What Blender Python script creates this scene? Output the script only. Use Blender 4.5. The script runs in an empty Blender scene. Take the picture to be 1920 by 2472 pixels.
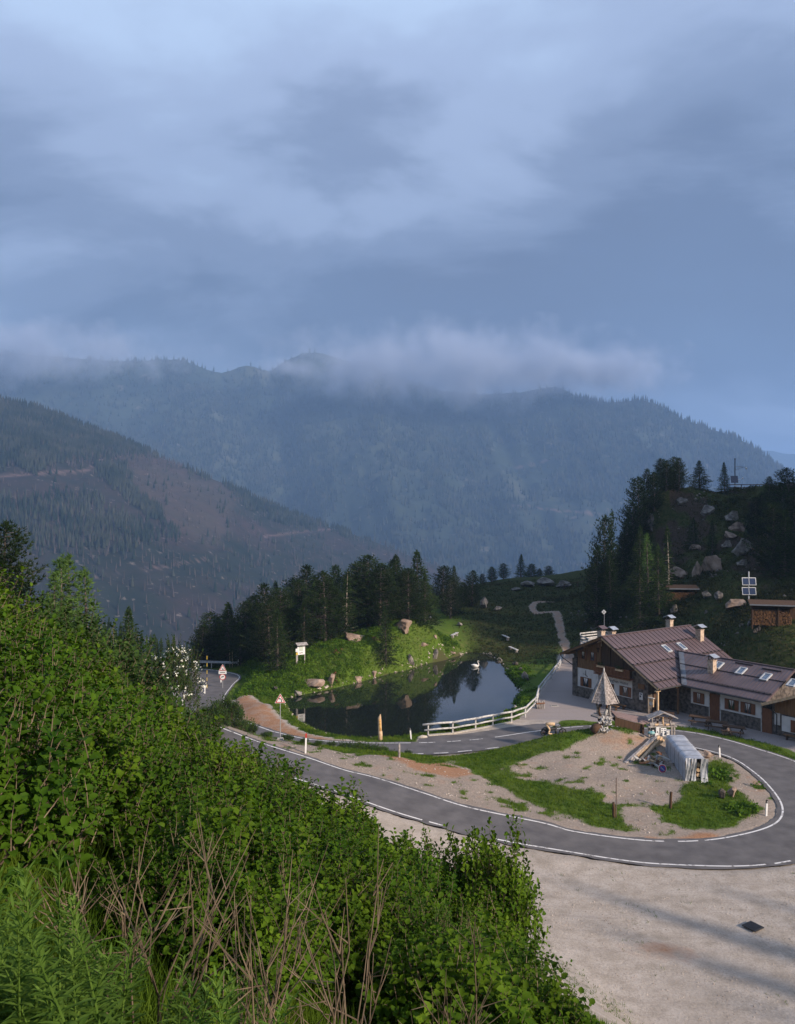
import bpy, bmesh, math, random
import numpy as np
from mathutils import Vector, Matrix, noise as mnoise
random.seed(7); RS = np.random.RandomState(11)
SC = bpy.context.scene; COL = SC.collection
# ---------------------------------------------------------------- camera
FPX = 1900.0; CU = 960.0; CV = 1247.0; CAMZ = 20.0      # focal in photo pixels, level horizon row, eye height above the road
cd = bpy.data.cameras.new('camera'); cam = bpy.data.objects.new('camera', cd); COL.objects.link(cam)
cam.location = (0, 0, CAMZ); cam.rotation_euler = (math.radians(90), 0, 0)
cd.sensor_fit = 'VERTICAL'; cd.sensor_height = 24.0; cd.lens = 24.0*FPX/2472.0
cd.shift_y = (CV-1236.0)/2472.0
cd.clip_start = 0.1; cd.clip_end = 30000
SC.camera = cam
# ---------------------------------------------------------------- sky
SUN_AZ = Vector((0.80, -0.60)); SUN_EL = math.radians(24)
W = bpy.data.worlds.new('World'); SC.world = W; W.use_nodes = True
nt = W.node_tree; nt.nodes.clear()
def wn(t, **k):
    n = nt.nodes.new(t)
    for a, b in k.items(): setattr(n, a, b)
    return n
def wm(op, a, b=None):
    n = wn('ShaderNodeMath', operation=op)
    for i, s in enumerate((a, b)):
        if s is None: continue
        if isinstance(s, (int, float)): n.inputs[i].default_value = s
        else: nt.links.new(s, n.inputs[i])
    return n.outputs[0]
sky = wn('ShaderNodeTexSky', sky_type='NISHITA'); sky.sun_disc = False
sky.sun_elevation = SUN_EL; sky.sun_rotation = math.atan2(SUN_AZ.x, SUN_AZ.y); sky.altitude = 2000
tc = wn('ShaderNodeTexCoord'); sep = wn('ShaderNodeSeparateXYZ'); nt.links.new(tc.outputs['Generated'], sep.inputs[0])
zc = wm('ADD', wm('MAXIMUM', sep.outputs[2], 0.0), 0.30)
cmb = wn('ShaderNodeCombineXYZ')
nt.links.new(wm('DIVIDE', sep.outputs[0], zc), cmb.inputs[0]); nt.links.new(wm('DIVIDE', sep.outputs[1], zc), cmb.inputs[1])
def wnoise(scale, detail, rough, off, dist=0.0, sx=1.0):
    mp = wn('ShaderNodeMapping'); mp.inputs['Location'].default_value = off; mp.inputs['Scale'].default_value = (sx, 1, 1)
    nt.links.new(cmb.outputs[0], mp.inputs[0])
    n = wn('ShaderNodeTexNoise'); n.inputs['Scale'].default_value = scale; n.inputs['Detail'].default_value = detail
    n.inputs['Roughness'].default_value = rough; n.inputs['Distortion'].default_value = dist
    nt.links.new(mp.outputs[0], n.inputs['Vector']); return n.outputs['Fac']
def wramp(fac, stops):
    r = wn('ShaderNodeValToRGB'); r.color_ramp.interpolation = 'EASE'
    e = r.color_ramp.elements
    while len(e) < len(stops): e.new(0.5)
    for i, (p, c) in enumerate(stops): e[i].position = p; e[i].color = (*c, 1)
    nt.links.new(fac, r.inputs[0]); return r.outputs[0]
WS = 0.12
BOFF = (36.23, 27.45, 0); FOFF = (30.66, 36.18, 0)
big = wnoise(0.80, 7, 0.48, BOFF, 0.35, 0.8)
fine = wnoise(2.2, 6, 0.55, FOFF, 0.4, 0.7)
mixn = wm('ADD', wm('MULTIPLY', big, 0.64), wm('MULTIPLY', fine, 0.36))
k = 1/WS
def sc_(c, m=1.0): return tuple(x*k*m for x in c)
cloud = wramp(mixn, [(0.41, sc_((.112, .146, .228))), (0.47, sc_((.176, .224, .335))), (0.525, sc_((.272, .338, .482))), (0.585, sc_((.345, .440, .600)))])
lift = wm('ADD', wm('MULTIPLY', wm('MINIMUM', wm('MAXIMUM', sep.outputs[2], 0.0), 0.5), 1.35), 0.56)     # overcast is brighter towards the zenith
mul = wn('ShaderNodeMix', data_type='RGBA', blend_type='MULTIPLY'); mul.inputs[0].default_value = 1.0
cl3 = wn('ShaderNodeCombineXYZ')
for i_ in range(3): nt.links.new(lift, cl3.inputs[i_])
nt.links.new(cloud, mul.inputs[6]); nt.links.new(cl3.outputs[0], mul.inputs[7]); cloud = mul.outputs[2]
cover = wramp(wnoise(0.7, 5, 0.5, (11.0, 4.0, 0)), [(0.40, (.97, .97, .97)), (0.75, (.72, .72, .72))])
mx = wn('ShaderNodeMix', data_type='RGBA')
nt.links.new(cover, mx.inputs[0]); nt.links.new(sky.outputs[0], mx.inputs[6]); nt.links.new(cloud, mx.inputs[7])
bg = wn('ShaderNodeBackground'); bg.inputs[1].default_value = WS
nt.links.new(mx.outputs[2], bg.inputs[0])
wo = wn('ShaderNodeOutputWorld'); nt.links.new(bg.outputs[0], wo.inputs[0])
# ---------------------------------------------------------------- sun
sl = bpy.data.lights.new('sun', 'SUN'); sl.energy = 5.0; sl.angle = math.radians(4.0); sl.color = (1.0, 0.83, 0.68)
so = bpy.data.objects.new('sun', sl); COL.objects.link(so)
sd = Vector((SUN_AZ.x*math.cos(SUN_EL), SUN_AZ.y*math.cos(SUN_EL), math.sin(SUN_EL)))
so.rotation_euler = sd.to_track_quat('Z', 'Y').to_euler(); so.location = (60, -45, 60)
# ---------------------------------------------------------------- exposure and renderer
vs = SC.view_settings; vs.view_transform = 'Standard'; vs.look = 'None'; vs.exposure = 0.42; vs.gamma = 1.0
cy = SC.cycles; cy.use_denoising = True; cy.max_bounces = 6; cy.diffuse_bounces = 3; cy.glossy_bounces = 3
cy.transmission_bounces = 3; cy.transparent_max_bounces = 8; cy.volume_bounces = 2
try:
    cy.denoiser = 'OPENIMAGEDENOISE'; cy.denoising_prefilter = 'ACCURATE'
except Exception: pass
cy.volume_step_rate = 1.0; cy.volume_max_steps = 128
cy.sample_clamp_indirect = 4.0

# ================================================================ helpers
def px(u, v, Y):
    """the point of the place that lies Y metres ahead along one sight line"""
    return Vector(((u-CU)/FPX*Y, Y, CAMZ-(v-CV)/FPX*Y))
def gp(u, v, z=0.0):
    Y = (CAMZ-z)*FPX/(v-CV)
    return px(u, v, Y)
def smooth(a, b, x):
    t = np.clip((x-a)/(b-a), 0, 1); return t*t*(3-2*t)
def lin(r, g, b): 
    f = lambda c: (c/255/12.92) if c/255 <= .04045 else ((c/255+.055)/1.055)**2.4
    return (f(r), f(g), f(b))

class MB:
    """collects boxes, bars and tubes; build() links them as one mesh object"""
    def __init__(s): s.v = []; s.f = []; s.m = []
    def add(s, vs, fs, mi=0):
        o = len(s.v); s.v.extend([tuple(p) for p in vs]); s.f.extend([tuple(i+o for i in f) for f in fs]); s.m.extend([mi]*len(fs))
    def box(s, c, size, rot=None, mi=0):
        hx, hy, hz = size[0]/2, size[1]/2, size[2]/2
        ps = [Vector((x, y, z)) for x in (-hx, hx) for y in (-hy, hy) for z in (-hz, hz)]
        if rot is not None: ps = [rot @ p for p in ps]
        c = Vector(c); ps = [p+c for p in ps]
        s.add(ps, [(0, 1, 3, 2), (4, 6, 7, 5), (0, 4, 5, 1), (2, 3, 7, 6), (0, 2, 6, 4), (1, 5, 7, 3)], mi)
    def bar(s, a, b, w, h, mi=0, up=Vector((0, 0, 1))):
        a = Vector(a); b = Vector(b); d = (b-a); L = d.length; d = d/L
        sx = d.cross(up)
        if sx.length < 1e-4: sx = d.cross(Vector((0, 1, 0)))
        sx.normalize(); uu = sx.cross(d).normalized()
        R = Matrix((d, sx, uu)).transposed()
        s.box((a+b)/2, (L, w, h), R, mi)
    def tube(s, a, b, r0, r1=None, n=8, mi=0, cap=True):
        r1 = r0 if r1 is None else r1
        s.path([a, b], [r0, r1], n, mi, cap)
    def path(s, pts, rad, n=6, mi=0, cap=True):
        pts = [Vector(p) for p in pts]; o = len(s.v); rings = []
        px_ = None
        for i, p in enumerate(pts):
            d = (pts[min(i+1, len(pts)-1)]-pts[max(i-1, 0)])
            d = d.normalized() if d.length > 1e-9 else Vector((0, 0, 1))
            if px_ is None:
                px_ = d.orthogonal().normalized()
            else:
                px_ = (px_-d*px_.dot(d))
                px_ = px_.normalized() if px_.length > 1e-6 else d.orthogonal().normalized()
            py = d.cross(px_)
            r = rad[i] if hasattr(rad, '__len__') else rad
            for k in range(n):
                t = 2*math.pi*k/n; s.v.append(tuple(p+px_*(r*math.cos(t))+py*(r*math.sin(t))))
        for i in range(len(pts)-1):
            for k in range(n):
                a = o+i*n+k; b = o+i*n+(k+1) % n
                s.f.append((a, b, b+n, a+n)); s.m.append(mi)
        if cap:
            s.f.append(tuple(o+k for k in reversed(range(n)))); s.m.append(mi)
            s.f.append(tuple(o+(len(pts)-1)*n+k for k in range(n))); s.m.append(mi)
    def lathe(s, prof, c=(0, 0, 0), n=12, mi=0):
        c = Vector(c); o = len(s.v)
        for r, z in prof:
            for k in range(n):
                t = 2*math.pi*k/n; s.v.append((c.x+r*math.cos(t), c.y+r*math.sin(t), c.z+z))
        for i in range(len(prof)-1):
            for k in range(n):
                a = o+i*n+k; b = o+i*n+(k+1) % n; s.f.append((a, b, b+n, a+n)); s.m.append(mi)
        s.f.append(tuple(o+k for k in reversed(range(n)))); s.m.append(mi)
        s.f.append(tuple(o+(len(prof)-1)*n+k for k in range(n))); s.m.append(mi)
    def prism(s, poly, d, mi=0):
        """poly: list of 3D points (planar), extruded by vector d"""
        n = len(poly); d = Vector(d)
        P = [Vector(p) for p in poly]+[Vector(p)+d for p in poly]
        s.add(P, [tuple(range(n))[::-1], tuple(range(n, 2*n))]+[(i, (i+1) % n, n+(i+1) % n, n+i) for i in range(n)], mi)
    def ball(s, c, r, n=8, m=6, mi=0):
        c = Vector(c); rr = r if hasattr(r, '__len__') else (r, r, r)
        o = len(s.v)
        for i in range(m+1):
            ph = math.pi*i/m
            for k in range(n):
                t = 2*math.pi*k/n
                s.v.append((c.x+rr[0]*math.sin(ph)*math.cos(t), c.y+rr[1]*math.sin(ph)*math.sin(t), c.z+rr[2]*math.cos(ph)))
        for i in range(m):
            for k in range(n):
                a = o+i*n+k; b = o+i*n+(k+1) % n; s.f.append((a, a+n, b+n, b)); s.m.append(mi)
    def mesh(s, name, mats, smooth_=False):
        me = bpy.data.meshes.new(name); me.from_pydata(s.v, [], s.f)
        if not isinstance(mats, (list, tuple)): mats = [mats]
        for m in mats: me.materials.append(m)
        if len(mats) > 1: me.polygons.foreach_set('material_index', s.m)
        if smooth_: me.polygons.foreach_set('use_smooth', [True]*len(s.f))
        me.update(); return me
    def build(s, name, mats, parent=None, smooth_=False, local=True):
        """vertices are in world space; with a parent they are moved into its frame"""
        if parent is not None and local:
            inv = parent.matrix_world_inv if hasattr(parent, 'matrix_world_inv') else frame(parent).inverted()
            s.v = [tuple(inv @ Vector(p)) for p in s.v]
        return link(name, s.mesh(name, mats, smooth_), parent)
def frame(o):
    M = Matrix.LocRotScale(o.location, o.rotation_euler, o.scale)
    return frame(o.parent) @ M if o.parent else M
def link(name, me, parent=None):
    o = bpy.data.objects.new(name, me); COL.objects.link(o)
    if parent is not None: o.parent = parent
    return o
def tag(o, label=None, cat=None, group=None, kind=None):
    for k_, v_ in (('label', label), ('category', cat), ('group', group), ('kind', kind)):
        if v_: o[k_] = v_
    return o
def thing(name, label, cat, loc, rotz=0.0, group=None, scale=1.0):
    o = bpy.data.objects.new(name, None); COL.objects.link(o); o.empty_display_size = 0.2
    o.location = loc; o.rotation_euler = (0, 0, rotz); o.scale = (scale, scale, scale) if not hasattr(scale, '__len__') else scale
    return tag(o, label, cat, group)
def copy_tree(o, parent=None):
    c = o.copy(); COL.objects.link(c); c.parent = parent
    for ch in list(o.children): copy_tree(ch, c)
    return c

def tri_mesh(name, V, F, m, smooth_=False):
    me = bpy.data.meshes.new(name); nf = len(F); k_ = F.shape[1]; me.vertices.add(len(V)); me.vertices.foreach_set('co', V.astype(np.float32).ravel())
    me.loops.add(nf*k_); me.loops.foreach_set('vertex_index', F.astype(np.int32).ravel()); me.polygons.add(nf)
    me.polygons.foreach_set('loop_start', np.arange(0, nf*k_, k_, dtype=np.int32)); me.polygons.foreach_set('loop_total', np.full(nf, k_, np.int32))
    if smooth_: me.polygons.foreach_set('use_smooth', np.ones(nf, bool))
    me.update(calc_edges=True); me.materials.append(m); return me
def unit(a): return a/np.maximum(np.linalg.norm(a, axis=-1, keepdims=True), 1e-9)
# ---------------------------------------------------------------- materials
MATS = {}
def mat(name, base, rough=0.8, var=0.15, scale=6.0, base2=None, bump=0.0, bscale=None, metal=0.0, spec=0.3, detail=4.0, objvar=0.0, trans=0.0, stretch=(1, 1, 1), lo=.35, hi=.65, coord='Object'):
    """procedural: base colour varied by noise, optional second colour, bump, per-object value change"""
    if name in MATS: return MATS[name]
    m = bpy.data.materials.new(name); m.use_nodes = True; N = m.node_tree.nodes; L = m.node_tree.links
    b = N['Principled BSDF']; b.inputs['Roughness'].default_value = rough; b.inputs['Metallic'].default_value = metal
    b.inputs['Specular IOR Level'].default_value = spec
    tcn = N.new('ShaderNodeTexCoord'); mp = N.new('ShaderNodeMapping'); mp.inputs['Scale'].default_value = stretch
    L.new(tcn.outputs[coord] if coord != 'World' else N.new('ShaderNodeNewGeometry').outputs['Position'], mp.inputs[0])
    nz = N.new('ShaderNodeTexNoise'); nz.inputs['Scale'].default_value = scale; nz.inputs['Detail'].default_value = detail
    L.new(mp.outputs[0], nz.inputs['Vector'])
    r = N.new('ShaderNodeValToRGB'); e = r.color_ramp.elements
    if base2 is None:
        c0 = tuple(c*(1-var) for c in base); c1 = tuple(min(1, c*(1+var)) for c in base)
    else: c0, c1 = base, base2
    e[0].position = lo; e[1].position = hi; e[0].color = (*c0, 1); e[1].color = (*c1, 1)
    L.new(nz.outputs['Fac'], r.inputs[0]); out = r.outputs[0]
    if objvar > 0:
        oi = N.new('ShaderNodeObjectInfo'); mr = N.new('ShaderNodeMapRange'); mr.inputs[3].default_value = 1-objvar; mr.inputs[4].default_value = 1+objvar
        L.new(oi.outputs['Random'], mr.inputs[0]); hs = N.new('ShaderNodeHueSaturation'); L.new(mr.outputs[0], hs.inputs['Value'])
        L.new(out, hs.inputs['Color']); out = hs.outputs[0]
    L.new(out, b.inputs['Base Color'])
    if bump > 0:
        n2 = N.new('ShaderNodeTexNoise'); n2.inputs['Scale'].default_value = bscale or scale*4; n2.inputs['Detail'].default_value = 5
        L.new(mp.outputs[0], n2.inputs['Vector']); bp = N.new('ShaderNodeBump'); bp.inputs['Strength'].default_value = bump; bp.inputs['Distance'].default_value = 0.05
        L.new(n2.outputs['Fac'], bp.inputs['Height']); L.new(bp.outputs[0], b.inputs['Normal'])
    if trans > 0:
        t = N.new('ShaderNodeBsdfTranslucent'); ms = N.new('ShaderNodeMixShader'); ms.inputs[0].default_value = trans
        hs2 = N.new('ShaderNodeHueSaturation'); hs2.inputs['Saturation'].default_value = 1.15; hs2.inputs['Value'].default_value = 1.25
        L.new(out, hs2.inputs['Color']); L.new(hs2.outputs[0], t.inputs['Color'])
        L.new(b.outputs[0], ms.inputs[1]); L.new(t.outputs[0], ms.inputs[2]); L.new(ms.outputs[0], N['Material Output'].inputs[0])
    MATS[name] = m; return m
# ================================================================ the lie of the land
def seg_dist(P, poly, closed=False):
    """distance of points P (n,2) to a polyline, and interpolated third value"""
    A = np.array([p[:2] for p in poly]); Z = np.array([p[2] if len(p) > 2 else 0 for p in poly], float)
    n = len(A); best = np.full(len(P), 1e9); zz = np.zeros(len(P))
    for i in range(n if closed else n-1):
        a = A[i]; b = A[(i+1) % n]; d = b-a; L2 = max((d*d).sum(), 1e-9)
        t = np.clip(((P-a)@d)/L2, 0, 1); q = a+t[:, None]*d
        dd = np.hypot(P[:, 0]-q[:, 0], P[:, 1]-q[:, 1]); m = dd < best
        best[m] = dd[m]; zz[m] = (Z[i]+t*(Z[(i+1) % n]-Z[i]))[m]
    return best, zz
def inside(P, poly):
    A = np.array([p[:2] for p in poly]); r = np.zeros(len(P), bool); n = len(A)
    for i in range(n):
        x0, y0 = A[i]; x1, y1 = A[(i+1) % n]
        c = ((y0 > P[:, 1]) != (y1 > P[:, 1])); xx = (x1-x0)*(P[:, 1]-y0)/((y1-y0) if y1 != y0 else 1e-9)+x0
        r ^= c & (P[:, 0] < xx)
    return r
def sdf(P, poly):
    d, _ = seg_dist(P, poly, True); return np.where(inside(P, poly), -d, d)
def catmull(pts, step):
    P = [np.array(p, float) for p in pts]; P = [2*P[0]-P[1]]+P+[2*P[-1]-P[-2]]; out = []
    for i in range(1, len(P)-2):
        n = max(2, int(np.linalg.norm(P[i+1]-P[i])/step))
        for k in range(n):
            t = k/n; out.append(.5*((2*P[i])+(-P[i-1]+P[i+1])*t+(2*P[i-1]-5*P[i]+4*P[i+1]-P[i+2])*t*t+(-P[i-1]+3*P[i]-3*P[i+1]+P[i+2])*t**3))
    out.append(P[-2]); return out
def gpl(lst, z=0.0): return [tuple(gp(p[0], p[1], p[2] if len(p) > 2 else z)) for p in lst]

# -- the two edge lines of the hairpin road: island side and outer side
INNER = [(-40, 68.5, 6.2), (-27, 66.5, 5.0)]+gpl([(456, 1725, 4.0), (481, 1735, 3.85), (543, 1760, 3.4), (642, 1797, 2.9), (741, 1828, 2.5), (832, 1859, 2.1), (906, 1877, 1.8), (1019, 1913, 1.45), (1132, 1949, 1.05), (1313, 1987, .5), (1380, 2006, .3), (1507, 2024, .1), (1606, 2031, 0), (1708, 2028, 0), (1794, 2014, 0), (1858, 1995, 0), (1886, 1973, 0), (1888, 1944, 0), (1867, 1909, 0), (1826, 1868, 0), (1766, 1829, 0)]) + \
    [(25.9, 68.0, 0), (23, 70.0, 0), (18, 71.2, 0), (13, 70.0, 0), (8.7, 68.2, 0), (5.3, 67.0, 0), (3.0, 66.5, 0), (-3, 66.2, 0), (-8, 67.0, 0), (-13, 69.6, 0), (-17.5, 74, 0), (-21.5, 80, 0), (-25, 88, 0), (-27.5, 95, -.1), (-31, 100, -.4), (-36, 103, -.8), (-44, 105, -1.6)]
OUTER = [(-42, 63.5, 6.2), (-29, 61.5, 5.0), (-19.6, 59.6, 4.0), (-13.6, 56.6, 3.3)]+gpl([(642, 1857, 2.75), (760, 1893, 2.35), (860, 1927, 2.0), (964, 1963, 1.5), (1063, 1991, 1.05), (1200, 2026, .6), (1380, 2057, .25), (1507, 2077, .1), (1603, 2086, 0), (1762, 2091, 0), (1858, 2086, 0), (1915, 2077, 0)]) + \
    [(27.5, 47.2, 0), (31.3, 51, 0), (33.0, 56.5, 0), (32.9, 62, 0)]+gpl([(1898, 1830, 0), (1826, 1807, 0), (1751, 1785, 0), (1675, 1769, 0), (1611, 1762, 0)])+[(22, 74.7, 0)]+gpl([(1418, 1753, 0), (1302, 1764, 0), (1192, 1780, 0), (1115, 1788, 0), (1012, 1793, 0), (873, 1793, 0), (749, 1785, 0), (673, 1769, 0), (640, 1759, 0)]) + \
    [(-16.5, 79, 0), (-19, 86, 0), (-19.6, 93, 0), (-19.8, 98.5, 0), (-22.5, 102, -.1), (-27, 105, -.3), (-34, 108, -.8), (-44, 110, -1.6)]
def resample(pl, n):
    P = np.array(catmull(pl, .4)); d = np.r_[0, np.cumsum(np.linalg.norm(np.diff(P, axis=0), axis=1))]
    t = np.linspace(0, d[-1], n); return np.stack([np.interp(t, d, P[:, k]) for k in range(3)], 1)
# pair the two edges by key stations so that the strip stays square to the road
def paired():
    I = np.array(catmull(INNER, .4)); O = np.array(catmull(OUTER, .4))
    di = np.r_[0, np.cumsum(np.linalg.norm(np.diff(I, axis=0), axis=1))]; do = np.r_[0, np.cumsum(np.linalg.norm(np.diff(O, axis=0), axis=1))]
    keys_i = [INNER[0], INNER[6], INNER[10], INNER[14], INNER[18], INNER[22], INNER[25], INNER[28], INNER[33], INNER[37], INNER[-1]]
    keys_o = []
    si = [di[np.argmin(np.linalg.norm(I[:, :2]-np.array(k_[:2]), axis=1))] for k_ in keys_i]
    so_ = []; last = 0
    for k_ in keys_i:
        dd = np.linalg.norm(O[:, :2]-np.array(k_[:2]), axis=1); dd[do < last] = 1e9; dd[do > last+75] = 1e9 if last > 0 else dd[do > last+75]
        so_.append(do[np.argmin(dd)]); last = so_[-1]
    so_[0] = 0; so_[-1] = do[-1]
    T = np.linspace(0, 1, 420); ti = T*di[-1]; to = np.interp(ti, si, so_)
    return (np.stack([np.interp(ti, di, I[:, k]) for k in range(3)], 1), np.stack([np.interp(to, do, O[:, k]) for k in range(3)], 1))
RI, RO = paired()
RC = (RI+RO)/2; RW = np.linalg.norm(RI-RO, axis=1)/2
_dn = (RO-RI)/np.linalg.norm(RO-RI, axis=1)[:, None]; EA = RI-_dn*.36; EB = RO+_dn*.36
ISLAND = [tuple(p) for p in np.array(catmull(INNER[2:-5], 1.0))]

POND = gpl([(688, 1686), (704, 1719), (737, 1748), (782, 1770), (836, 1781), (873, 1784), (930, 1783), (1010, 1775), (1093, 1760), (1191, 1738), (1228, 1716), (1244, 1690), (1251, 1664), (1236, 1640), (1217, 1619), (1205, 1600), (1189, 1585), (1160, 1578), (1132, 1577), (1115, 1580), (1085, 1590), (1053, 1597), (1020, 1606), (985, 1618), (945, 1626), (906, 1637), (870, 1647), (838, 1655), (800, 1664), (760, 1672), (724, 1680)], -0.5)
POND = [tuple(p) for p in catmull(POND+[POND[0]], .8)][:-1]
PULLOUT = gpl([(1005, 1794), (1016, 1779), (1093, 1770.5), (1191, 1752.5), (1262, 1737), (1351, 1743), (1310, 1763.5), (1192, 1781), (1115, 1789)])
COURT = gpl([(1262, 1738), (1290, 1705), (1313, 1660), (1347, 1612), (1354, 1590), (1368, 1585)])+[(24, 101, 0), (30, 96, .3), (38, 88, 0), (42, 70, 0), (40, 60, 0), (34, 60, 0)]+gpl([(1898, 1828), (1826, 1805), (1751, 1783), (1675, 1766), (1611, 1759)])+[(22, 75.2, 0)]+gpl([(1420, 1743), (1351, 1741)])
DIRTSTRIP = gpl([(566, 1684), (600, 1679), (624, 1688), (646, 1706), (671, 1731), (696, 1752), (737, 1768), (811, 1784), (873, 1790), (749, 1786), (673, 1770), (640, 1760), (612, 1752), (578, 1731)])
PATH = gpl([(1400, 1612), (1377, 1592), (1366, 1580), (1356, 1566), (1349, 1548), (1343, 1530, .6), (1328, 1517, 1.3), (1313, 1509, 1.8), (1298, 1497, 2.6), (1288, 1484, 3.3), (1285, 1474, 3.7), (1291, 1463, 4.2), (1313, 1452, 5.0), (1335, 1447, 5.4)])
CTRL = [(10, 32, 0), (20, 32, 0), (30, 35, 0), (5, 46, .3), (15, 47, 0), (24, 44, 0), (27, 57, .1), (32, 55, 0), (15, 60, .3), (13.4, 67.4, 1.35), (16.0, 67.4, 1.2), (21.3, 65.0, .35), (20, 63, .3), (22.5, 62, .2), (23, 66, .3), (22.5, 59, .1), (18, 63.5, .3), (10, 66, .9), (13.4, 64, .7), (8, 60, .6), (1.3, 60.5, 1.5), (3, 64, .5), (-3, 62, 1.5), (-7, 61, 2.2),
 (-12, 65, 2.0), (-18, 68, 2.6), (-8, 71, 0), (-12, 82, .2), (-9, 87, .1), (-22, 95, 0), (-24, 88, 0), (-26, 100, -.3), (-34, 106, -1.5), (-20, 108, .3), (-30, 85, -.3), (-36, 92, -2),
 (-11.5, 95, 1.7), (-8, 97.5, 1.4), (-5, 100, 1.8), (-2, 104, 2.5), (2, 110, 3.4), (6, 112.5, 2.7), (9.5, 114.5, 1.0), (8, 118, 1.6), (-6, 108, 3.3), (-12, 104, 2.8), (-16, 99, 1.4), (-3, 118, 3.5), (5, 122, 3), (-14, 114, 2), (-10, 125, 0), (3, 130, 1.8),
 (14, 122, 1.0), (20, 117, .6), (18, 130, 3), (24, 133, 3.9), (26, 139, 5), (15, 140, 4), (25, 150, 5.6), (20, 160, 6.2), (32, 165, 6.9), (38, 160, 6.5), (10, 150, 4.5), (0, 145, 2), (-10, 150, -4), (-30, 140, -8), (10, 182, 2), (30, 195, 1), (20, 225, -20),
 (19.7, 88, 0), (25, 80, 0), (34, 73, 0), (34, 92, .6), (22, 98, 0), (28, 96, .7), (37, 86, .4), (41, 75, 0), (45, 68, .2), (15, 89, -.1), (16, 95, 0), (16, 102, .1), (19, 106, .2), (26, 105, .8), (23, 112, .8),
 (36, 97, 2.6), (39.7, 110, 8.2), (45, 101, 8.7), (43, 92, 7.0), (50, 92, 8.6), (38, 104, 5.5), (50, 112, 13.5), (55, 125, 19.5), (58, 140, 24), (66, 140, 25), (48, 140, 24.5), (44, 135, 23), (41.5, 131, 18), (38.5, 129, 11), (35.5, 127, 8), (33, 122, 5.5), (32, 130, 6.3), (36, 140, 8), (40, 150, 9), (48, 155, 16), (60, 165, 16), (30, 112, 2.6), (33, 116, 4.6), (65, 110, 17), (80, 110, 22), (60, 95, 11), (75, 130, 26), (90, 120, 29),
 (112, 42, 40), (130, 60, 74), (140, 90, 80), (120, 100, 58), (100, 70, 32), (80, 75, 14), (70, 52, 3), (90, 30, 8), (60, 40, .6), (45, 50, .1), (50, 30, 0), (110, 10, 6), (60, 10, 0), (30, 12, 0), (190, 60, 70), (200, 150, 60),  # mostly an unseen ridge on the right, added and raised to shade the hill
 (-28, 66, 5), (-42, 68, 6), (-45, 78, 1), (-60, 100, -12), (-60, 150, -40), (-100, 120, -30), (-60, 82, -4), (0, 205, -22), (-30, 190, -34), (60, 235, -14), (0, 300, -85), (100, 300, -70), (-150, 250, -115), (220, 300, 0), (-100, 300, -38), (-80, 250, -29), (-45, 50, 9), (-80, 60, 8)]
CTRL += [(p[0], p[1], -.25) for p in POND[::5]]
CP = np.array(CTRL, float)
def _phi(r): return np.sqrt(r*r+4.0)
_n = len(CP); _d = np.hypot(CP[:, None, 0]-CP[None, :, 0], CP[:, None, 1]-CP[None, :, 1])
_A = np.zeros((_n+3, _n+3)); _A[:_n, :_n] = _phi(_d)-0.02*np.eye(_n); _A[:_n, _n] = 1; _A[:_n, _n+1:] = CP[:, :2]/100; _A[_n, :_n] = 1; _A[_n+1:, :_n] = CP[:, :2].T/100
_w = np.linalg.solve(_A, np.r_[CP[:, 2], 0, 0, 0])
def base_h(P):
    z = np.zeros(len(P))
    for i in range(0, len(P), 20000):
        Q = P[i:i+20000]; d = np.hypot(Q[:, None, 0]-CP[None, :, 0], Q[:, None, 1]-CP[None, :, 1])
        z[i:i+20000] = _phi(d)@_w[:_n]+_w[_n]+(Q/100)@_w[_n+1:]
    return z
def vnoise(P, s, seed=0, oct=4):
    """cheap value noise on the plane, numpy"""
    out = np.zeros(len(P)); amp = 1; tot = 0
    for o in range(oct):
        q = P*s*(2**o)+seed*17.3+o*5.1; i = np.floor(q).astype(int); f = q-i; f = f*f*(3-2*f)
        def h(a, b):
            n = (a*374761393+b*668265263+seed*974711) & 0x7fffffff; n = ((n ^ (n >> 13))*1274126177) & 0x7fffffff
            return ((n ^ (n >> 16)) & 0xffff)/65535.0
        a = h(i[:, 0], i[:, 1]); b = h(i[:, 0]+1, i[:, 1]); c = h(i[:, 0], i[:, 1]+1); d = h(i[:, 0]+1, i[:, 1]+1)
        out += amp*((a*(1-f[:, 0])+b*f[:, 0])*(1-f[:, 1])+(c*(1-f[:, 0])+d*f[:, 0])*f[:, 1]); tot += amp; amp *= .5
    return out/tot
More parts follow.
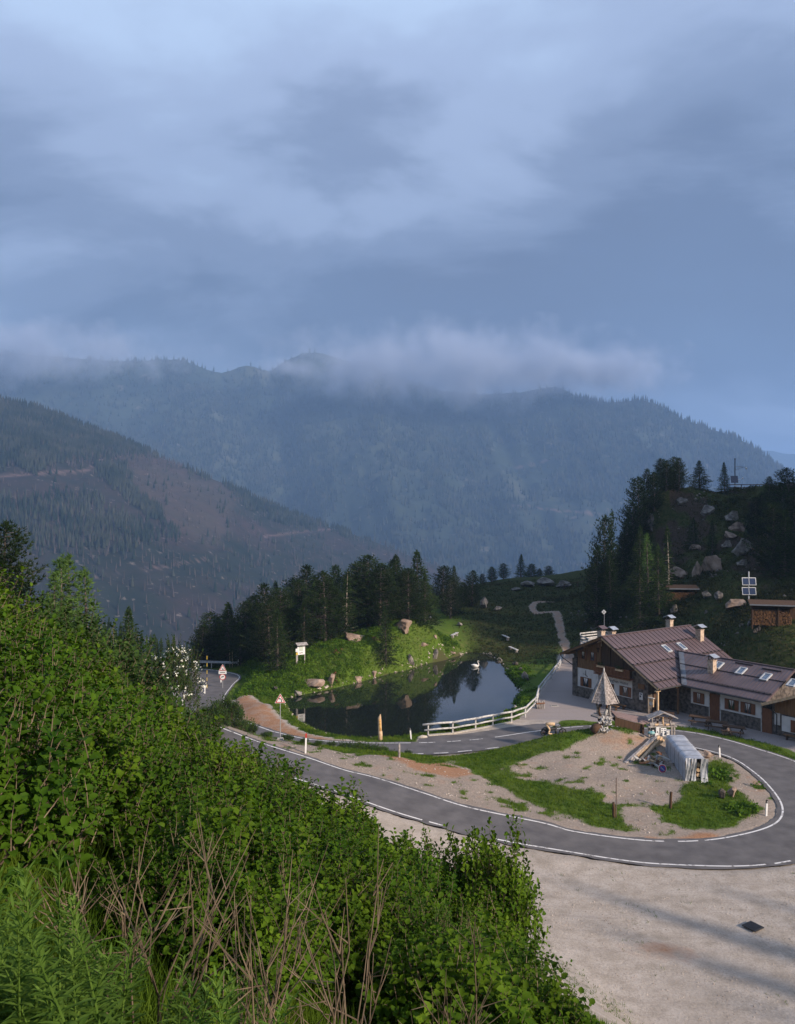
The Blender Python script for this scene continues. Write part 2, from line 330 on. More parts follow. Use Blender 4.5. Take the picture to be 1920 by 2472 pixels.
def height(P):
    P = np.asarray(P, float).reshape(-1, 2)
    z = base_h(P)
    # rough the wild slopes, keep the made ground even
    dr, rz = seg_dist(P, np.c_[RC[:, :2], RC[:, 2]][::3])
    court = np.minimum(sdf(P, COURT), sdf(P, PULLOUT))
    wild = smooth(3, 8, dr)*smooth(0, 5, court)*smooth(0, 4, np.where(P[:, 1] < 47, 0.0, 9.0))
    hill = smooth(4, 14, z)
    z = z+wild*((vnoise(P, .35, 1)-.5)*.5+(vnoise(P, .12, 2)-.5)*1.0*(0.4+hill*2.4)+hill*(vnoise(P, .5, 3)-.5)*1.1)
    # mound behind the heap, and the slope on which the camera stands
    m = np.exp(-(((P[:, 0]-19.3)/3.4)**2+((P[:, 1]-67.6)/1.9)**2)); z = z+1.0*m
    zs = 18.2-.55*np.maximum(P[:, 0], -26)-.42*P[:, 1]+(vnoise(P, .4, 5)-.5)*.4
    zs = np.where(P[:, 0] > 8, zs-(P[:, 0]-8)*.25, zs)
    k_ = 1.2; hh = np.clip(.5+.5*(zs-z)/k_, 0, 1); z = z*(1-hh)+zs*hh+k_*hh*(1-hh)
    # the court and the pullout are level
    z = np.where(court < 1.5, z*smooth(-1, 1.5, court)+0.0*(1-smooth(-1, 1.5, court)), z)
    # the road bed
    _, hw = seg_dist(P, np.c_[RC[:, :2], RW+.36][::3]); near_ = dr < 9
    if near_.any():
        Q = P[near_]; dI, zI = seg_dist(Q, EA[::3]); dO, zO = seg_dist(Q, EB[::3]); de = np.minimum(dI, dO); ze = np.where(dI < dO, zI, zO)
        ins = dr[near_] < hw[near_]; t = 1-smooth(0, 2.6, de); zz = z[near_]
        z[near_] = np.where(ins, ze-.04-.30*smooth(0, .7, de), zz*(1-t)+(ze-.045)*t)
    # the pond basin
    s = sdf(P, POND)
    t = 1-smooth(-.9, .7, s); z = z*(1-t)+(-1.5)*t
    t = smooth(.7, 0, s)*smooth(-2.5, -.5, s); z = z+t*(vnoise(P, .9, 8)-.5)*.35
    return z

def axis(fine0, fine1, step, lo, hi, g=1.22):
    a = list(np.arange(fine0, fine1+1e-6, step)); s = step
    while a[-1] < hi: s = min(s*g, 22); a.append(a[-1]+s)
    s = step; b = []; c = a[0]
    while c > lo: s = min(s*g, 22); c -= s; b.append(c)
    return np.array(b[::-1]+a)
GX = axis(-30, 62, .5, -260, 320); GY = axis(2, 146, .5, -80, 430)
XX, YY = np.meshgrid(GX, GY); PG = np.c_[XX.ravel(), YY.ravel()]; ZG = height(PG)
nx, ny = len(GX), len(GY)
GI = {'z': ZG.reshape(ny, nx)}
def sample(name, P):
    i = np.clip(np.searchsorted(GX, P[:, 0])-1, 0, nx-2); j = np.clip(np.searchsorted(GY, P[:, 1])-1, 0, ny-2); fx = (P[:, 0]-GX[i])/(GX[i+1]-GX[i]); fy = (P[:, 1]-GY[j])/(GY[j+1]-GY[j]); A = GI[name]
    return (A[j, i]*(1-fx)+A[j, i+1]*fx)*(1-fy)+(A[j+1, i]*(1-fx)+A[j+1, i+1]*fx)*fy
def hz(x, y):
    return float(sample('z', np.array([[x, y]]))[0])
def grid_mesh(name, V, nx, ny):
    me = bpy.data.meshes.new(name); n = (nx-1)*(ny-1)
    i, j = np.meshgrid(np.arange(nx-1), np.arange(ny-1)); a = (j*nx+i).ravel()
    F = np.stack([a, a+1, a+1+nx, a+nx], 1).astype(np.int32)
    me.vertices.add(len(V)); me.vertices.foreach_set('co', V.astype(np.float32).ravel())
    me.loops.add(n*4); me.loops.foreach_set('vertex_index', F.ravel()); me.polygons.add(n)
    me.polygons.foreach_set('loop_start', np.arange(0, n*4, 4, dtype=np.int32)); me.polygons.foreach_set('loop_total', np.full(n, 4, np.int32))
    me.polygons.foreach_set('use_smooth', np.ones(n, bool)); me.update(calc_edges=True); me.validate(); return me
# -- what covers the ground: 1 grass, 0 gravel; plus red earth and pale stone
def D(lst, z=.3): return gpl([(a*1.13208, b*1.13208) for a, b in lst], z)
GRASS_POLY = [D([(985, 1630), (1100, 1660), (1260, 1690), (1340, 1745), (1362, 1772), (1290, 1764), (1180, 1726), (1060, 1684), (985, 1650)]),
 D([(940, 1622), (1000, 1605), (1130, 1562), (1270, 1556), (1350, 1545), (1400, 1570), (1330, 1590), (1240, 1600), (1150, 1622), (1050, 1655), (1000, 1640)]),
 D([(1370, 1716), (1440, 1700), (1495, 1660), (1500, 1620), (1540, 1610), (1560, 1640), (1610, 1730), (1560, 1748), (1480, 1752), (1420, 1742)]),
 D([(560, 1570), (640, 1588), (800, 1590), (940, 1618), (935, 1640), (800, 1625), (660, 1615), (560, 1590)], 1.0)]
RED_POLY = [D([(800, 1608), (900, 1612), (1000, 1634), (1015, 1648), (960, 1656), (870, 1648), (815, 1630)], 1.2), D([(1380, 1790), (1440, 1778), (1520, 1780), (1500, 1792), (1420, 1796)], 0), D([(1590, 1650), (1630, 1670), (1640, 1690), (1600, 1690)], 0), D([(1470, 1690), (1500, 1672), (1510, 1690), (1480, 1702)], 0)]
dr, _ = seg_dist(PG, RC[:, :2][::3]); isl = inside(PG, ISLAND); court = sdf(PG, COURT)
grass = np.ones(len(PG)); nn = vnoise(PG, .5, 21); nf = vnoise(PG, 1.6, 22)
zs_ = 18.2-.55*np.maximum(PG[:, 0], -26)-.42*PG[:, 1]
park = (PG[:, 1] < 62) & (PG[:, 0] > -14) & ~isl & (zs_ < 6.5) & (ZG < 7.5) & (PG[:, 0] < 62)
grass[park] = 0.0
g_is = np.zeros(len(PG))
for poly in GRASS_POLY: g_is = np.maximum(g_is, smooth(.7, -.5, sdf(PG, poly)+(nn-.5)*2.6))
g_is = np.maximum(g_is, smooth(.55, .72, nf)*.8*smooth(1.4, 3.0, dr))
g_is = np.maximum(g_is, smooth(.75, 1.15, np.exp(-(((PG[:, 0]-19)/3.6)**2+((PG[:, 1]-68.6)/1.7)**2))+(nn-.5)*.9))
grass = np.where(isl, g_is*smooth(2.3, 3.4, dr+(nn-.5)*1.2), grass)
grass = grass*smooth(-.2, .9, court+(nn-.5)*.8)
strip = smooth(2.1, 2.6, dr)*smooth(4.6, 3.6, dr+(nn-.5)*1.6)*(PG[:, 1] > 62)*(PG[:, 0] > 14)*(~isl)
grass = np.maximum(grass, strip)
grass = grass*smooth(-.1, .7, sdf(PG, DIRTSTRIP)+(nf-.5)*1.0)*smooth(-.1, .4, sdf(PG, PULLOUT))
dp, _ = seg_dist(PG, PATH)
red = np.zeros(len(PG))
for poly in RED_POLY: red = np.maximum(red, smooth(.5, -.6, sdf(PG, poly)+(nn-.5)*2.0))
red = np.maximum(red, .75*smooth(.3, -.4, sdf(PG, DIRTSTRIP)))
red = np.maximum(red, .6*np.exp(-(((PG[:, 0]-12.4)/1.6)**2+((PG[:, 1]-36.5)/.8)**2)))
red = np.maximum(red, .42*smooth(.9, .4, dp)*(PG[:, 1] > 104)); red = np.maximum(red, isl*(.08+.5*(nn-.5)))
face = smooth(.35, .8, np.exp(-(((PG[:, 0]-19.3)/3.6)**2+((PG[:, 1]-66.2)/1.3)**2)))
grass *= 1-face*.75*(nn > .35); red = np.maximum(red, face*.42)
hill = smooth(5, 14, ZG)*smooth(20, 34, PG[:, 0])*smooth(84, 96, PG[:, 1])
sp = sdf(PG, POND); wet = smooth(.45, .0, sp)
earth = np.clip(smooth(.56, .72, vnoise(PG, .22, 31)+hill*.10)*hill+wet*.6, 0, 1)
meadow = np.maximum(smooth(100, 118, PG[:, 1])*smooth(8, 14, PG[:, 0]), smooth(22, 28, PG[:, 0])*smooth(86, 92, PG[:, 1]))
onpath = smooth(.85, .35, dp+(nf-.5)*.4); grass = grass*(1-onpath)
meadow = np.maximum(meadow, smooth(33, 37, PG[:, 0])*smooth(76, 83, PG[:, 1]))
me = grid_mesh('ground', np.c_[PG, ZG], nx, ny)
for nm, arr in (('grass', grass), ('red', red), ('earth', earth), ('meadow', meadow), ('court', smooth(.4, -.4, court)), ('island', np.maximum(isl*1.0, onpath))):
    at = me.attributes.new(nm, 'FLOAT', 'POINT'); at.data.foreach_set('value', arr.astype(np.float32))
GROUND = tag(link('ground', me), kind='structure')
def ground_material():
    m = bpy.data.materials.new('ground'); m.use_nodes = True; N = m.node_tree.nodes; L = m.node_tree.links; b = N['Principled BSDF']
    b.inputs['Roughness'].default_value = .95; b.inputs['Specular IOR Level'].default_value = .03
    pos = N.new('ShaderNodeNewGeometry').outputs['Position']
    def nz(s, d=5, r=.55):
        n = N.new('ShaderNodeTexNoise'); n.inputs['Scale'].default_value = s; n.inputs['Detail'].default_value = d; n.inputs['Roughness'].default_value = r; L.new(pos, n.inputs['Vector']); return n.outputs['Fac']
    def ramp(f, st):
        r = N.new('ShaderNodeValToRGB'); e = r.color_ramp.elements
        while len(e) < len(st): e.new(.5)
        for i, (p, c) in enumerate(st): e[i].position = p; e[i].color = (*c, 1)
        L.new(f, r.inputs[0]); return r.outputs[0]
    def mix(f, a, c):
        x = N.new('ShaderNodeMix'); x.data_type = 'RGBA'; L.new(f, x.inputs[0]); L.new(a, x.inputs[6]); L.new(c, x.inputs[7]); return x.outputs[2]
    def attr(n):
        a = N.new('ShaderNodeAttribute'); a.attribute_name = n; return a.outputs['Fac']
    def math_(op, a, c):
        x = N.new('ShaderNodeMath'); x.operation = op
        for i, s_ in enumerate((a, c)):
            if isinstance(s_, (int, float)): x.inputs[i].default_value = s_
            else: L.new(s_, x.inputs[i])
        return x.outputs[0]
    def sharpen(a, noise, w=.16):      # break a soft mask edge with noise
        x = N.new('ShaderNodeMapRange'); x.clamp = True; L.new(math_('ADD', a, math_('MULTIPLY', math_('SUBTRACT', noise, .5), 1.25)), x.inputs[0]); x.inputs[1].default_value = .5-w; x.inputs[2].default_value = .5+w; return x.outputs[0]
    fine = nz(7, 6, .7); mid = nz(1.1, 5); bigN = nz(.22, 3); peb = nz(9, 8, .85)
    gravel = ramp(mid, [(.3, (.31, .270, .225)), (.5, (.40, .350, .300)), (.7, (.46, .41, .36))])
    spk = ramp(peb, [(.30, (.42, .41, .40)), (.5, (1, 1, 1)), (.70, (1.3, 1.3, 1.3))])
    gm = N.new('ShaderNodeMix'); gm.data_type = 'RGBA'; gm.blend_type = 'MULTIPLY'; gm.inputs[0].default_value = .8; L.new(gravel, gm.inputs[6]); L.new(spk, gm.inputs[7])
    gst = mix(math_('MULTIPLY', ramp(bigN, [(.5, (0, 0, 0)), (.66, (1, 1, 1))]), .35), gm.outputs[2], ramp(fine, [(.3, (.28, .24, .20)), (.7, (.42, .36, .30))]))
    courtc = ramp(peb, [(.28, (.17, .15, .14)), (.5, (.31, .27, .255)), (.72, (.45, .40, .38))])
    gst = mix(math_('MULTIPLY', attr('island'), .75), gst, ramp(fine, [(.28, (.13, .10, .080)), (.5, (.255, .205, .165)), (.75, (.40, .34, .285))]))
    gst = mix(attr('court'), gst, courtc)
    mpT = N.new('ShaderNodeMapping'); mpT.inputs['Rotation'].default_value = (0, 0, .30); mpT.inputs['Scale'].default_value = (.10, 1.5, 1); L.new(pos, mpT.inputs[0])
    tr = N.new('ShaderNodeTexNoise'); tr.inputs['Scale'].default_value = 1.0; tr.inputs['Detail'].default_value = 3; L.new(mpT.outputs[0], tr.inputs['Vector'])
    gst = mix(math_('MULTIPLY', ramp(tr.outputs['Fac'], [(.52, (0, 0, 0)), (.66, (1, 1, 1))]), .30), gst, ramp(fine, [(.3, (.20, .175, .15)), (.7, (.32, .28, .245))]))
    weed = ramp(nz(.9, 7, .75), [(.60, (0, 0, 0)), (.70, (1, 1, 1))])
    gst = mix(math_('MULTIPLY', weed, .55), gst, ramp(fine, [(.3, (.17, .135, .105)), (.7, (.30, .25, .20))]))
    redc = ramp(fine, [(.3, (.22, .115, .065)), (.55, (.33, .19, .115)), (.8, (.42, .27, .18))])
    ground = mix(sharpen(attr('red'), mid, .3), gst, redc)
    gr = ramp(fine, [(.25, (.036, .074, .009)), (.5, (.078, .135, .015)), (.8, (.125, .180, .028))])
    gr2 = ramp(mid, [(.35, (.060, .075, .022)), (.5, (.070, .110, .020)), (.7, (.120, .120, .045))])
    grs = mix(ramp(bigN, [(.4, (.15, .15, .15)), (.65, (.8, .8, .8))]), gr, gr2)
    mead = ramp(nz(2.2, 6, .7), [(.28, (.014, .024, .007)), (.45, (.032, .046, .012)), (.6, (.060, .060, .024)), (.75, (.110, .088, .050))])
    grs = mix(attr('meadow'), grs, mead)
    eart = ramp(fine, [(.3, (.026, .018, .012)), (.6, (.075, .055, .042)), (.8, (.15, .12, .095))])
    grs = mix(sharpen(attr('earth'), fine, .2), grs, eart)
    col = mix(sharpen(attr('grass'), fine), ground, grs)
    L.new(col, b.inputs['Base Color'])
    bp = N.new('ShaderNodeBump'); bp.inputs['Strength'].default_value = .5; bp.inputs['Distance'].default_value = .08; L.new(math_('ADD', fine, math_('MULTIPLY', peb, .4)), bp.inputs['Height']); L.new(bp.outputs[0], b.inputs['Normal'])
    return m
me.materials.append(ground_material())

# ---------------------------------------------------------------- road
asph = mat('asphalt', (.088, .083, .085), .9, base2=(.145, .136, .135), scale=.9, detail=10, bump=.3, bscale=60, coord='World', lo=.30, hi=.70)
paint = mat('road_paint', (.20, .19, .185), .75, base2=(.70, .69, .67), scale=3.2, detail=9, coord='World', lo=.36, hi=.47)
def strip_mesh(name, A, B, m):
    n = len(A); V = np.empty((2*n, 3)); V[0::2] = A; V[1::2] = B
    F = [(2*i, 2*i+1, 2*i+3, 2*i+2) for i in range(n-1)]
    me_ = bpy.data.meshes.new(name); me_.from_pydata(V.tolist(), [], F); me_.materials.append(m)
    me_.update()
    if me_.polygons[0].normal.z < 0: me_.flip_normals()
    return me_
dirn = (RO-RI)/np.linalg.norm(RO-RI, axis=1)[:, None]
EDGE = 0.20+.30*vnoise(np.c_[np.arange(len(RI))*.7, np.zeros(len(RI))], .9, 3)
A_ = RI-dirn*EDGE[:, None]; B_ = RO+dirn*EDGE[:, None]
# shoulder of coarse broken asphalt towards the island, as the photo shows
for arr in (A_, B_): arr[:, 2] += .0
dens = [A_*(1-t)+B_*t for t in (0, .25, .5, .75, 1)]
vR = []; fR = []; n_ = len(A_)
for d_ in dens: vR.extend(d_.tolist())
for q in range(4):
    for i in range(n_-1): fR.append((q*n_+i, (q+1)*n_+i, (q+1)*n_+i+1, q*n_+i+1))
meR = bpy.data.meshes.new('road'); meR.from_pydata(vR, [], fR); meR.materials.append(asph); meR.update()
if meR.polygons[0].normal.z < 0: meR.flip_normals()
ROAD = tag(link('road', meR), kind='structure')
def patch(name, poly, z, m, parent=None):
    bm = bmesh.new(); vs_ = [bm.verts.new((p[0], p[1], z)) for p in poly]; bm.faces.new(vs_); bmesh.ops.triangulate(bm, faces=bm.faces[:])
    for f in bm.faces:
        if f.normal.z < 0: f.normal_flip()
    me_ = bpy.data.meshes.new(name); bm.to_mesh(me_); bm.free(); me_.materials.append(m); return link(name, me_, parent)
tag(patch('pullout', [(p[0], p[1]) for p in PULLOUT], .006-.014, asph), kind='structure')
# painted lines: runs along each edge, with the gaps and dashes of the photo
def line_on(edge, sgn, s0, s1, w=.13):
    P = edge[s0:s1+1].copy(); d = dirn[s0:s1+1]*sgn; P[:, 2] += .006
    return strip_mesh('marking_line', P-d*(w/2), P+d*(w/2), paint)
def near(edge, u, v, z=0):
    p = np.array(gp(u, v, z)); return int(np.argmin(np.linalg.norm(edge[:, :2]-p[:2], axis=1)))
def runs(edge, sgn, marks):
    for a, b in marks:
        i, j = sorted((a, b))
        if j-i > 0: link('marking_line', line_on(edge, sgn, i, j), ROAD)
iA = near(RI, 1606, 2031)-1; nI = len(RI)
runs(RI, 1, [(0, near(RI, 1606, 2031)), (near(RI, 1645, 2031), near(RI, 1690, 2029)), (near(RI, 1708, 2028), near(RI, 1790, 1812)), (near(RI, 1760, 1829)+2, near(RI, 1300, 1800))])
i0 = near(RI, 1204, 1806); 
for a, b in (((1204, 1806), (1172, 1809)), ((1141, 1812), (1110, 1815)), ((1084, 1818), (1050, 1820))): runs(RI, 1, [(near(RI, *a), near(RI, *b))])
runs(RI, 1, [(near(RI, 1020, 1821), nI-1)])
runs(RO, -1, [(0, near(RO, 1016, 1979, 1.3)), (near(RO, 1030, 1983, 1.2), near(RO, 1063, 1991, 1.05)), (near(RO, 1200, 2026, .6), near(RO, 1858, 2086)), (near(RO, 1878, 2084), near(RO, 1915, 2077)), (near(RO, 1915, 2077)+3, near(RO, 1418, 1753))])
runs(RO, -1, [(near(RO, 1412, 1754), near(RO, 1192, 1780))])
for a, b in (((1170, 1783), (1136, 1786)), ((1115, 1788), (1080, 1790)), ((1050, 1792), (1012, 1793))): runs(RO, -1, [(near(RO, *a), near(RO, *b))])
runs(RO, -1, [(near(RO, 989, 1793), len(RO)-1)])
# ---------------------------------------------------------------- pond
def water_mat():
    m = bpy.data.materials.new('pond_water'); m.use_nodes = True; N = m.node_tree.nodes; L = m.node_tree.links; b = N['Principled BSDF']
    b.inputs['Base Color'].default_value = (.012, .016, .014, 1); b.inputs['Roughness'].default_value = .015; b.inputs['IOR'].default_value = 1.33; b.inputs['Specular IOR Level'].default_value = 1.0
    n = N.new('ShaderNodeTexNoise'); n.inputs['Scale'].default_value = 2.2; n.inputs['Detail'].default_value = 3
    L.new(N.new('ShaderNodeNewGeometry').outputs['Position'], n.inputs['Vector']); bp = N.new('ShaderNodeBump'); bp.inputs['Strength'].default_value = .012; bp.inputs['Distance'].default_value = .1
    L.new(n.outputs['Fac'], bp.inputs['Height']); L.new(bp.outputs[0], b.inputs['Normal']); return m
big = []
for p in POND:
    c = np.array([5, 92]); v_ = np.array(p[:2])-c; big.append(tuple(c+v_*1.06))
tag(patch('pond', big, -.5, water_mat()), kind='structure')
# ================================================================ the mountains across the valley
def loft(name, ridge, foot, nb, amp, mat_, seed, power=1.0, sub=14, gully=1.0):
    """ridge and foot: lists of (u, v, distance); the face between them gets spurs and gullies"""
    R = np.array(catmull([tuple(px(*p)) for p in ridge], 1e9 if False else 30)); Fp = np.array(catmull([tuple(px(*p)) for p in foot], 30))
    def rs(P, n):
        d = np.r_[0, np.cumsum(np.linalg.norm(np.diff(P, axis=0), axis=1))]; t = np.linspace(0, d[-1], n); return np.stack([np.interp(t, d, P[:, k]) for k in range(3)], 1)
    na = sub; R = rs(R, na); Fp = rs(Fp, na)
    T = np.linspace(0, 1, nb); back = np.linspace(-.25, -.02, 6)
    rows = []
    for t in list(back)+list(T):
        if t < 0:
            P = R.copy(); P[:, 1] += -t*(np.linalg.norm(R-Fp, axis=1))*1.0; P[:, 2] -= (-t)*np.linalg.norm(R-Fp, axis=1)*.7
        else:
            P = R*(1-t)+Fp*t; P[:, 2] = R[:, 2]*(1-t**power)+Fp[:, 2]*t**power
        rows.append(P)
    V = np.concatenate(rows); tt = np.repeat(list(back)+list(T), na)
    arc = np.tile(np.linspace(0, np.linalg.norm(R[-1]-R[0]), na), nb+6)
    Q = np.c_[V[:, 0], V[:, 1]]
    g = (vnoise(np.c_[arc, tt*120], .004, seed, 4)-.5)*gully+(vnoise(Q, .006, seed+1, 5)-.5)*.6+(vnoise(Q, .03, seed+2, 4)-.5)*.16
    V[:, 2] += amp*g*np.clip(tt*4, 0, 1)*np.clip((1.15-tt)*3, 0, 1)
    V[:, 2] += amp*.05*(vnoise(Q, .05, seed+5, 3)-.5)
    me = grid_mesh(name, V, na, nb+6); me.materials.append(mat_)
    o = tag(link(name, me), kind='structure'); return o, V, tt, arc, na
def slope_mat(name, stops, big, fleck=.5, fs=.05):
    m = bpy.data.materials.new(name); m.use_nodes = True; N = m.node_tree.nodes; L = m.node_tree.links; b = N['Principled BSDF']; b.inputs['Roughness'].default_value = 1; b.inputs['Specular IOR Level'].default_value = 0
    g = N.new('ShaderNodeNewGeometry')
    def nz(s, d, off=0):
        n = N.new('ShaderNodeTexNoise'); n.inputs['Scale'].default_value = s; n.inputs['Detail'].default_value = d; n.inputs['Roughness'].default_value = .65
        mp = N.new('ShaderNodeMapping'); mp.inputs['Location'].default_value = (off, off, 0); L.new(g.outputs['Position'], mp.inputs[0]); L.new(mp.outputs[0], n.inputs['Vector']); return n.outputs['Fac']
    r = N.new('ShaderNodeValToRGB'); e = r.color_ramp.elements
    while len(e) < len(stops): e.new(.5)
    for i, (p, c) in enumerate(stops): e[i].position = p; e[i].color = (*c, 1)
    L.new(nz(big, 6), r.inputs[0])
    r2 = N.new('ShaderNodeValToRGB'); r2.color_ramp.elements[0].position = .62; r2.color_ramp.elements[1].position = .72; L.new(nz(fs, 3, 40), r2.inputs[0])
    x = N.new('ShaderNodeMix'); x.data_type = 'RGBA'; ml = N.new('ShaderNodeMath'); ml.operation = 'MULTIPLY'; ml.inputs[1].default_value = fleck; L.new(r2.outputs[0], ml.inputs[0]); L.new(ml.outputs[0], x.inputs[0])
    L.new(r.outputs[0], x.inputs[6]); x.inputs[7].default_value = (.26, .22, .20, 1)
    at = N.new('ShaderNodeAttribute'); at.attribute_name = 'bare'
    y = N.new('ShaderNodeMix'); y.data_type = 'RGBA'; L.new(at.outputs['Fac'], y.inputs[0]); L.new(x.outputs[2], y.inputs[6]); y.inputs[7].default_value = (.15, .108, .098, 1)
    L.new(y.outputs[2], b.inputs['Base Color']); return m
MID = slope_mat('felled_slope', [(.3, (.013, .020, .015)), (.45, (.023, .028, .022)), (.58, (.040, .032, .030)), (.72, (.062, .042, .037))], .006, .55, .09)
mid_ridge = [(-260, 935, 1450), (-100, 945, 1480), (0, 968, 1500), (100, 990, 1520), (200, 1030, 1540), (300, 1066, 1560), (400, 1110, 1580), (500, 1150, 1600), (600, 1195, 1620), (700, 1238, 1650), (800, 1274, 1680), (900, 1306, 1700), (1000, 1346, 1720), (1090, 1386, 1740), (1180, 1440, 1750), (1260, 1500, 1760)]
mid_foot = [(-300, 1700, 620), (0, 1700, 640), (300, 1690, 660), (600, 1680, 720), (900, 1660, 850), (1200, 1600, 1000), (1400, 1580, 1150)]
o_mid, V_mid, t_mid, a_mid, na_mid = loft('felled_slope', mid_ridge, mid_foot, 120, 60, MID, 41, 1.0, 220, 1.1)
FAR = slope_mat('forest_slope', [(.3, (.020, .030, .026)), (.5, (.032, .045, .034)), (.62, (.055, .065, .045)), (.75, (.085, .085, .065))], .0022, .35, .02)
far_ridge = [(-700, 800, 3300), (-300, 820, 3400), (0, 850, 3450), (150, 862, 3480), (300, 872, 3500), (420, 868, 3520), (480, 884, 3540), (535, 901, 3550), (595, 882, 3560), (650, 896, 3560), (690, 872, 3570), (752, 850, 3580), (820, 866, 3580), (885, 886, 3560), (960, 915, 3500), (1050, 940, 3420), (1150, 950, 3340), (1250, 948, 3260), (1340, 934, 3200), (1390, 955, 3160), (1470, 972, 3120), (1540, 966, 3080), (1590, 978, 3050), (1640, 1008, 3020), (1700, 1030, 3000), (1780, 1058, 2980), (1840, 1095, 2960), (1890, 1135, 2950), (1960, 1200, 2940), (2060, 1290, 2930), (2300, 1420, 2920)]
far_foot = [(-900, 1560, 1900), (-200, 1560, 2000), (300, 1560, 2050), (700, 1560, 2000), (1000, 1550, 1900), (1300, 1540, 1850), (1600, 1530, 1900), (1900, 1500, 2100), (2400, 1480, 2400)]
o_far, V_far, t_far, a_far, na_far = loft('mountain_range', far_ridge, far_foot, 150, 150, FAR, 61, 1.0, 420, 1.2)
back_ridge = [(1500, 1150, 6500), (1700, 1120, 6600), (1800, 1092, 6700), (1860, 1088, 6800), (1920, 1096, 6900), (2100, 1080, 7000), (2500, 1100, 7200)]
back_foot = [(1500, 1400, 4500), (1900, 1400, 4600), (2500, 1400, 4800)]
o_back, V_b, t_b, a_b, na_b = loft('distant_range', back_ridge, back_foot, 20, 60, FAR, 71, 1.0, 60)
# bare tracks and logged strips on the two slopes (a surface colour of the ground itself)
def bare_attr(o, V, tracks, patches):
    U = CU+FPX*V[:, 0]/V[:, 1]; VV = CV-FPX*(V[:, 2]-CAMZ)/V[:, 1]; P = np.c_[U, VV]; b = np.zeros(len(V))
    for tr, w in tracks: d, _ = seg_dist(P, tr); b = np.maximum(b, smooth(w, w*.3, d)*.9)
    for pa, s in patches: b = np.maximum(b, s*smooth(12, -18, sdf(P, pa)+(vnoise(P, .04, 9)-.5)*50))
    at = o.data.attributes.new('bare', 'FLOAT', 'POINT'); at.data.foreach_set('value', b.astype(np.float32))
bare_attr(o_mid, V_mid, [([(0, 1150), (110, 1142), (215, 1135), (235, 1112), (290, 1104), (360, 1098)], 4.5), ([(230, 1392), (380, 1370), (500, 1350)], 2.5), ([(640, 1295), (760, 1280), (830, 1276), (950, 1290)], 3)],
          [([(300, 1110), (370, 1098), (470, 1140), (575, 1185), (560, 1260), (520, 1330), (440, 1300), (350, 1220)], .26)])
bare_attr(o_far, V_far, [([(1240, 1130), (1290, 1122), (1320, 1110)], 3), ([(1240, 1220), (1350, 1232), (1460, 1242)], 2.5), ([(1330, 1360), (1430, 1362)], 3)], [])
bare_attr(o_back, V_b, [], [])
# -- forest standing on the slopes: tens of thousands of small conifers, one mass
def forest(name, V, tt, na, n, dens, hmin, hmax, m, seed, tmin=-.02, rf=1.0):
    rs = np.random.RandomState(seed); rows = len(V)//na; G = V.reshape(rows, na, 3); T = tt.reshape(rows, na)
    i = rs.uniform(5.5, rows-2, n*3); j = rs.uniform(0, na-2, n*3); a = i.astype(int); b = j.astype(int); fi = (i-a)[:, None]; fj = (j-b)[:, None]
    P = (G[a, b]*(1-fi)+G[a+1, b]*fi)*(1-fj)+(G[a, b+1]*(1-fi)+G[a+1, b+1]*fi)*fj; t = T[a, b]
    U = CU+FPX*P[:, 0]/P[:, 1]; VV = CV-FPX*(P[:, 2]-CAMZ)/P[:, 1]
    keep = rs.rand(len(P)) < dens(P, t, U, VV); P = P[keep][:n]; t = t[keep][:n]; k = len(P)
    h = rs.uniform(hmin, hmax, k); r = h*rs.uniform(.13, .20, k)*rf; an = rs.uniform(0, 6.28, k)
    V5 = np.empty((k, 8, 3))
    for q in range(4):
        V5[:, q, 0] = P[:, 0]+r*np.cos(an+q*1.5708); V5[:, q, 1] = P[:, 1]+r*np.sin(an+q*1.5708); V5[:, q, 2] = P[:, 2]+h*.10
        V5[:, 4+q, 0] = P[:, 0]+r*.55*np.cos(an+.7+q*1.5708); V5[:, 4+q, 1] = P[:, 1]+r*.55*np.sin(an+.7+q*1.5708); V5[:, 4+q, 2] = P[:, 2]+h*(.45+.1*np.sin(an*3+q))
    top = P.copy(); top[:, 2] += h; VV_ = np.concatenate([V5, top[:, None, :]], 1).reshape(-1, 3)
    o9 = (np.arange(k)*9)[:, None]
    tri = []
    for q in range(4): tri += [[q, (q+1) % 4, 4+q], [(q+1) % 4, 4+(q+1) % 4, 4+q], [4+q, 4+(q+1) % 4, 8]]
    F = np.concatenate([o9+np.array(x)[None, :] for x in tri], 1).reshape(-1, 3).astype(np.int32)
    me = bpy.data.meshes.new(name); nf = len(F); me.vertices.add(len(VV_)); me.vertices.foreach_set('co', VV_.astype(np.float32).ravel())
    me.loops.add(nf*3); me.loops.foreach_set('vertex_index', F.ravel()); me.polygons.add(nf); me.polygons.foreach_set('loop_start', np.arange(0, nf*3, 3, dtype=np.int32)); me.polygons.foreach_set('loop_total', np.full(nf, 3, np.int32))
    me.update(calc_edges=True); me.materials.append(m); return tag(link(name, me), kind='stuff')
forM = mat('far_conifers', (.016, .026, .018), 1, base2=(.050, .055, .040), scale=.02, detail=6, spec=0, coord='World', lo=.4, hi=.66)
forD = mat('dead_conifers', (.045, .040, .038), 1, base2=(.09, .075, .07), scale=.03, detail=5, spec=0, coord='World')
def poly_d(polys, soft=10):
    def f(P, t, U, VV):
        b = np.zeros(len(P)); Q = np.c_[U, VV]; nse = (vnoise(Q, .03, 77)-.5)*40
        for pa, s in polys: b = np.maximum(b, s*smooth(soft, -soft, sdf(Q, pa)+nse))
        return b
    return f
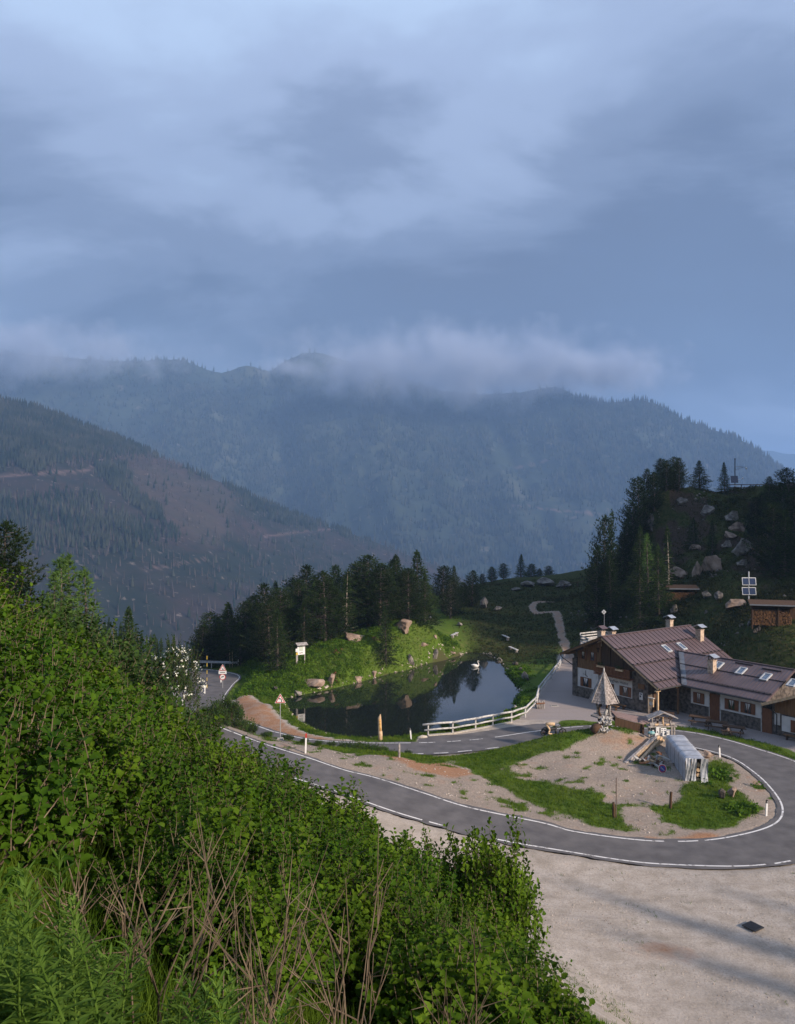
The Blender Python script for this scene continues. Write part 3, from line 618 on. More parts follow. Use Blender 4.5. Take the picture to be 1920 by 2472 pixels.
mid_forest = [([(-300, 900), (0, 940), (200, 1010), (330, 1060), (480, 1130), (430, 1118), (370, 1098), (230, 1105), (100, 1130), (-300, 1150)], 1.0), ([(225, 1115), (300, 1130), (330, 1180), (390, 1240), (430, 1290), (380, 1270), (300, 1210)], .9),
 ([(60, 1210), (180, 1190), (330, 1250), (420, 1300), (300, 1330), (60, 1330), (-200, 1340), (-200, 1240)], .42), ([(560, 1170), (640, 1200), (780, 1262), (760, 1280), (620, 1230), (560, 1200)], .55), ([(330, 1060), (560, 1170), (900, 1300), (900, 1312), (560, 1186), (330, 1075)], .7)]
forest('conifer_forest', V_mid, t_mid, na_mid, 24000, lambda P, t, U, VV: poly_d(mid_forest)(P, t, U, VV)+.01, 9, 18, forM, 5)
forest('dead_forest', V_mid, t_mid, na_mid, 16000, lambda P, t, U, VV: .06+.55*poly_d([mid_forest[2]], 40)(P, t, U, VV)+.35*(VV < 1130), 8, 15, forD, 6, rf=.5)
def far_d(P, t, U, VV):
    Q = np.c_[U, VV]; n = vnoise(Q, .008, 91, 4)
    d = np.where(n > .42, 1.0, .25); clear = [([(1150, 1090), (1280, 1060), (1380, 1110), (1330, 1180), (1180, 1180)], 1), ([(1230, 1190), (1500, 1210), (1460, 1290), (1260, 1270)], 1), ([(80, 960), (330, 1010), (380, 1060), (200, 1030)], 1), ([(820, 1230), (950, 1260), (930, 1310), (820, 1290)], .8)]
    return d*(1-.85*poly_d(clear, 25)(P, t, U, VV))
forest('conifer_forest', V_far, t_far, na_far, 40000, far_d, 16, 30, forM, 8)
# ================================================================ the inn
wood = mat('larch_boards', (.115, .060, .026), .75, base2=(.235, .130, .058), scale=3.0, detail=6, stretch=(6, 6, .35), bump=.2, bscale=12)
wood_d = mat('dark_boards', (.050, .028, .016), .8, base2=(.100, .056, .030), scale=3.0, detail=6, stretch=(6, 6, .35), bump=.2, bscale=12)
wood_r = mat('red_brown_wood', (.130, .050, .022), .7, base2=(.21, .090, .040), scale=4, detail=5, stretch=(5, 5, .5))
wood_g = mat('grey_weathered_wood', (.20, .18, .17), .85, base2=(.40, .37, .35), scale=4, detail=7, stretch=(1, 1, 1), bump=.3)
wood_l = mat('pale_cut_wood', (.42, .29, .17), .8, base2=(.60, .44, .28), scale=5, detail=6, bump=.2)
white_w = mat('white_limed_wood', (.33, .325, .315), .8, base2=(.56, .55, .535), scale=4, detail=6, bump=.15)
plaster = mat('white_plaster', (.50, .49, .48), .9, base2=(.64, .63, .62), scale=1.2, detail=6, bump=.1, bscale=30)
stone_d = mat('dark_rubble_stone', (.050, .042, .038), .95, base2=(.17, .145, .125), scale=3.2, detail=6, bump=.9, bscale=4.5)
stone_c = mat('chimney_stone', (.32, .24, .18), .95, base2=(.58, .46, .36), scale=4, detail=5, bump=.6, bscale=7)
roof_m = mat('brown_sheet_metal', (.090, .062, .064), .45, base2=(.130, .090, .092), scale=.8, detail=5, spec=.5, objvar=.06, bump=.05)
roof_dk = mat('dark_seam_metal', (.030, .022, .022), .5, var=.2, spec=.5)
zinc = mat('zinc_sheet', (.50, .53, .56), .35, base2=(.62, .65, .68), scale=3, metal=.6, spec=.5)
zinc_dull = mat('dull_zinc', (.16, .175, .20), .55, base2=(.22, .235, .26), scale=2, metal=.3)
glass = mat('dark_window_glass', (.015, .018, .022), .06, var=.3, spec=.8)
pane_s = mat('skylight_glass', (.10, .14, .20), .05, var=.2, spec=1.0)
white_f = mat('white_frame', (.44, .46, .48), .5, var=.06)
iron = mat('black_iron', (.020, .020, .022), .55, var=.2, spec=.5)
leaf_d = mat('flower_box_leaves', (.018, .030, .012), .8, base2=(.05, .075, .02), scale=20)
ink = mat('black_lettering', (.03, .03, .035), .8, var=.1)
A3 = Vector((.5707, -.8211, 0)).normalized(); D3 = Vector((-A3.y, A3.x, 0)); W0 = Vector((19.7, 88.2, 0))
INN = thing('mountain_inn', 'brown roofed mountain inn with timber gable, white panels and a long low wing', 'inn', W0, math.atan2(A3.y, A3.x))
def lp(name, mb, m, parent=None, sm=False):
    return link(name, mb.mesh(name, m, sm), parent or INN)
def in_local(u, v, P, n):
    """where one sight line meets a plane given in the inn's own frame"""
    Mi = frame(INN).inverted(); C = Mi @ Vector((0, 0, CAMZ)); q = Mi @ px(u, v, 100.0); r = q-C; P = Vector(P); n = Vector(n)
    return C+r*((P-C).dot(n)/r.dot(n))
def c1(x, y): return 1300+x/2.735, 1450+y/2.735
RX, RZ = 5.03, 7.27; SR, SL = .582, .436; EX, LX = 12.25, -.87; Y0, Y1 = -1.18, 14.3
def zr(x): return RZ-SR*(x-RX)
def zl(x): return RZ-SL*(RX-x)
# -- body
mb = MB()
prof = [(0, 0), (10.1, 0), (10.1, zr(10.1)-.25), (RX, RZ-.25), (0, zl(0)-.25)]
mb.add([(x, .12, z) for x, z in prof]+[(x, 13.2, z) for x, z in prof], [(0, 1, 2, 3, 4), (9, 8, 7, 6, 5), (0, 5, 6, 1), (1, 6, 7, 2), (4, 9, 5, 0)])
body = lp('wall', mb, stone_d)
mb = MB(); mb.box((.31, .02, 2.1), (.66, .3, 4.2)); mb.box((5.05, .04, .56), (10.1, .2, 1.12)); mb.box((9.15, .03, 2.1), (1.95, .24, 4.2)); lp('stone_facing', mb, stone_d, body)
# boarded field left of the loggia, every board its own
nb = 17; x0, x1 = .66, 3.95
for i in range(nb):
    xa = x0+(x1-x0)*i/nb; xb = x0+(x1-x0)*(i+1)/nb; mb = MB(); zt = zl((xa+xb)/2)-.3
    mb.box(((xa+xb)/2, .05+.012*(i % 2), (3.22+zt)/2), (xb-xa-.012, .14, zt-3.22)); lp('board', mb, wood, body)
mb = MB(); mb.box((2.12, .055, 2.18), (3.0, .15, 2.06)); lp('plaster_panel', mb, plaster, body)
mb = MB(); mb.box((5.98, .055, 1.98), (4.4, .15, 1.76)); lp('plaster_panel', mb, plaster, body)
for i in range(9):   # scalloped edge below the balcony
    mb = MB(); x = 4.05+i*.5; mb.prism([(x-.24, -.03, 3.02), (x+.24, -.03, 3.02), (x+.17, -.03, 2.9), (x, -.03, 2.82), (x-.17, -.03, 2.9)], (0, .05, 0)); lp('scallop', mb, white_w, body)
# loggia: boards flush with the wall, coloured dark for the shade of a recess
lg = MB(); lg.prism([(3.98, .035, 3.22), (9.9, .035, 3.22), (9.9, .035, zr(9.9)-.3), (RX, .035, RZ-.32), (3.98, .035, zl(3.98)-.3)], (0, .06, 0)); lp('loggia_shade_boards', lg, wood_d, body)
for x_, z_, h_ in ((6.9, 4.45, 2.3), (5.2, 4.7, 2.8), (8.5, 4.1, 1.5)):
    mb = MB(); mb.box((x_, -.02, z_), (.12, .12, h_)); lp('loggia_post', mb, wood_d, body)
bal = lp('balcony', (lambda m_: (m_.box((6.05, -.42, 3.17), (4.75, .9, .12)), m_)[1])(MB()), wood_r)
mb = MB(); mb.box((6.05, -.84, 4.14), (4.75, .09, .10)); mb.box((6.05, -.84, 3.36), (4.75, .07, .08)); mb.box((3.72, -.42, 4.14), (.08, .8, .1)); mb.box((8.38, -.42, 4.14), (.08, .8, .1)); lp('handrail', mb, wood_r, bal)
for i in range(26):
    mb = MB(); mb.box((3.74+i*.185, -.84, 3.72), (.11, .045, .80)); lp('baluster', mb, wood_r, bal)
for x in (4.75, 7.25):
    b_ = MB(); b_.box((x, -1.0, 4.05), (.95, .2, .18)); fb = lp('flower_box', b_, wood_l, bal)
    m2 = MB(); rr = random.Random(x)
    for k_ in range(60):
        p = Vector((x+rr.uniform(-.5, .5), -1.0+rr.uniform(-.16, .16), 4.15+rr.uniform(0, .3))); q = Vector((rr.uniform(-1, 1), rr.uniform(-1, 1), rr.uniform(-.2, 1))).normalized()*.1; w_ = q.orthogonal().normalized()*.06
        m2.add([p-w_, p+w_, p+q], [(0, 1, 2)])
    lp('plant', m2, leaf_d, fb)
def window(x0, x1, z0, z1, y, shutter=.36, parent=None, m=wood_r):
    w_ = MB(); xs0, xs1 = x0+shutter, x1-shutter
    w_.box(((xs0+xs1)/2, y-.02, (z0+z1)/2), (xs1-xs0, .06, z1-z0)); wo_ = lp('window', w_, wood_r, parent)
    xm = (xs0+xs1)/2; ww = (xs1-xs0-.12)/2
    for sx in (-1, 1):
        g = MB(); g.box((xm+sx*(ww/2+.015), y-.045, (z0+z1)/2), (ww-.03, .03, z1-z0-.12)); lp('pane', g, glass, wo_)
        c_ = MB(); c_.prism([(xm+sx*.02, y-.066, z1-.08), (xm+sx*(ww*.75), y-.066, z1-.08), (xm+sx*.06, y-.066, z0+.35)], (0, .004, 0)); lp('curtain', c_, plaster, wo_)
        s_ = MB(); xc = (x0+shutter/2) if sx < 0 else (x1-shutter/2)
        s_.box((xc, y-.05, (z0+z1)/2), (shutter-.03, .05, z1-z0)); s_.box((xc, y-.085, z0+.22), (shutter-.08, .03, .09)); s_.box((xc, y-.085, z1-.22), (shutter-.08, .03, .09)); lp('shutter', s_, m, wo_)
    return wo_
window(1.1, 2.68, 1.26, 2.28, -.02); window(4.3, 5.75, 1.22, 2.22, -.02); window(6.5, 8.02, 1.22, 2.24, -.02)
window(1.02, 2.02, 4.25, 5.15, -.03, .24); window(2.3, 3.4, 4.25, 5.25, -.03, .26)
mb = MB(); mb.box((1.85, -.04, 2.75), (.05, .03, .62)); mb.box((1.66, -.04, 2.62), (.36, .03, .04)); mb.ball((2.05, -.04, 2.44), .06); mb.tube((1.85, -.04, 2.62), (2.02, -.04, 2.46), .02); lp('iron_ornament', mb, iron, body)
mb = MB(); mb.box((3.6, -.04, 5.55), (.18, .06, .5)); mb.box((3.6, -.04, 5.7), (.42, .06, .16)); lp('crucifix', mb, wood_d, body)
mb = MB(); mb.box((9.3, -.12, 1.62), (.42, .03, .72)); nbd = lp('notice_board', mb, plaster, body)
mb = MB(); mb.box((9.3, -.14, 1.85), (.26, .01, .1)); mb.box((9.22, -.14, 1.6), (.16, .01, .2)); lp('print', mb, ink, nbd)
mb = MB(); mb.box((9.32, -.12, 2.62), (.78, .04, .5)); sgn = lp('wooden_sign', mb, wood_r, body)
mb = MB(); mb.box((9.32, -.15, 2.62), (.6, .02, .34)); lp('sign_face', mb, wood, sgn)
def text(name, s, size, loc, m, parent, rot=(math.pi/2, 0, 0), ext=.004, align='CENTER'):
    cu = bpy.data.curves.new(name, 'FONT'); cu.body = s; cu.size = size; cu.extrude = ext; cu.align_x = align; cu.resolution_u = 2
    o_ = bpy.data.objects.new(name, cu); COL.objects.link(o_); dg = bpy.context.evaluated_depsgraph_get()
    me_ = bpy.data.meshes.new_from_object(o_.evaluated_get(dg)); bpy.data.objects.remove(o_); me_.materials.append(m)
    o_ = link(name, me_, parent); o_.location = loc; o_.rotation_euler = rot; return o_
text('lettering', 'Manghen Hütte', .46, (6.15, -.028, 2.42), ink, body)
# -- main roof: slab, rafters, then every sheet
mb = MB()
mb.add([(LX, Y0, zl(LX)-.2), (RX, Y0, RZ-.2), (EX, Y0, zr(EX)-.2), (LX, Y1, zl(LX)-.2), (RX, Y1, RZ-.2), (EX, Y1, zr(EX)-.2), (LX, Y0, zl(LX)-.03), (RX, Y0, RZ-.03), (EX, Y0, zr(EX)-.03), (LX, Y1, zl(LX)-.03), (RX, Y1, RZ-.03), (EX, Y1, zr(EX)-.03)],
       [(0, 1, 4, 3), (1, 2, 5, 4), (6, 9, 10, 7), (7, 10, 11, 8), (0, 6, 7, 1), (1, 7, 8, 2), (3, 4, 10, 9), (4, 5, 11, 10), (0, 3, 9, 6), (2, 8, 11, 5)])
roof = lp('roof', mb, wood_d)
for sgn_, nm in ((1, 'r'), (-1, 'l')):
    a_ = Vector((RX, Y0-.03, RZ-.13)); b_ = Vector((EX, Y0-.03, zr(EX)-.13)) if sgn_ > 0 else Vector((LX, Y0-.03, zl(LX)-.13))
    nseg = 5
    for k_ in range(nseg):   # barge boards in lengths, as the photo shows their joints
        m_ = MB(); m_.bar(a_.lerp(b_, k_/nseg+.004), a_.lerp(b_, (k_+1)/nseg-.004), .06, .24); lp('barge_board', m_, wood_l if sgn_ > 0 else wood, roof)
    m_ = MB(); m_.bar(a_+Vector((0, -.02, .14)), b_+Vector((0, -.02, .14)), .14, .05); lp('verge_trim', m_, roof_dk, roof)
for xx in (0.1, 2.6, RX, 7.6, 10.0):
    m_ = MB(); z_ = (zr(xx) if xx >= RX else zl(xx))-.32; m_.box((xx, -.5, z_), (.2, 1.3, .22)); lp('purlin', m_, wood, roof)
NC = 22; dy = (Y1-Y0)/NC
wr = [0, 2.0, 4.2, 6.5, 7.22]
for r_ in range(4):
    xa, xb = RX+wr[r_], RX+wr[r_+1]; ang = math.atan(SR); L_ = (xb-xa)/math.cos(ang)
    pm = MB(); lift = .035*(3-r_)/3
    pm.box((L_/2, dy/2, .012), (L_+.05, dy-.012, .016)); pm.box((L_/2, 0.0, .035), (L_+.05, .035, .055), mi=1)
    mesh = pm.mesh('roof_sheet', [roof_m, roof_dk])
    for c_ in range(NC):
        o_ = link('roof_sheet', mesh, roof); o_.location = (xa, Y0+c_*dy, zr(xa)-.02+lift); o_.rotation_euler = (0, ang, 0)
    if r_ < 3:
        g = MB(); g.bar((xb, Y0+.1, zr(xb)+.05+lift), (xb, Y1-.1, zr(xb)+.05+lift), .07, .07)
        for c_ in range(NC+1): g.box((xb-.06, Y0+c_*dy, zr(xb)+.11+lift), (.16, .09, .14))
        lp('snow_guard', g, roof_dk, roof)
xa = LX; ang = math.atan(SL); L_ = (RX-LX)/math.cos(ang); pm = MB(); pm.box((L_/2, dy/2, .012), (L_, dy-.012, .016)); pm.box((L_/2, 0, .035), (L_, .035, .055), mi=1); mesh = pm.mesh('roof_sheet', [roof_m, roof_dk])
for c_ in range(NC):
    o_ = link('roof_sheet', mesh, roof); o_.location = (xa, Y0+c_*dy, zl(xa)-.02); o_.rotation_euler = (0, -ang, 0)
m_ = MB(); m_.bar((RX, Y0, RZ+.05), (RX, Y1, RZ+.05), .3, .05); lp('ridge_cap', m_, roof_m, roof)
m_ = MB(); m_.tube((EX+.06, Y0, zr(EX)-.12), (EX+.06, 2.4, zr(EX)-.12), .075, n=8); m_.path([(LX-.06, Y0+.05, zl(LX)-.12), (LX-.06, Y1, zl(LX)-.12)], .075, 8); m_.path([(LX-.06, Y0+.1, zl(LX)-.16), (LX+.15, Y0+.2, zl(LX)-.5), (.02, -.1, zl(LX)-1.3), (.02, -.1, 3)], .05, 6); lp('gutter', m_, iron, roof)
# -- porch
for y in (-.95, 2.3):
    m_ = MB(); m_.box((11.95, y, 1.5), (.16, .16, 3.0)); m_.box((11.95, y, 2.75), (.2, .7, .14)); lp('porch_post', m_, wood_l if y < 0 else wood)
m_ = MB(); m_.bar((11.95, -1.1, 2.98), (11.95, 4, 2.98), .18, .2); lp('porch_beam', m_, wood)
m_ = MB(); m_.box((10.16, 1.2, 1.05), (.08, 1.0, 2.1)); lp('porch_door', m_, wood_d)
window(20, 20.01, 1, 1.01, -50, .001) if False else None
m_ = MB(); m_.box((10.75, -.35, 1.25), (.5, .12, .75)); hb = lp('hanging_board', m_, wood_l); m2 = MB(); m2.box((10.75, -.36, 1.75), (.62, .3, .08)); m2.tube((10.75, -.46, 1.2), (10.75, -.43, 1.2), .2, n=10); lp('board_hood', m2, white_w, hb)
# -- wing
WY, WE, WR, WZ0, WZ1 = 3.16, 2.36, 7.4, 3.05, 5.4
def wz(y): return WZ0+(WZ1-WZ0)*(y-WE)/(WR-WE) if y <= WR else WZ1-(WZ1-WZ0)*(y-WR)/(WR-WE)
m_ = MB(); pr = [(WY, 0), (11.6, 0), (11.6, wz(11.6)-.22), (WR, WZ1-.22), (WY, wz(WY)-.22)]
m_.add([(10.1, y, z) for y, z in pr]+[(20.42, y, z) for y, z in pr], [(4, 3, 2, 1, 0), (5, 6, 7, 8, 9), (0, 1, 6, 5), (1, 2, 7, 6), (3, 4, 9, 8), (4, 0, 5, 9)]); wing = lp('wing_wall', m_, stone_d)
for xa, xb in ((12.9, 14.98), (16.17, 20.36)):
    m_ = MB(); m_.box(((xa+xb)/2, WY-.04, 1.96), (xb-xa, .1, 1.5)); lp('plaster_panel', m_, plaster, wing)
for xx in (14.98, 16.17, 20.38):
    m_ = MB(); m_.box((xx, WY-.06, 1.2), (.07, .14, 2.5)); lp('door_post', m_, white_w, wing)
m_ = MB(); m_.box((15.57, WY-.03, 1.28), (1.1, .08, 2.56)); dr_ = lp('door', m_, wood_r, wing)
for k_ in range(6):
    m2 = MB(); m2.box((15.1+k_*.19, WY-.08, 1.26), (.17, .03, 2.4)); lp('door_board', m2, wood_r, dr_)
m2 = MB(); m2.ball((15.98, WY-.12, 1.1), .05); lp('handle', m2, iron, dr_)
window(16.66, 18.12, 1.40, 2.42, WY-.1, parent=wing); window(18.32, 19.8, 1.40, 2.42, WY-.1, parent=wing); window(13.2, 14.45, 1.35, 2.42, WY-.1, parent=wing)
m_ = MB(); m_.box((20.9, WY-.02, 1.12), (.92, .1, 2.24)); dr2 = lp('door', m_, wood_r, wing)
WX0, WX1 = 8.2, 21.25
m_ = MB(); pr = [(WE, WZ0), (WR, WZ1), (12.44, WZ0), (12.44, WZ0-.17), (WR, WZ1-.17), (WE, WZ0-.17)]
xs_ = [WX0, WX1]; m_.add([(WX0+(0 if i in (1, 4) else 4.2), y, z) for i, (y, z) in enumerate(pr)]+[(WX1, y, z) for y, z in pr], [(5, 4, 3, 2, 1, 0), (6, 7, 8, 9, 10, 11), (0, 1, 7, 6), (1, 2, 8, 7), (2, 3, 9, 8), (3, 4, 10, 9), (4, 5, 11, 10), (5, 0, 6, 11)]); wroof = lp('wing_roof', m_, roof_m)
rb = MB(); nS = 24
for k_ in range(nS+1):
    x = 12.5+(WX1-12.6)*k_/nS; rb.bar((x, WE, WZ0+.012), (x, WR, WZ1+.012), .03, .035)
for k_ in range(8):
    x = 8.6+k_*.5; t = max(0, (12.3-x)/4.05); y0_ = WE+(WR-WE)*t; rb.bar((x, y0_+.15, wz(y0_+.15)+.012), (x, WR, WZ1+.012), .03, .035)
lp('standing_seam', rb, roof_m, wroof)
for t, dz in ((.19, .06), (.60, .05)):
    y = WE+(WR-WE)*t; g = MB(); g.bar((12.4-4*t, y, wz(y)+dz), (WX1, y, wz(y)+dz), .07, .06)
    if t < .5:
        g.bar((12.4-4*t, y, wz(y)+.16), (WX1, y, wz(y)+.16), .03, .03)
        for k_ in range(18): g.box((11.9+k_*.54, y, wz(y)+.1), (.03, .1, .16))
    lp('snow_guard', g, roof_dk, wroof)
m_ = MB(); m_.bar((WX0, WR, WZ1+.03), (WX1, WR, WZ1+.03), .26, .04); lp('ridge_cap', m_, roof_m, wroof)
m_ = MB(); m_.add([(12.32, WE, WZ0+.03), (12.95, WE, WZ0+.03), (9.1, WR-.15, WZ1-.03), (8.45, WR-.15, WZ1-.03)], [(0, 1, 2, 3)]); m_.add([(12.32, WE, WZ0+.03), (8.45, WR-.15, WZ1-.03), (8.45, WR-.15, WZ1+.35), (12.32, WE, WZ0+.40)], [(0, 1, 2, 3)]); lp('valley_flashing', m_, zinc_dull, wroof)
m_ = MB(); m_.tube((12.4, WE-.06, WZ0-.1), (WX1, WE-.06, WZ0-.1), .07); m_.path([(21.1, WE-.06, WZ0-.14), (21.3, WE+.1, WZ0-.5), (21.9, WY-.2, WZ0-1.1), (21.9, WY-.2, .2)], .045, 6); lp('gutter', m_, iron, wroof)
# -- cross gable at the end of the wing
CXR, CZ, CXL, CZL = 25.9, 4.95, 21.05, 2.9; CSL = (CZ-CZL)/(CXR-CXL); CXE = 2*CXR-CXL
m_ = MB(); pr = [(21.4, 0), (30.4, 0), (30.4, CZ-CSL*4.5-.25), (CXR, CZ-.25), (21.4, CZ-CSL*4.5-.25)]
m_.add([(x, WY-.02, z) for x, z in pr]+[(x, 10.5, z) for x, z in pr], [(0, 1, 2, 3, 4), (9, 8, 7, 6, 5), (0, 5, 6, 1), (1, 6, 7, 2), (4, 9, 5, 0)]); xw = lp('cross_wall', m_, stone_d)
for k_ in range(22):
    xa = 21.7+k_*.39; z1_ = CZ-CSL*abs(xa+.19-CXR)-.3; m2 = MB(); m2.box((xa+.19, WY-.07+.012*(k_ % 2), (2.05+z1_)/2), (.375, .1, z1_-2.05)); lp('board', m2, wood, xw)
m_ = MB(); m_.box((24.2, WY-.08, 1.22), (3.7, .1, 1.4)); lp('plaster_panel', m_, plaster, xw)
m_ = MB(); m_.box((21.9, WY-.06, 1.55), (.5, .08, 1.2)); lp('plaster_panel', m_, plaster, xw)
window(23.2, 24.7, .62, 1.7, WY-.14, parent=xw)
m_ = MB(); ye = WE-.35
m_.add([(CXL, ye, CZL), (CXR, ye, CZ), (CXE, ye, CZL), (CXL, 10.8, CZL), (CXR, 10.8, CZ), (CXE, 10.8, CZL), (CXL, ye, CZL-.16), (CXR, ye, CZ-.16), (CXE, ye, CZL-.16), (CXL, 10.8, CZL-.16), (CXR, 10.8, CZ-.16), (CXE, 10.8, CZL-.16)], [(0, 1, 4, 3), (1, 2, 5, 4), (6, 9, 10, 7), (7, 10, 11, 8), (0, 6, 7, 1), (1, 7, 8, 2), (0, 3, 9, 6), (2, 8, 11, 5), (3, 4, 10, 9), (4, 5, 11, 10)]); xr = lp('cross_roof', m_, roof_m)
for s_ in (CXL, CXE):
    m_ = MB(); m_.bar((s_, ye-.04, CZL-.1), (CXR, ye-.04, CZ-.1), .07, .26); lp('barge_board', m_, wood_l if s_ == CXL else wood, xr)
# -- skylights and chimneys
Nm = (SR, 0, 1); Nw = (0, -(WZ1-WZ0)/(WR-WE), 1)
def skylight(p, main):
    if main: R = Matrix.Rotation(math.atan(SR), 3, 'Y'); sz = (1.15, .75)
    else: R = Matrix.Rotation(math.atan((WZ1-WZ0)/(WR-WE)), 3, 'X'); sz = (.78, 1.15)
    f_ = MB()
    c = Vector(p)+R @ Vector((0, 0, .09)); w2, h2 = sz[0]/2, sz[1]/2
    for q, s2 in (((w2-.06, 0, 0), (.12, sz[1], .14)), ((-w2+.06, 0, 0), (.12, sz[1], .14)), ((0, h2-.06, 0), (sz[0]-.24, .12, .14)), ((0, -h2+.06, 0), (sz[0]-.24, .12, .14))): f_.box(c+R @ Vector(q), s2, R)
    o_ = lp('skylight', f_, white_f, roof if main else wroof); g = MB(); g.box(c+R @ Vector((0, 0, -.01)), (sz[0]-.24, sz[1]-.24, .06), R); lp('pane', g, pane_s, o_)
for q in ((845, 320), (945, 305)): skylight(in_local(*c1(*q), (RX, 0, RZ), Nm), True)
for q in ((1188, 432), (1340, 468), (1503, 508), (1680, 548)): skylight(in_local(*c1(*q), (12, WR, WZ1), Nw), False)
for q in ((1310, 405+30), (1490, 475)): 
    p = in_local(*c1(*q), (12, WR, WZ1), Nw); m_ = MB(); m_.box((p.x+.5, p.y+.5, p.z+.3), (1.9, .1, .1)); lp('snow_stop', m_, roof_dk, wroof)
def chimney(x, y, z0, z1, s=.62, cap=zinc, bodym=stone_c):
    m_ = MB(); m_.box((x, y, (z0+z1)/2), (s, s, z1-z0)); m_.box((x, y, z1+.03), (s+.1, s+.1, .06)); ch = lp('chimney', m_, bodym, roof)
    c_ = MB(); w_ = s*.95
    for sx in (-1, 1): c_.bar((x, y, z1+.62), (x+sx*w_, y, z1+.34), 1.55*s, .04, up=Vector((0, 0, 1)))
    lp('chimney_cap', c_, cap, ch); p_ = MB()
    for sx in (-1, 1):
        for sy in (-1, 1): p_.box((x+sx*s*.38, y+sy*s*.38, z1+.24), (.08, .08, .42))
    lp('cap_post', p_, stone_d, ch)
p = in_local(*c1(1060, 262), (RX, 0, RZ), Nm); chimney(p.x-.1, p.y+.3, p.z-.6, p.z+1.15, .66)
p = in_local(*c1(1140, 478), (12, WR, WZ1), Nw); chimney(p.x-.05, p.y+.25, p.z-.5, p.z+1.25, .62)
chimney(RX-1.3, .3, 6.0, 7.55, .6, roof_m); chimney(RX-2.1, 3.0, 5.8, 7.15, .6); chimney(RX-1.1, 11.9, 6.2, 7.9, .6)
# -- benches and tables in front
def place_local(x, y, z=0): return frame(INN) @ Vector((x, y, z))
TB = thing('picnic_table', 'dark wooden picnic table beside the brown wing door', 'table', place_local(15.6, .6), INN.rotation_euler.z+.45, 'picnic tables before the wing')
for k_ in range(5):
    m_ = MB(); m_.box((0, -.34+k_*.17, .76), (1.9, .155, .045)); lp('table_board', m_, wood_d, TB)
for sy in (-1, 1):
    m_ = MB(); m_.box((0, sy*.78, .45), (1.9, .28, .045)); lp('seat', m_, wood_d, TB)
for sx in (-.65, .65):
    m_ = MB(); m_.bar((sx, -.75, .04), (sx, .28, .74), .06, .1); m_.bar((sx+.07, .75, .04), (sx+.07, -.28, .74), .06, .1); m_.box((sx-.06, 0, .40), (.06, 1.75, .09)); lp('trestle', m_, wood_d, TB)
for (x, y, lab) in ((17.6, .3, 'dark wooden picnic table between two others below the shuttered windows'), (19.5, 0.0, 'dark wooden picnic table next to the boulder by the road'), (12.6, -.9, 'sunlit wooden picnic table beside the porch post')):
    t_ = copy_tree(TB); t_.location = place_local(x, y); t_['label'] = lab
    t_.rotation_euler.z = INN.rotation_euler.z+.45+random.uniform(-.1, .1)
BN = thing('bench', 'long plain wooden bench against the stone foot of the timber gable', 'bench', place_local(6.6, -.75), INN.rotation_euler.z)
m_ = MB(); m_.box((0, 0, .45), (2.6, .36, .06)); lp('seat', m_, wood, BN)
for sx in (-1, 1):
    m_ = MB(); m_.box((sx, 0, .21), (.08, .3, .42)); lp('leg', m_, wood_d, BN)
b2 = copy_tree(BN); b2.location = place_local(6.4, -1.7); b2['label'] = 'weathered wooden bench standing free on the gravel before the gable'
b3 = copy_tree(BN); b3.location = place_local(24.2, 2.4); b3['label'] = 'grey wooden bench below the white panel of the cross gable'
# -- terrace behind the roof with a mast and its dish
def fence_box(o, pts, h, rails, m, post=.1):
    for p in pts:
        m_ = MB(); m_.box((p[0], p[1], p[2]+h/2), (post, post, h)); m_.build('post', m, o)
    for a_, b_ in zip(pts[:-1], pts[1:]):
        for r_ in rails:
            m_ = MB(); m_.bar((a_[0], a_[1], a_[2]+r_), (b_[0], b_[1], b_[2]+r_), .05, .16); m_.build('rail', m, o)
tb = px(1432, 1548, 104); tz = tb.z
TER = thing('roof_terrace', 'grey railed wooden terrace on posts behind the ridge of the inn', 'terrace', (tb.x, tb.y, hz(tb.x, tb.y)))
q = [px(1401, 1540, 104), px(1422, 1555, 101), px(1476, 1545, 103), px(1476, 1530, 107), px(1450, 1515, 108), px(1401, 1528, 106)]
q = [(p.x, p.y, tz-.3) for p in q]
m_ = MB(); m_.prism([(p[0], p[1], tz-.42) for p in q], (0, 0, .12)); m_.build('deck', wood_g, TER)
for p in q:
    g_ = hz(p[0], p[1]); m_ = MB(); m_.box((p[0], p[1], (g_-.2+tz-.42)/2), (.14, .14, tz-.42-g_+.2)); m_.build('stilt', wood_g, TER)
fence_box(TER, q+[q[0]], 1.1, (.35, .7, 1.05), white_w)
ms = px(1459, 1520, 105); MS = thing('antenna_mast', 'slim grey mast with a square white antenna above the terrace', 'antenna', (ms.x, ms.y, tz-.3))
top = px(1459, 1477, 105); m_ = MB(); m_.tube((ms.x, ms.y, tz-.3), top, .045, n=8); m_.build('mast', zinc_dull, MS)
m_ = MB(); R = Matrix.Rotation(math.radians(45), 3, 'Y'); m_.box(top+Vector((-.08, -.12, .0)), (.46, .1, .46), R); an_ = m_.build('antenna_panel', white_f, MS); m_ = MB(); m_.box(top+Vector((-.08, -.19, 0)), (.12, .03, .12), R); m_.build('feed', iron, an_)
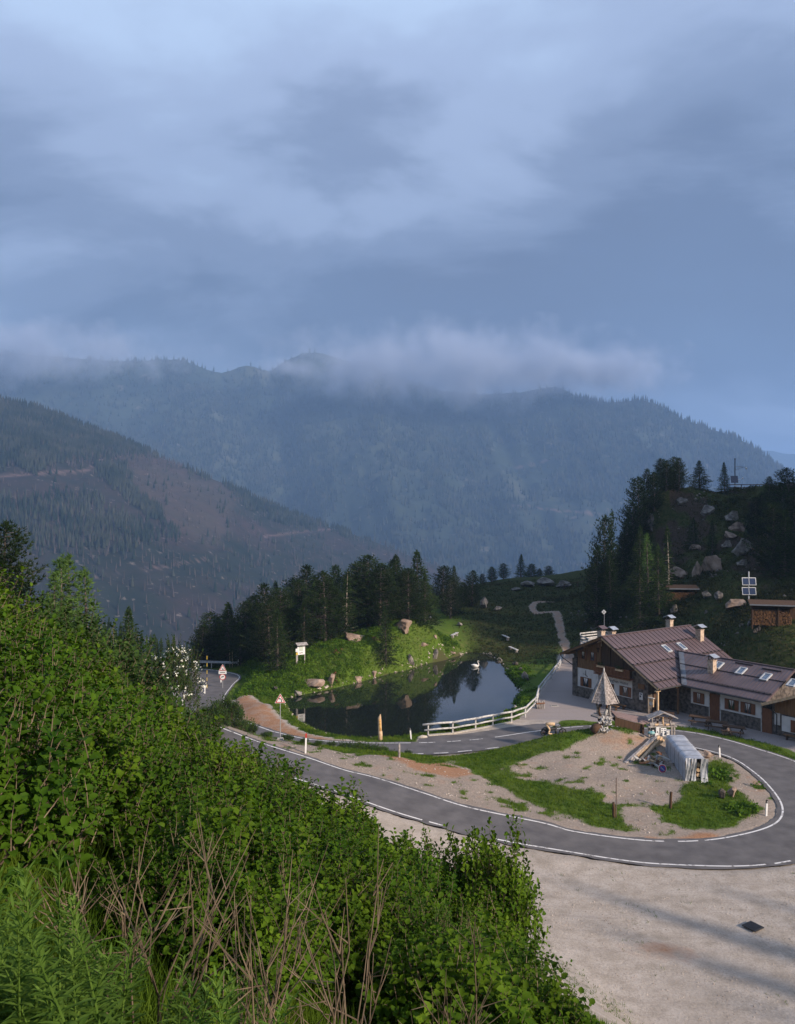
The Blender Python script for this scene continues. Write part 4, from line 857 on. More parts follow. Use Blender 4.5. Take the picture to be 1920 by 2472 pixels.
# ================================================================ roadside and yard things
def hit(u, v, y0=25.0, y1=230.0):
    """first point of the ground along one sight line"""
    Y = np.arange(y0, y1, .2); X = (u-CU)/FPX*Y; Z = CAMZ-(v-CV)/FPX*Y; g = sample('z', np.c_[X, Y]); k_ = np.where(Z <= g)[0]
    i = k_[0] if len(k_) else len(Y)-1; return Vector((X[i], Y[i], g[i]))
red_p = mat('red_sign_enamel', (.42, .035, .030), .45, var=.12, spec=.4)
white_p = mat('white_sign_enamel', (.70, .70, .70), .45, var=.06, spec=.4)
blue_p = mat('blue_sign_enamel', (.030, .040, .26), .45, var=.12, spec=.4)
black_p = mat('black_plastic', (.018, .018, .020), .5, var=.2)
steel = mat('galvanised_steel', (.30, .31, .33), .5, base2=(.42, .43, .45), scale=5, metal=.4)
conc = mat('concrete', (.36, .33, .28), .9, base2=(.50, .46, .40), scale=6, bump=.3)
yell = mat('yellow_paint', (.60, .42, .05), .6, var=.12)
orange = mat('orange_stain', (.50, .24, .05), .7, base2=(.66, .44, .16), scale=4, detail=5)
# -- delineator posts
def delineator(p, label, h=1.0, lean=(0, 0), refl=black_p):
    o = thing('delineator_post', label, 'post', p, .2, 'white delineator posts'); m_ = MB()
    sec = [(-.06, -.045), (.06, -.045), (.045, .05), (-.045, .05)]
    def ring(z, s=1.0): return [(x*s+lean[0]*z, y*s+lean[1]*z, z) for x, y in sec]
    m_.add(ring(-.3)+ring(h*.78), [(3, 2, 1, 0), (4, 5, 6, 7)]+[(i, (i+1) % 4, 4+(i+1) % 4, 4+i) for i in range(4)]); link('shaft', m_.mesh('shaft', white_p), o)
    m_ = MB(); m_.add(ring(h*.78, 1.03)+ring(h, .95), [(3, 2, 1, 0), (4, 5, 6, 7)]+[(i, (i+1) % 4, 4+(i+1) % 4, 4+i) for i in range(4)]); link('head', m_.mesh('head', refl), o)
    m_ = MB(); z = h*.88; m_.box((lean[0]*z, lean[1]*z-.052, z), (.05, .01, .14)); link('reflector', m_.mesh('reflector', red_p if refl is not black_p else steel), o)
    return o
delineator(gp(1850, 1968), 'white delineator post on the pale gravel inside the hairpin', 1.03, (.05, 0)); delineator(gp(1738, 1827), 'white delineator post beside the brown rock opposite the wing', 1.0, (-.06, 0))
delineator(hit(738, 1820), 'white delineator post with red reflector on the verge of the upper road', 1.45, (.03, 0), red_p); delineator(hit(993, 1785), 'white delineator post leaning on the pond bank before the fence', 1.05, (-.10, 0))
delineator(hit(495, 1682), 'white delineator post half hidden by shrubs below the snow pole', 1.5); delineator(hit(534, 1654), 'white delineator post behind the double sign post', 1.0)
# -- signs
def tri_sign(name, p, side, zc, label, extra=None, yaw=0.0, pole_h=None):
    o = thing(name, label, 'sign', p, yaw); R3 = side*.866; m_ = MB(); m_.tube((0, 0, -.25), (0, 0, pole_h or zc+R3*.6), .032, n=8); link('pole', m_.mesh('pole', steel), o)
    def tri(s, y, d): b = -R3/3*s; return [(-side/2*s, y, zc+b), (side/2*s, y, zc+b), (0, y, zc+R3*2/3*s)], d
    m_ = MB(); pl, d = tri(1.0, -.06, .015); m_.prism(pl, (0, .015, 0)); pt = link('plate', m_.mesh('plate', white_p), o)
    m_ = MB(); pl, d = tri(.90, -.065, 0); m_.prism(pl, (0, .004, 0)); link('border', m_.mesh('border', red_p), pt)
    m_ = MB(); pl, d = tri(.64, -.070, 0); m_.prism(pl, (0, .004, 0)); link('field', m_.mesh('field', white_p), pt); return o
ts = hit(677, 1786); s1 = tri_sign('bend_sign', ts, .88, 3.25, 'triangular red bordered bend warning sign on a tall pole by the upper road', yaw=.12)
m_ = MB(); m_.path([(.10, -.076, 3.06), (.115, -.076, 3.2), (.06, -.076, 3.33), (-.06, -.076, 3.36)], [.022, .026, .03, .03], 6); m_.prism([(-.05, -.078, 3.43), (-.05, -.078, 3.29), (-.14, -.078, 3.35)], (0, .004, 0)); link('arrow', m_.mesh('arrow', black_p), s1)
m_ = MB(); m_.prism([(-.3, -.22, -.1), (.3, -.22, -.1), (.22, -.18, .14), (-.22, -.18, .14)], (0, .4, 0)); link('footing', m_.mesh('footing', conc), s1)
ts = hit(538, 1668); s2 = tri_sign('double_sign', ts, .9, 2.62, 'sign post with a bends triangle above a no overtaking disc', yaw=0)
m_ = MB(); m_.path([(-.02, -.076, 2.46), (.0, -.076, 2.56), (-.07, -.076, 2.64)], .022, 6); m_.path([(.1, -.076, 2.46), (.09, -.076, 2.58), (.02, -.076, 2.66)], .022, 6); link('arrow', m_.mesh('arrow', black_p), s2)
m_ = MB(); m_.box((0, -.06, 2.16), (.92, .02, .34)); pn = link('panel', m_.mesh('panel', white_p), s2); m_ = MB(); m_.box((0, -.074, 2.16), (.62, .006, .07)); link('print', m_.mesh('print', black_p), pn)
def disc(o, zc, r, y, name, m, parent=None, x=0):
    m_ = MB(); m_.tube((x, y+.012, zc), (x, y, zc), r, n=28); return link(name, m_.mesh(name, m), parent or o)
d_ = disc(s2, 1.64, .36, -.065, 'disc', red_p); disc(s2, 1.64, .28, -.075, 'disc_field', white_p, d_); m_ = MB(); m_.prism([(-.19, -.082, 1.56), (-.12, -.082, 1.70), (.14, -.082, 1.76), (.19, -.082, 1.70), (.06, -.082, 1.62)], (0, .003, 0)); link('pictogram', m_.mesh('pictogram', black_p), d_)
m_ = MB(); m_.prism([(-.32, -.2, -.15), (.22, -.2, -.15), (.14, -.16, .10), (-.24, -.16, .10)], (0, .36, 0)); link('footing', m_.mesh('footing', conc), s2)
sp_ = hit(500, 1668); o = thing('snow_pole', 'tall banded black and yellow snow pole at the road edge', 'pole', sp_)
for k_ in range(10):
    m_ = MB(); m_.tube((0, 0, k_*.42-.1), (0, 0, k_*.42+.32), .035, n=8); link('band', m_.mesh('band', yell if k_ % 2 else black_p), o)
for u in (555, 561):
    p = hit(u, 1612); o = tag(link('marker_pole', (lambda m: (m.path([(0, 0, -.2), (.02, 0, 1), (0, 0, 2.35)], [.035, .032, .025], 7), m.mesh('marker_pole', wood_l))[1])(MB())), 'tan wooden pole at the end of the guard rail', 'pole', 'poles at the guard rail'); o.location = p
ga, gb = Vector((-26.5, 104.6, .1)), Vector((-21.0, 103.6, .15)); gr_ = thing('guard_rail', 'grey steel guard rail on the outside of the far bend', 'guard rail', (-24, 104, 0))
prof = [(0, .0), (.05, .06), (.02, .14), (.02, .18), (.05, .26), (0, .32)]; m_ = MB(); d = (gb-ga).normalized(); nrm = Vector((d.y, -d.x, 0)); V = []
for e in (ga, gb):
    for a_, z in prof: V.append(tuple(e+nrm*a_+Vector((0, 0, z+.45))))
m_.add(V, [(i, i+1, 7+i, 6+i) for i in range(5)]); m_.build('beam', steel, gr_)
for k_ in range(4):
    p = ga.lerp(gb, k_/3); m_ = MB(); m_.box((p.x, p.y+.08, .35), (.1, .08, .95)); m_.build('post', steel, gr_)
m_ = MB(); m_.box(gb+Vector((.05, 0, .85)), (.12, .06, .35)); m_.build('end_reflector', white_p, gr_)
# -- info board on the knoll
p = hit(727, 1603); ib = thing('info_board', 'roofed wooden info board with a white panel on the knoll', 'info board', p, .55)
for sx in (-.48, .48):
    m_ = MB(); m_.box((sx, 0, 1.05), (.1, .1, 2.5)); link('post', m_.mesh('post', wood_g), ib)
m_ = MB(); m_.box((0, -.04, 1.75), (1.0, .06, 1.2)); bd = link('board', m_.mesh('board', white_p), ib)
m_ = MB(); m_.box((-.02, -.08, 1.92), (.5, .01, .62)); link('map', m_.mesh('map', mat('pale_green_print', (.38, .44, .40), .7, base2=(.52, .57, .52), scale=8)), bd)
m_ = MB(); m_.box((-.15, -.08, 1.36), (.14, .012, .12)); link('crest', m_.mesh('crest', black_p), bd); m_ = MB(); m_.box((.1, -.08, 1.38), (.14, .012, .12)); link('crest', m_.mesh('crest', black_p), bd)
for sy in (-1, 1):
    m_ = MB(); m_.bar((0, 0, 2.62), (0, sy*.55, 2.34), 1.45, .04, up=Vector((0, 0, 1))); link('roof_board', m_.mesh('roof_board', wood_g), ib)
p = hit(716, 1607); tm = thing('trail_marker', 'short grey post with white trail plates beside the info board', 'post', p, .4); m_ = MB(); m_.box((0, 0, .95), (.11, .11, 2.2)); link('post', m_.mesh('post', wood_g), tm); m_ = MB(); m_.box((.03, -.08, 1.85), (.3, .03, .38)); link('plate', m_.mesh('plate', white_p), tm); m_ = MB(); m_.box((.05, -.08, 1.42), (.24, .03, .26)); link('plate', m_.mesh('plate', yell), tm)
# -- carved post by the pond, plain posts
p = hit(918, 1788); cp = thing('carved_post', 'thick pale carved log post with orange stain on the pond bank', 'post', p, .1)
rs = np.random.RandomState(5); m_ = MB(); m_.path([(0, 0, -.2), (.02, 0, .5), (.0, 0, .78), (-.02, 0, .80), (-.03, 0, 1.5), (-.05, 0, 2.0), (.0, 0, 2.14), (.02, 0, 2.32)], [.21, .20, .20, .165, .165, .155, .09, .04], 9); link('log', m_.mesh('log', wood_l, True), cp)
m_ = MB(); m_.path([(-.005, -.045, .86), (-.03, -.045, 1.5), (-.045, -.045, 1.9)], [.13, .13, .12], 9); link('stained_face', m_.mesh('stained_face', orange, True), cp)
for k_, z in enumerate((1.72, 1.58, 1.44)):
    m_ = MB(); m_.box((-.04, -.17, z), (.14-.02*k_, .02, .035), Matrix.Rotation(.3*(k_-1), 3, 'Y')); link('carved_mark', m_.mesh('carved_mark', wood_r), cp)
p = hit(964, 1829); o = tag(link('wooden_post', (lambda m: (m.path([(0, 0, -.2), (0, 0, .9), (.02, 0, 1.05)], [.09, .085, .05], 8), m.mesh('wooden_post', wood_g))[1])(MB())), 'short grey wooden post at the near edge of the lower road', 'post'); o.location = p
o = tag(link('metal_pole', (lambda m: (m.tube((0, 0, -.2), (0, 0, 2.65), .035, n=8), m.mesh('metal_pole', mat('rusty_pole', (.09, .065, .055), .8, base2=(.16, .12, .10), scale=8)))[1])(MB())), 'thin rusty metal pole beside a split wooden post on the island', 'pole'); o.location = hit(1488, 1976)
o = tag(link('wooden_post', (lambda m: (m.path([(0, 0, -.2), (.0, 0, .7), (-.02, 0, 1.02)], [.11, .105, .07], 7), m.mesh('wooden_post', wood_d))[1])(MB())), 'dark split wooden post touching the thin metal pole', 'post'); o.location = hit(1482, 1975)
o = tag(link('wooden_post', (lambda m: (m.path([(0, 0, -.2), (.02, 0, .8), (.05, 0, 1.15)], [.10, .095, .09], 7), m.mesh('wooden_post', wood_d))[1])(MB())), 'dark lone wooden post in the island grass below the tarpaulin', 'post'); o.location = hit(1619, 1955)
# -- white log fence
FP = gpl([(1033.6, 1776), (1093, 1771), (1148, 1761.5), (1190, 1753), (1235, 1744.5), (1268, 1733), (1293, 1708), (1300, 1680), (1331, 1640), (1349, 1618), (1359, 1590)])
fo_ = thing('log_fence', 'white two rail log fence curving along the pond side of the pullout', 'fence', FP[0])
for i, q in enumerate(FP):
    m_ = MB(); m_.path([(q[0], q[1], -.3), (q[0], q[1], .6), (q[0]+.02, q[1], 1.14)], [.085, .08, .075], 7); m_.build('post', white_w, fo_)
for i in range(len(FP)-1):
    a_, b_ = Vector(FP[i]), Vector(FP[i+1]); d = (b_-a_).normalized(); off = Vector((d.y, -d.x, 0))*.1
    e0 = .55 if i == 0 else .12
    for z, r_ in ((1.08, .10), (.56, .085)):
        m_ = MB(); m_.path([a_-d*(e0 if z > 1 else e0*.7)+off+Vector((0, 0, z-.02)), (a_+b_)/2+off+Vector((0, 0, z+.02)), b_+d*.12+off+Vector((0, 0, z))], [r_, r_*.95, r_*.88], 8); m_.build('rail', white_w, fo_, True)
for i in range(9):
    t = i/8; P = Vector(FP[0]).lerp(Vector(FP[4]), t)
o = tag(link('curb_stone', (lambda m: (m.path([(-.45, 0, .02), (0, 0, .09), (.45, 0, .05)], [.1, .18, .1], 7), m.mesh('curb_stone', conc, True))[1])(MB())), 'rounded pale kerb stone at the open end of the log fence', 'stone'); o.location = gp(1020, 1781); o.rotation_euler.z = .3
kb = MB()
for i in range(4):
    a_, b_ = Vector(FP[i]), Vector(FP[i+1]); kb.bar(a_+Vector((0, -.02, .03)), b_+Vector((0, -.02, .03)), .3, .14)
tag(kb.build('kerb', conc), kind='structure')
# -- drains
o = thing('drain_cover', 'dark square iron drain cover in the gravel parking', 'drain cover', gp(1818, 2236), .55); m_ = MB(); m_.box((0, 0, -.004), (.72, .72, .05)); link('frame', m_.mesh('frame', iron), o)
for k_ in range(6):
    m_ = MB(); m_.box((-.27+k_*.108, 0, .022), (.07, .6, .02)); link('bar', m_.mesh('bar', black_p), o)
o = thing('yard_drain', 'narrow drain slot in a pale concrete frame on the inn court', 'drain', gp(1339, 1704), 0); m_ = MB(); m_.box((0, 0, .01), (.78, .55, .05)); link('frame', m_.mesh('frame', conc), o); m_ = MB(); m_.box((0, 0, .03), (.6, .22, .03)); link('grate', m_.mesh('grate', iron), o)
# -- tarpaulin covered stack
tarp = mat('silver_tarpaulin', (.34, .36, .40), .42, base2=(.46, .48, .52), scale=2.5, detail=6, bump=.8, bscale=3.5, metal=.1, spec=.5)
T0 = Vector((22.3, 58.7, 0)); T1 = Vector((23.05, 65.2, 0)); dT = (T1-T0).normalized(); nT = Vector((dT.y, -dT.x, 0)); ts_ = thing('tarpaulin_stack', 'long stack shrouded in crinkled silver tarpaulin beside the junk heap', 'stack', T0)
rs = np.random.RandomState(9); m_ = MB(); nu, nv = 34, 26; V = []; Lz = (T1-T0).length
per = [(-.82, .12), (-.80, 1.75), (-.62, 1.92), (.62, 1.92), (.80, 1.75), (.82, .12)]
pl_ = np.array(per); dd = np.r_[0, np.cumsum(np.hypot(*np.diff(pl_, axis=0).T))]
for i in range(nu):
    t = i/(nu-1)
    for j in range(nv):
        s = j/(nv-1)*dd[-1]; w_ = np.interp(s, dd, pl_[:, 0]); h_ = np.interp(s, dd, pl_[:, 1]); fold = .022*math.sin(t*Lz*3.0+h_*1.5)+.015*math.sin(t*31+s*5)
        k_ = abs(((t*6.0) % 1)-.5); sag = -.05*(k_ < .06); p = T0+dT*(t*Lz)+nT*(w_*(1+fold*.6))+Vector((0, 0, h_+fold*(h_ > .3)+sag+hz(T0.x, T0.y)*0)); V.append(p)
m_.add(V, [(i*nv+j, i*nv+j+1, (i+1)*nv+j+1, (i+1)*nv+j) for i in range(nu-1) for j in range(nv-1)]); m_.build('cover', tarp, ts_, True)
for k_, (a_, b_) in enumerate(((-.8, -.42), (-.38, -.02), (.30, .82))):       # hanging end flaps with gaps
    m_ = MB(); V = []
    for i in range(9):
        for j in range(7):
            h_ = 1.86*(1-i/8)+.12; w_ = a_+(b_-a_)*j/6; p = T0+nT*w_-dT*(.03+.10*math.sin(i*.7+k_)+.05*math.sin(j*1.9+i)); V.append(p+Vector((0, 0, h_)))
    m_.add(V, [(i*7+j, i*7+j+1, (i+1)*7+j+1, (i+1)*7+j) for i in range(8) for j in range(6)]); m_.build('end_flap', tarp, ts_, True)
for k_ in range(5):
    q = T0+dT*(k_*Lz/5+.6); m_ = MB(); m_.path([q-nT*.86+Vector((0, 0, .3)), q-nT*.85+Vector((0, 0, 1.78)), q-nT*.6+Vector((0, 0, 1.99)), q+nT*.6+Vector((0, 0, 1.99)), q+nT*.86+Vector((0, 0, 1.7))], .013, 5); m_.build('strap', zinc_dull, ts_)
for i in range(4):
    for j in range(4):
        m_ = MB(); q = T0+dT*.12+nT*(-.55+j*.36)+Vector((0, 0, .3+i*.38)); m_.tube(q, q+dT*1.2, .15, n=8); m_.build('log', wood_l, ts_)
# -- timber beams
bg_ = 'old timber beams lying on the bank'
for k_, (u0, v0, u1, v1, z0, z1, w_) in enumerate([(1510, 1843, 1577, 1782, .25, 1.35, .2), (1516, 1846, 1582, 1786, .15, 1.2, .18), (1538, 1826, 1590, 1777, .5, 1.5, .22), (1545, 1837, 1597, 1780, .35, 1.35, .2), (1542, 1818, 1585, 1780, .6, 1.5, .18), (1553, 1822, 1602, 1786, .3, 1.2, .2), (1567, 1812, 1606, 1790, .2, 1.0, .18)]):
    a_ = gp(u0, v0, z0); b_ = gp(u1, v1, z1); lab = ['longest grey timber beam lying outermost on the bank', 'grey timber beam tucked against the longest one', 'pale squared beam on top of the beam pile', 'pale beam with a pointed sawn end in the pile', 'grey beam underneath the pale ones', 'brown beam closest to the silver tarpaulin but one', 'shortest brown beam beside the silver tarpaulin'][k_]
    m_ = MB(); m_.bar(a_, b_, w_, w_*.85); c_ = (a_+b_)/2; m_.v = [tuple(Vector(p)-c_) for p in m_.v]; o = link('timber_beam', m_.mesh('timber_beam', (wood_g, wood_g, wood_l, wood_l, wood_g, wood_l, wood_g)[k_])); o.location = c_; tag(o, lab, 'beam', bg_)
# -- junk heap with the discarded sign
hp = gp(1590, 1853, .2); rs = np.random.RandomState(13)
ns = thing('parking_sign', 'discarded round blue no parking sign with red rim leaning on the junk', 'sign', gp(1597, 1853, .55)+Vector((0, -.25, 0)), .08); ns.rotation_euler.x = -.25
d_ = disc(ns, 0, .335, 0, 'rim', white_p); d2 = disc(ns, 0, .30, -.012, 'red_ring', red_p, d_); disc(ns, 0, .225, -.02, 'blue_field', blue_p, d2); m_ = MB(); m_.bar((-.15, -.03, .15), (.15, -.03, -.15), .012, .045, up=Vector((0, -1, 0))); m_.bar((-.17, -.03, .07), (.09, -.03, -.18), .012, .03, up=Vector((0, -1, 0))); link('bar', m_.mesh('bar', white_p), d2)
for c__ in ns.children: pass
labs = ['broken board', 'split log', 'stump piece', 'pale branch', 'rotten plank']
jm = [wood_g, wood_l, wood_d, white_w, wood_r]
for k_ in range(34):
    x = hp.x+rs.normal(0, .75); y_ = hp.y+rs.normal(.35, .5); z = hz(x, y_)+abs(rs.normal(.25, .22)); L = rs.uniform(.3, 1.0); d = unit(rs.normal(size=3)*np.array([1, .7, .45])); m_ = MB(); t_ = k_ % 5
    if t_ in (0, 4): m_.bar(-d*L/2, d*L/2, .16, .05)
    else: m_.path([-d*L/2, rs.normal(0, .04, 3), d*L/2], [.08, .10, .06], 6)
    o = link(['board', 'log_piece', 'stump', 'branch', 'plank'][t_], m_.mesh('scrap', jm[t_])); o.location = (x, y_, z); tag(o, labs[t_]+' in the junk heap around the discarded parking sign', 'scrap wood', 'scrap wood of the junk heap: '+labs[t_])
m_ = MB(); m_.ball((0, 0, 0), (.16, .14, .26), 8, 6); o = link('milk_churn', m_.mesh('milk_churn', steel, True)); o.location = gp(1588, 1830, .75); tag(o, 'grey dented metal can standing in the junk heap', 'can')
# -- lookout post with shingled pyramid roof
shing = mat('grey_shingles', (.17, .15, .14), .9, base2=(.40, .355, .335), scale=7, detail=6, bump=.4, objvar=.22)
tw = Vector((18.1, 69.0, 0)); tw.z = hz(tw.x, tw.y); TW = thing('shingled_tower', 'little tower with a steep shingled pyramid roof and carved posts on the mound', 'tower', tw, .42)
Za, Zb, Rr, NS = 6.48-tw.z, 3.80-tw.z, 1.28, 6
m_ = MB(); pts = [(Rr*.93*math.cos(k_*math.tau/NS), Rr*.93*math.sin(k_*math.tau/NS), Zb) for k_ in range(NS)]; m_.add(pts+[(0, 0, Za-.15)], [(k_, (k_+1) % NS, NS) for k_ in range(NS)]+[tuple(reversed(range(NS)))]); rf = link('roof', m_.mesh('roof', wood_g), TW)
rows = 13
for k_ in range(NS):
    a0, a1 = k_*math.tau/NS, (k_+1)*math.tau/NS; e0 = Vector((Rr*math.cos(a0), Rr*math.sin(a0), Zb)); e1 = Vector((Rr*math.cos(a1), Rr*math.sin(a1), Zb)); ap = Vector((0, 0, Za)); nrm = (e1-e0).cross(ap-e0).normalized()
    for r_ in range(rows):
        t0, t1 = r_/rows, (r_+1.25)/rows
        if t1 > 1: t1 = 1
        A0, A1 = e0.lerp(ap, t0), e1.lerp(ap, t0); B0, B1 = e0.lerp(ap, t1), e1.lerp(ap, t1); ncol = max(1, int(7*(1-t0)))
        for c_ in range(ncol):
            f0, f1 = (c_+.03)/ncol, (c_+.97)/ncol; j = rs.uniform(0, .04); lift = nrm*(.045+rs.uniform(0, .012)); V = [A0.lerp(A1, f0)+lift-Vector((0, 0, j)), A0.lerp(A1, f1)+lift-Vector((0, 0, j)), B0.lerp(B1, f1)+nrm*.008, B0.lerp(B1, f0)+nrm*.008]; m_ = MB(); m_.add(V+[v_-nrm*.015 for v_ in V], [(0, 1, 2, 3), (7, 6, 5, 4), (0, 4, 5, 1), (1, 5, 6, 2), (2, 6, 7, 3), (3, 7, 4, 0)]); link('shingle', m_.mesh('shingle', shing), rf)
    m_ = MB(); m_.bar(e0*1.06+Vector((0, 0, -.12)), ap+Vector((0, 0, .02)), .13, .05, up=Vector((math.cos(a0), math.sin(a0), .3))); link('hip_board', m_.mesh('hip_board', wood_g), rf)
m_ = MB(); m_.path([(0, 0, Za-.1), (0, 0, Za+.12), (0, 0, Za+.3)], [.09, .07, .02], 6); link('finial', m_.mesh('finial', white_w), rf)
zp = 2.62-tw.z
for k_ in range(4):
    a = .4+k_*math.tau/4; b0 = Vector((.62*math.cos(a), .62*math.sin(a), zp)); m_ = MB(); m_.path([b0, b0+Vector((.12*math.sin(k_*2), .1, .4)), b0*1.05+Vector((-.08, 0, .8)), b0*.95+Vector((0, 0, Zb-zp+.1))], [.11, .10, .09, .10], 7); link('carved_post', m_.mesh('carved_post', wood_g if k_ % 2 else wood_d, True), TW)
m_ = MB(); m_.prism([(1.15*math.cos(k_*math.tau/7)*(1+.15*math.sin(k_*3)), 1.0*math.sin(k_*math.tau/7), zp-.12) for k_ in range(7)], (0, 0, .13)); link('platform', m_.mesh('platform', wood_g), TW)
m_ = MB(); m_.path([(0, 0, -.3), (.05, 0, .5), (0, 0, zp-.1)], [.62, .5, .62], 9); link('stump', m_.mesh('stump', wood_d), TW)
m_ = MB(); m_.path([(0, -.2, zp), (-.1, -.3, zp+.25), (.05, -.35, zp+.5), (.2, -.3, zp+.62)], [.14, .16, .12, .07], 7); m_.path([(.05, -.3, zp+.3), (.35, -.4, zp+.15), (.4, -.4, zp)], [.07, .05, .05], 6); link('carved_figure', m_.mesh('carved_figure', white_w, True), TW)
for k_, (dx, dy_) in enumerate(((.7, -.5), (.95, -.45))):
    m_ = MB(); m_.bar((dx*.6, dy_, zp-.1), (dx+1.1, dy_-.4, -.1), .1, .14); link('strut', m_.mesh('strut', wood_d), TW)
# -- pale root sculpture
rt = hit(1452, 1772); RT = thing('root_sculpture', 'tangle of pale bleached roots mounted on a dark stump', 'sculpture', rt)
m_ = MB(); m_.path([(-.75, 0, .1), (-.5, 0, .45), (-.1, .1, .6)], [.34, .38, .3], 8); link('stump', m_.mesh('stump', wood_d, True), RT)
for k_ in range(95):
    b = np.array([rs.uniform(-.35, .75), rs.uniform(-.3, .3), rs.uniform(.15, 1.25)]); b[0] += (b[2]-.6)*.35; d = unit(rs.normal(size=3)); L = rs.uniform(.18, .42); c2 = unit(d+rs.normal(0, .6, 3)); m_ = MB(); m_.path([b, b+d*L*.5, b+d*L*.5+c2*L*.5], [.065, .055, .02], 5); link('root', m_.mesh('root', white_w, True), RT)
# -- sloping plank roof and the little gabled shrine
sh = thing('lean_to', 'low lean to with a broad brown plank roof beside the shingled tower', 'shelter', (21.3, 69.2, hz(21.3, 69.2)))
c00, c10, c11, c01 = px(1474, 1716, 69.8), px(1588, 1741, 69.2), px(1553, 1749, 68.0), px(1487, 1730, 68.2)
npl = 9; brn = mat('brown_planks', (.17, .115, .105), .8, base2=(.27, .195, .18), scale=3, detail=6, stretch=(1, 4, 4))
for k_ in range(npl):
    f0, f1 = k_/npl, (k_+.94)/npl; A0, A1 = c01.lerp(c00, f0), c01.lerp(c00, f1); B0, B1 = c11.lerp(c10, f0), c11.lerp(c10, f1); m_ = MB(); m_.prism([A0, B0, B1, A1], (0, 0, .05)); m_.build('roof_plank', brn, sh)
for q in (c01, c11, c00, c10):
    m_ = MB(); g = hz(q.x, q.y); m_.box((q.x, q.y, (g-.2+q.z)/2), (.14, .14, q.z-g+.2)); m_.build('post', wood_d, sh)
m_ = MB(); m_.prism([c01+Vector((0, .05, -.05)), c11+Vector((0, .05, -.05)), c11+Vector((0, .05, -1.0)), c01+Vector((0, .05, -.8))], (0, .05, 0)); m_.build('front_boarding', wood_d, sh)
s0 = px(1598, 1752, 68.0); SHR = thing('shrine', 'small gabled wayside shrine with a carved figure on a log shelf', 'shrine', (s0.x, s0.y, hz(s0.x, s0.y)), .06); zz = s0.z-SHR.location.z
m_ = MB(); m_.box((-.05, 0, zz), (2.5, .7, .1)); link('shelf', m_.mesh('shelf', wood_g), SHR)
for sx in (-1.05, 1.05):
    for sy in (-.25, .3):
        m_ = MB(); m_.box((sx*.95, sy, (zz-.5)/2), (.13, .13, zz+.7)); link('leg', m_.mesh('leg', wood_g), SHR)
for sx in (-.8, .8):
    m_ = MB(); m_.box((sx, .1, zz+.4), (.1, .1, .8)); link('post', m_.mesh('post', wood_g), SHR)
for sx in (-1, 1):
    for q in range(2):
        m_ = MB(); m_.bar((0, -.25+q*.5, zz+1.22), (sx*1.25, -.25+q*.5, zz+.72), .47, .06, up=Vector((0, 0, 1))); link('roof_board', m_.mesh('roof_board', wood_g), SHR)
m_ = MB(); m_.path([(.05, -.1, zz+.05), (.05, -.1, zz+.35), (.05, -.1, zz+.62)], [.12, .10, .05], 8); m_.ball((.05, -.1, zz+.72), .09); link('carved_figure', m_.mesh('carved_figure', wood_l, True), SHR)
for k_, (x, r_) in enumerate(((-.95, .14), (-.5, .1), (-.2, .08), (.45, .09), (.85, .12))):
    m_ = MB(); m_.path([(x-.2, -.2, zz+.05+r_), (x+.2, -.16, zz+.05+r_)], [r_, r_*.9], 8); link('log', m_.mesh('log', wood_l if k_ % 2 else wood_g), SHR)
m_ = MB(); m_.ball((-1.2, -.1, zz+.62), (.08, .08, .14)); link('lantern', m_.mesh('lantern', white_p, True), SHR)
# -- cluster of small signs below the shrine
for k_, (u, v, w_, h_, m0, lab) in enumerate([(1577, 1764, .42, .48, black_p, 'small dark sign plate with pale motif under the shrine'), (1590, 1764, .4, .62, white_p, 'white sign plate with a black hook mark under the shrine'), (1602, 1763, .5, .4, white_p, 'white plate with dark dashes under the shrine'), (1606, 1772, .46, .36, white_p, 'pale ringed plate hanging lowest under the shrine'), (1586, 1777, .3, .5, white_p, 'narrow pale signboard above the beam ends'), (1613, 1769, .26, .36, white_p, 'small curled white plate at the end of the shrine signs')]):
    c_ = px(u, v, 66.9-.04*k_); o = thing('sign_plate', lab, 'sign', (c_.x, c_.y, hz(c_.x, c_.y)), .05*k_); z = c_.z-o.location.z; m_ = MB(); m_.box((0, .05, z/2), (.05, .05, max(.1, z))); link('stake', m_.mesh('stake', wood_g), o); m_ = MB(); m_.box((0, 0, z), (w_, .03, h_)); pt = link('plate', m_.mesh('plate', m0), o)
    inkm = white_p if m0 is black_p else black_p; m_ = MB()
    if k_ in (0, 4): m_.tube((0, -.02, z), (0, -.03, z), .08, n=10)
    elif k_ == 1: m_.box((-.08, -.02, z-.12), (.06, .01, .2)); m_.box((.02, -.02, z-.21), (.2, .01, .06)); m_.box((.13, -.02, z+.1), (.08, .01, .34))
    elif k_ == 2: [m_.box((-.12+.24*(q % 2), -.02, z-.08+.15*(q//2)), (.14, .01, .05)) for q in range(4)]
    else: m_.path([(.09*math.cos(t), -.022, z+.09*math.sin(t)) for t in np.linspace(.4, 5.6, 12)], .018, 5)
    link('mark', m_.mesh('mark', inkm), pt)
o = tag(link('turquoise_bag', (lambda m: (m.ball((0, 0, .1), (.32, .2, .16), 8, 5), m.mesh('turquoise_bag', mat('turquoise_sheet', (.08, .28, .30), .5, base2=(.30, .46, .46), scale=6), True))[1])(MB())), 'crumpled turquoise sheet beside the sign plates', 'sheet'); o.location = px(1573, 1772, 66.5)
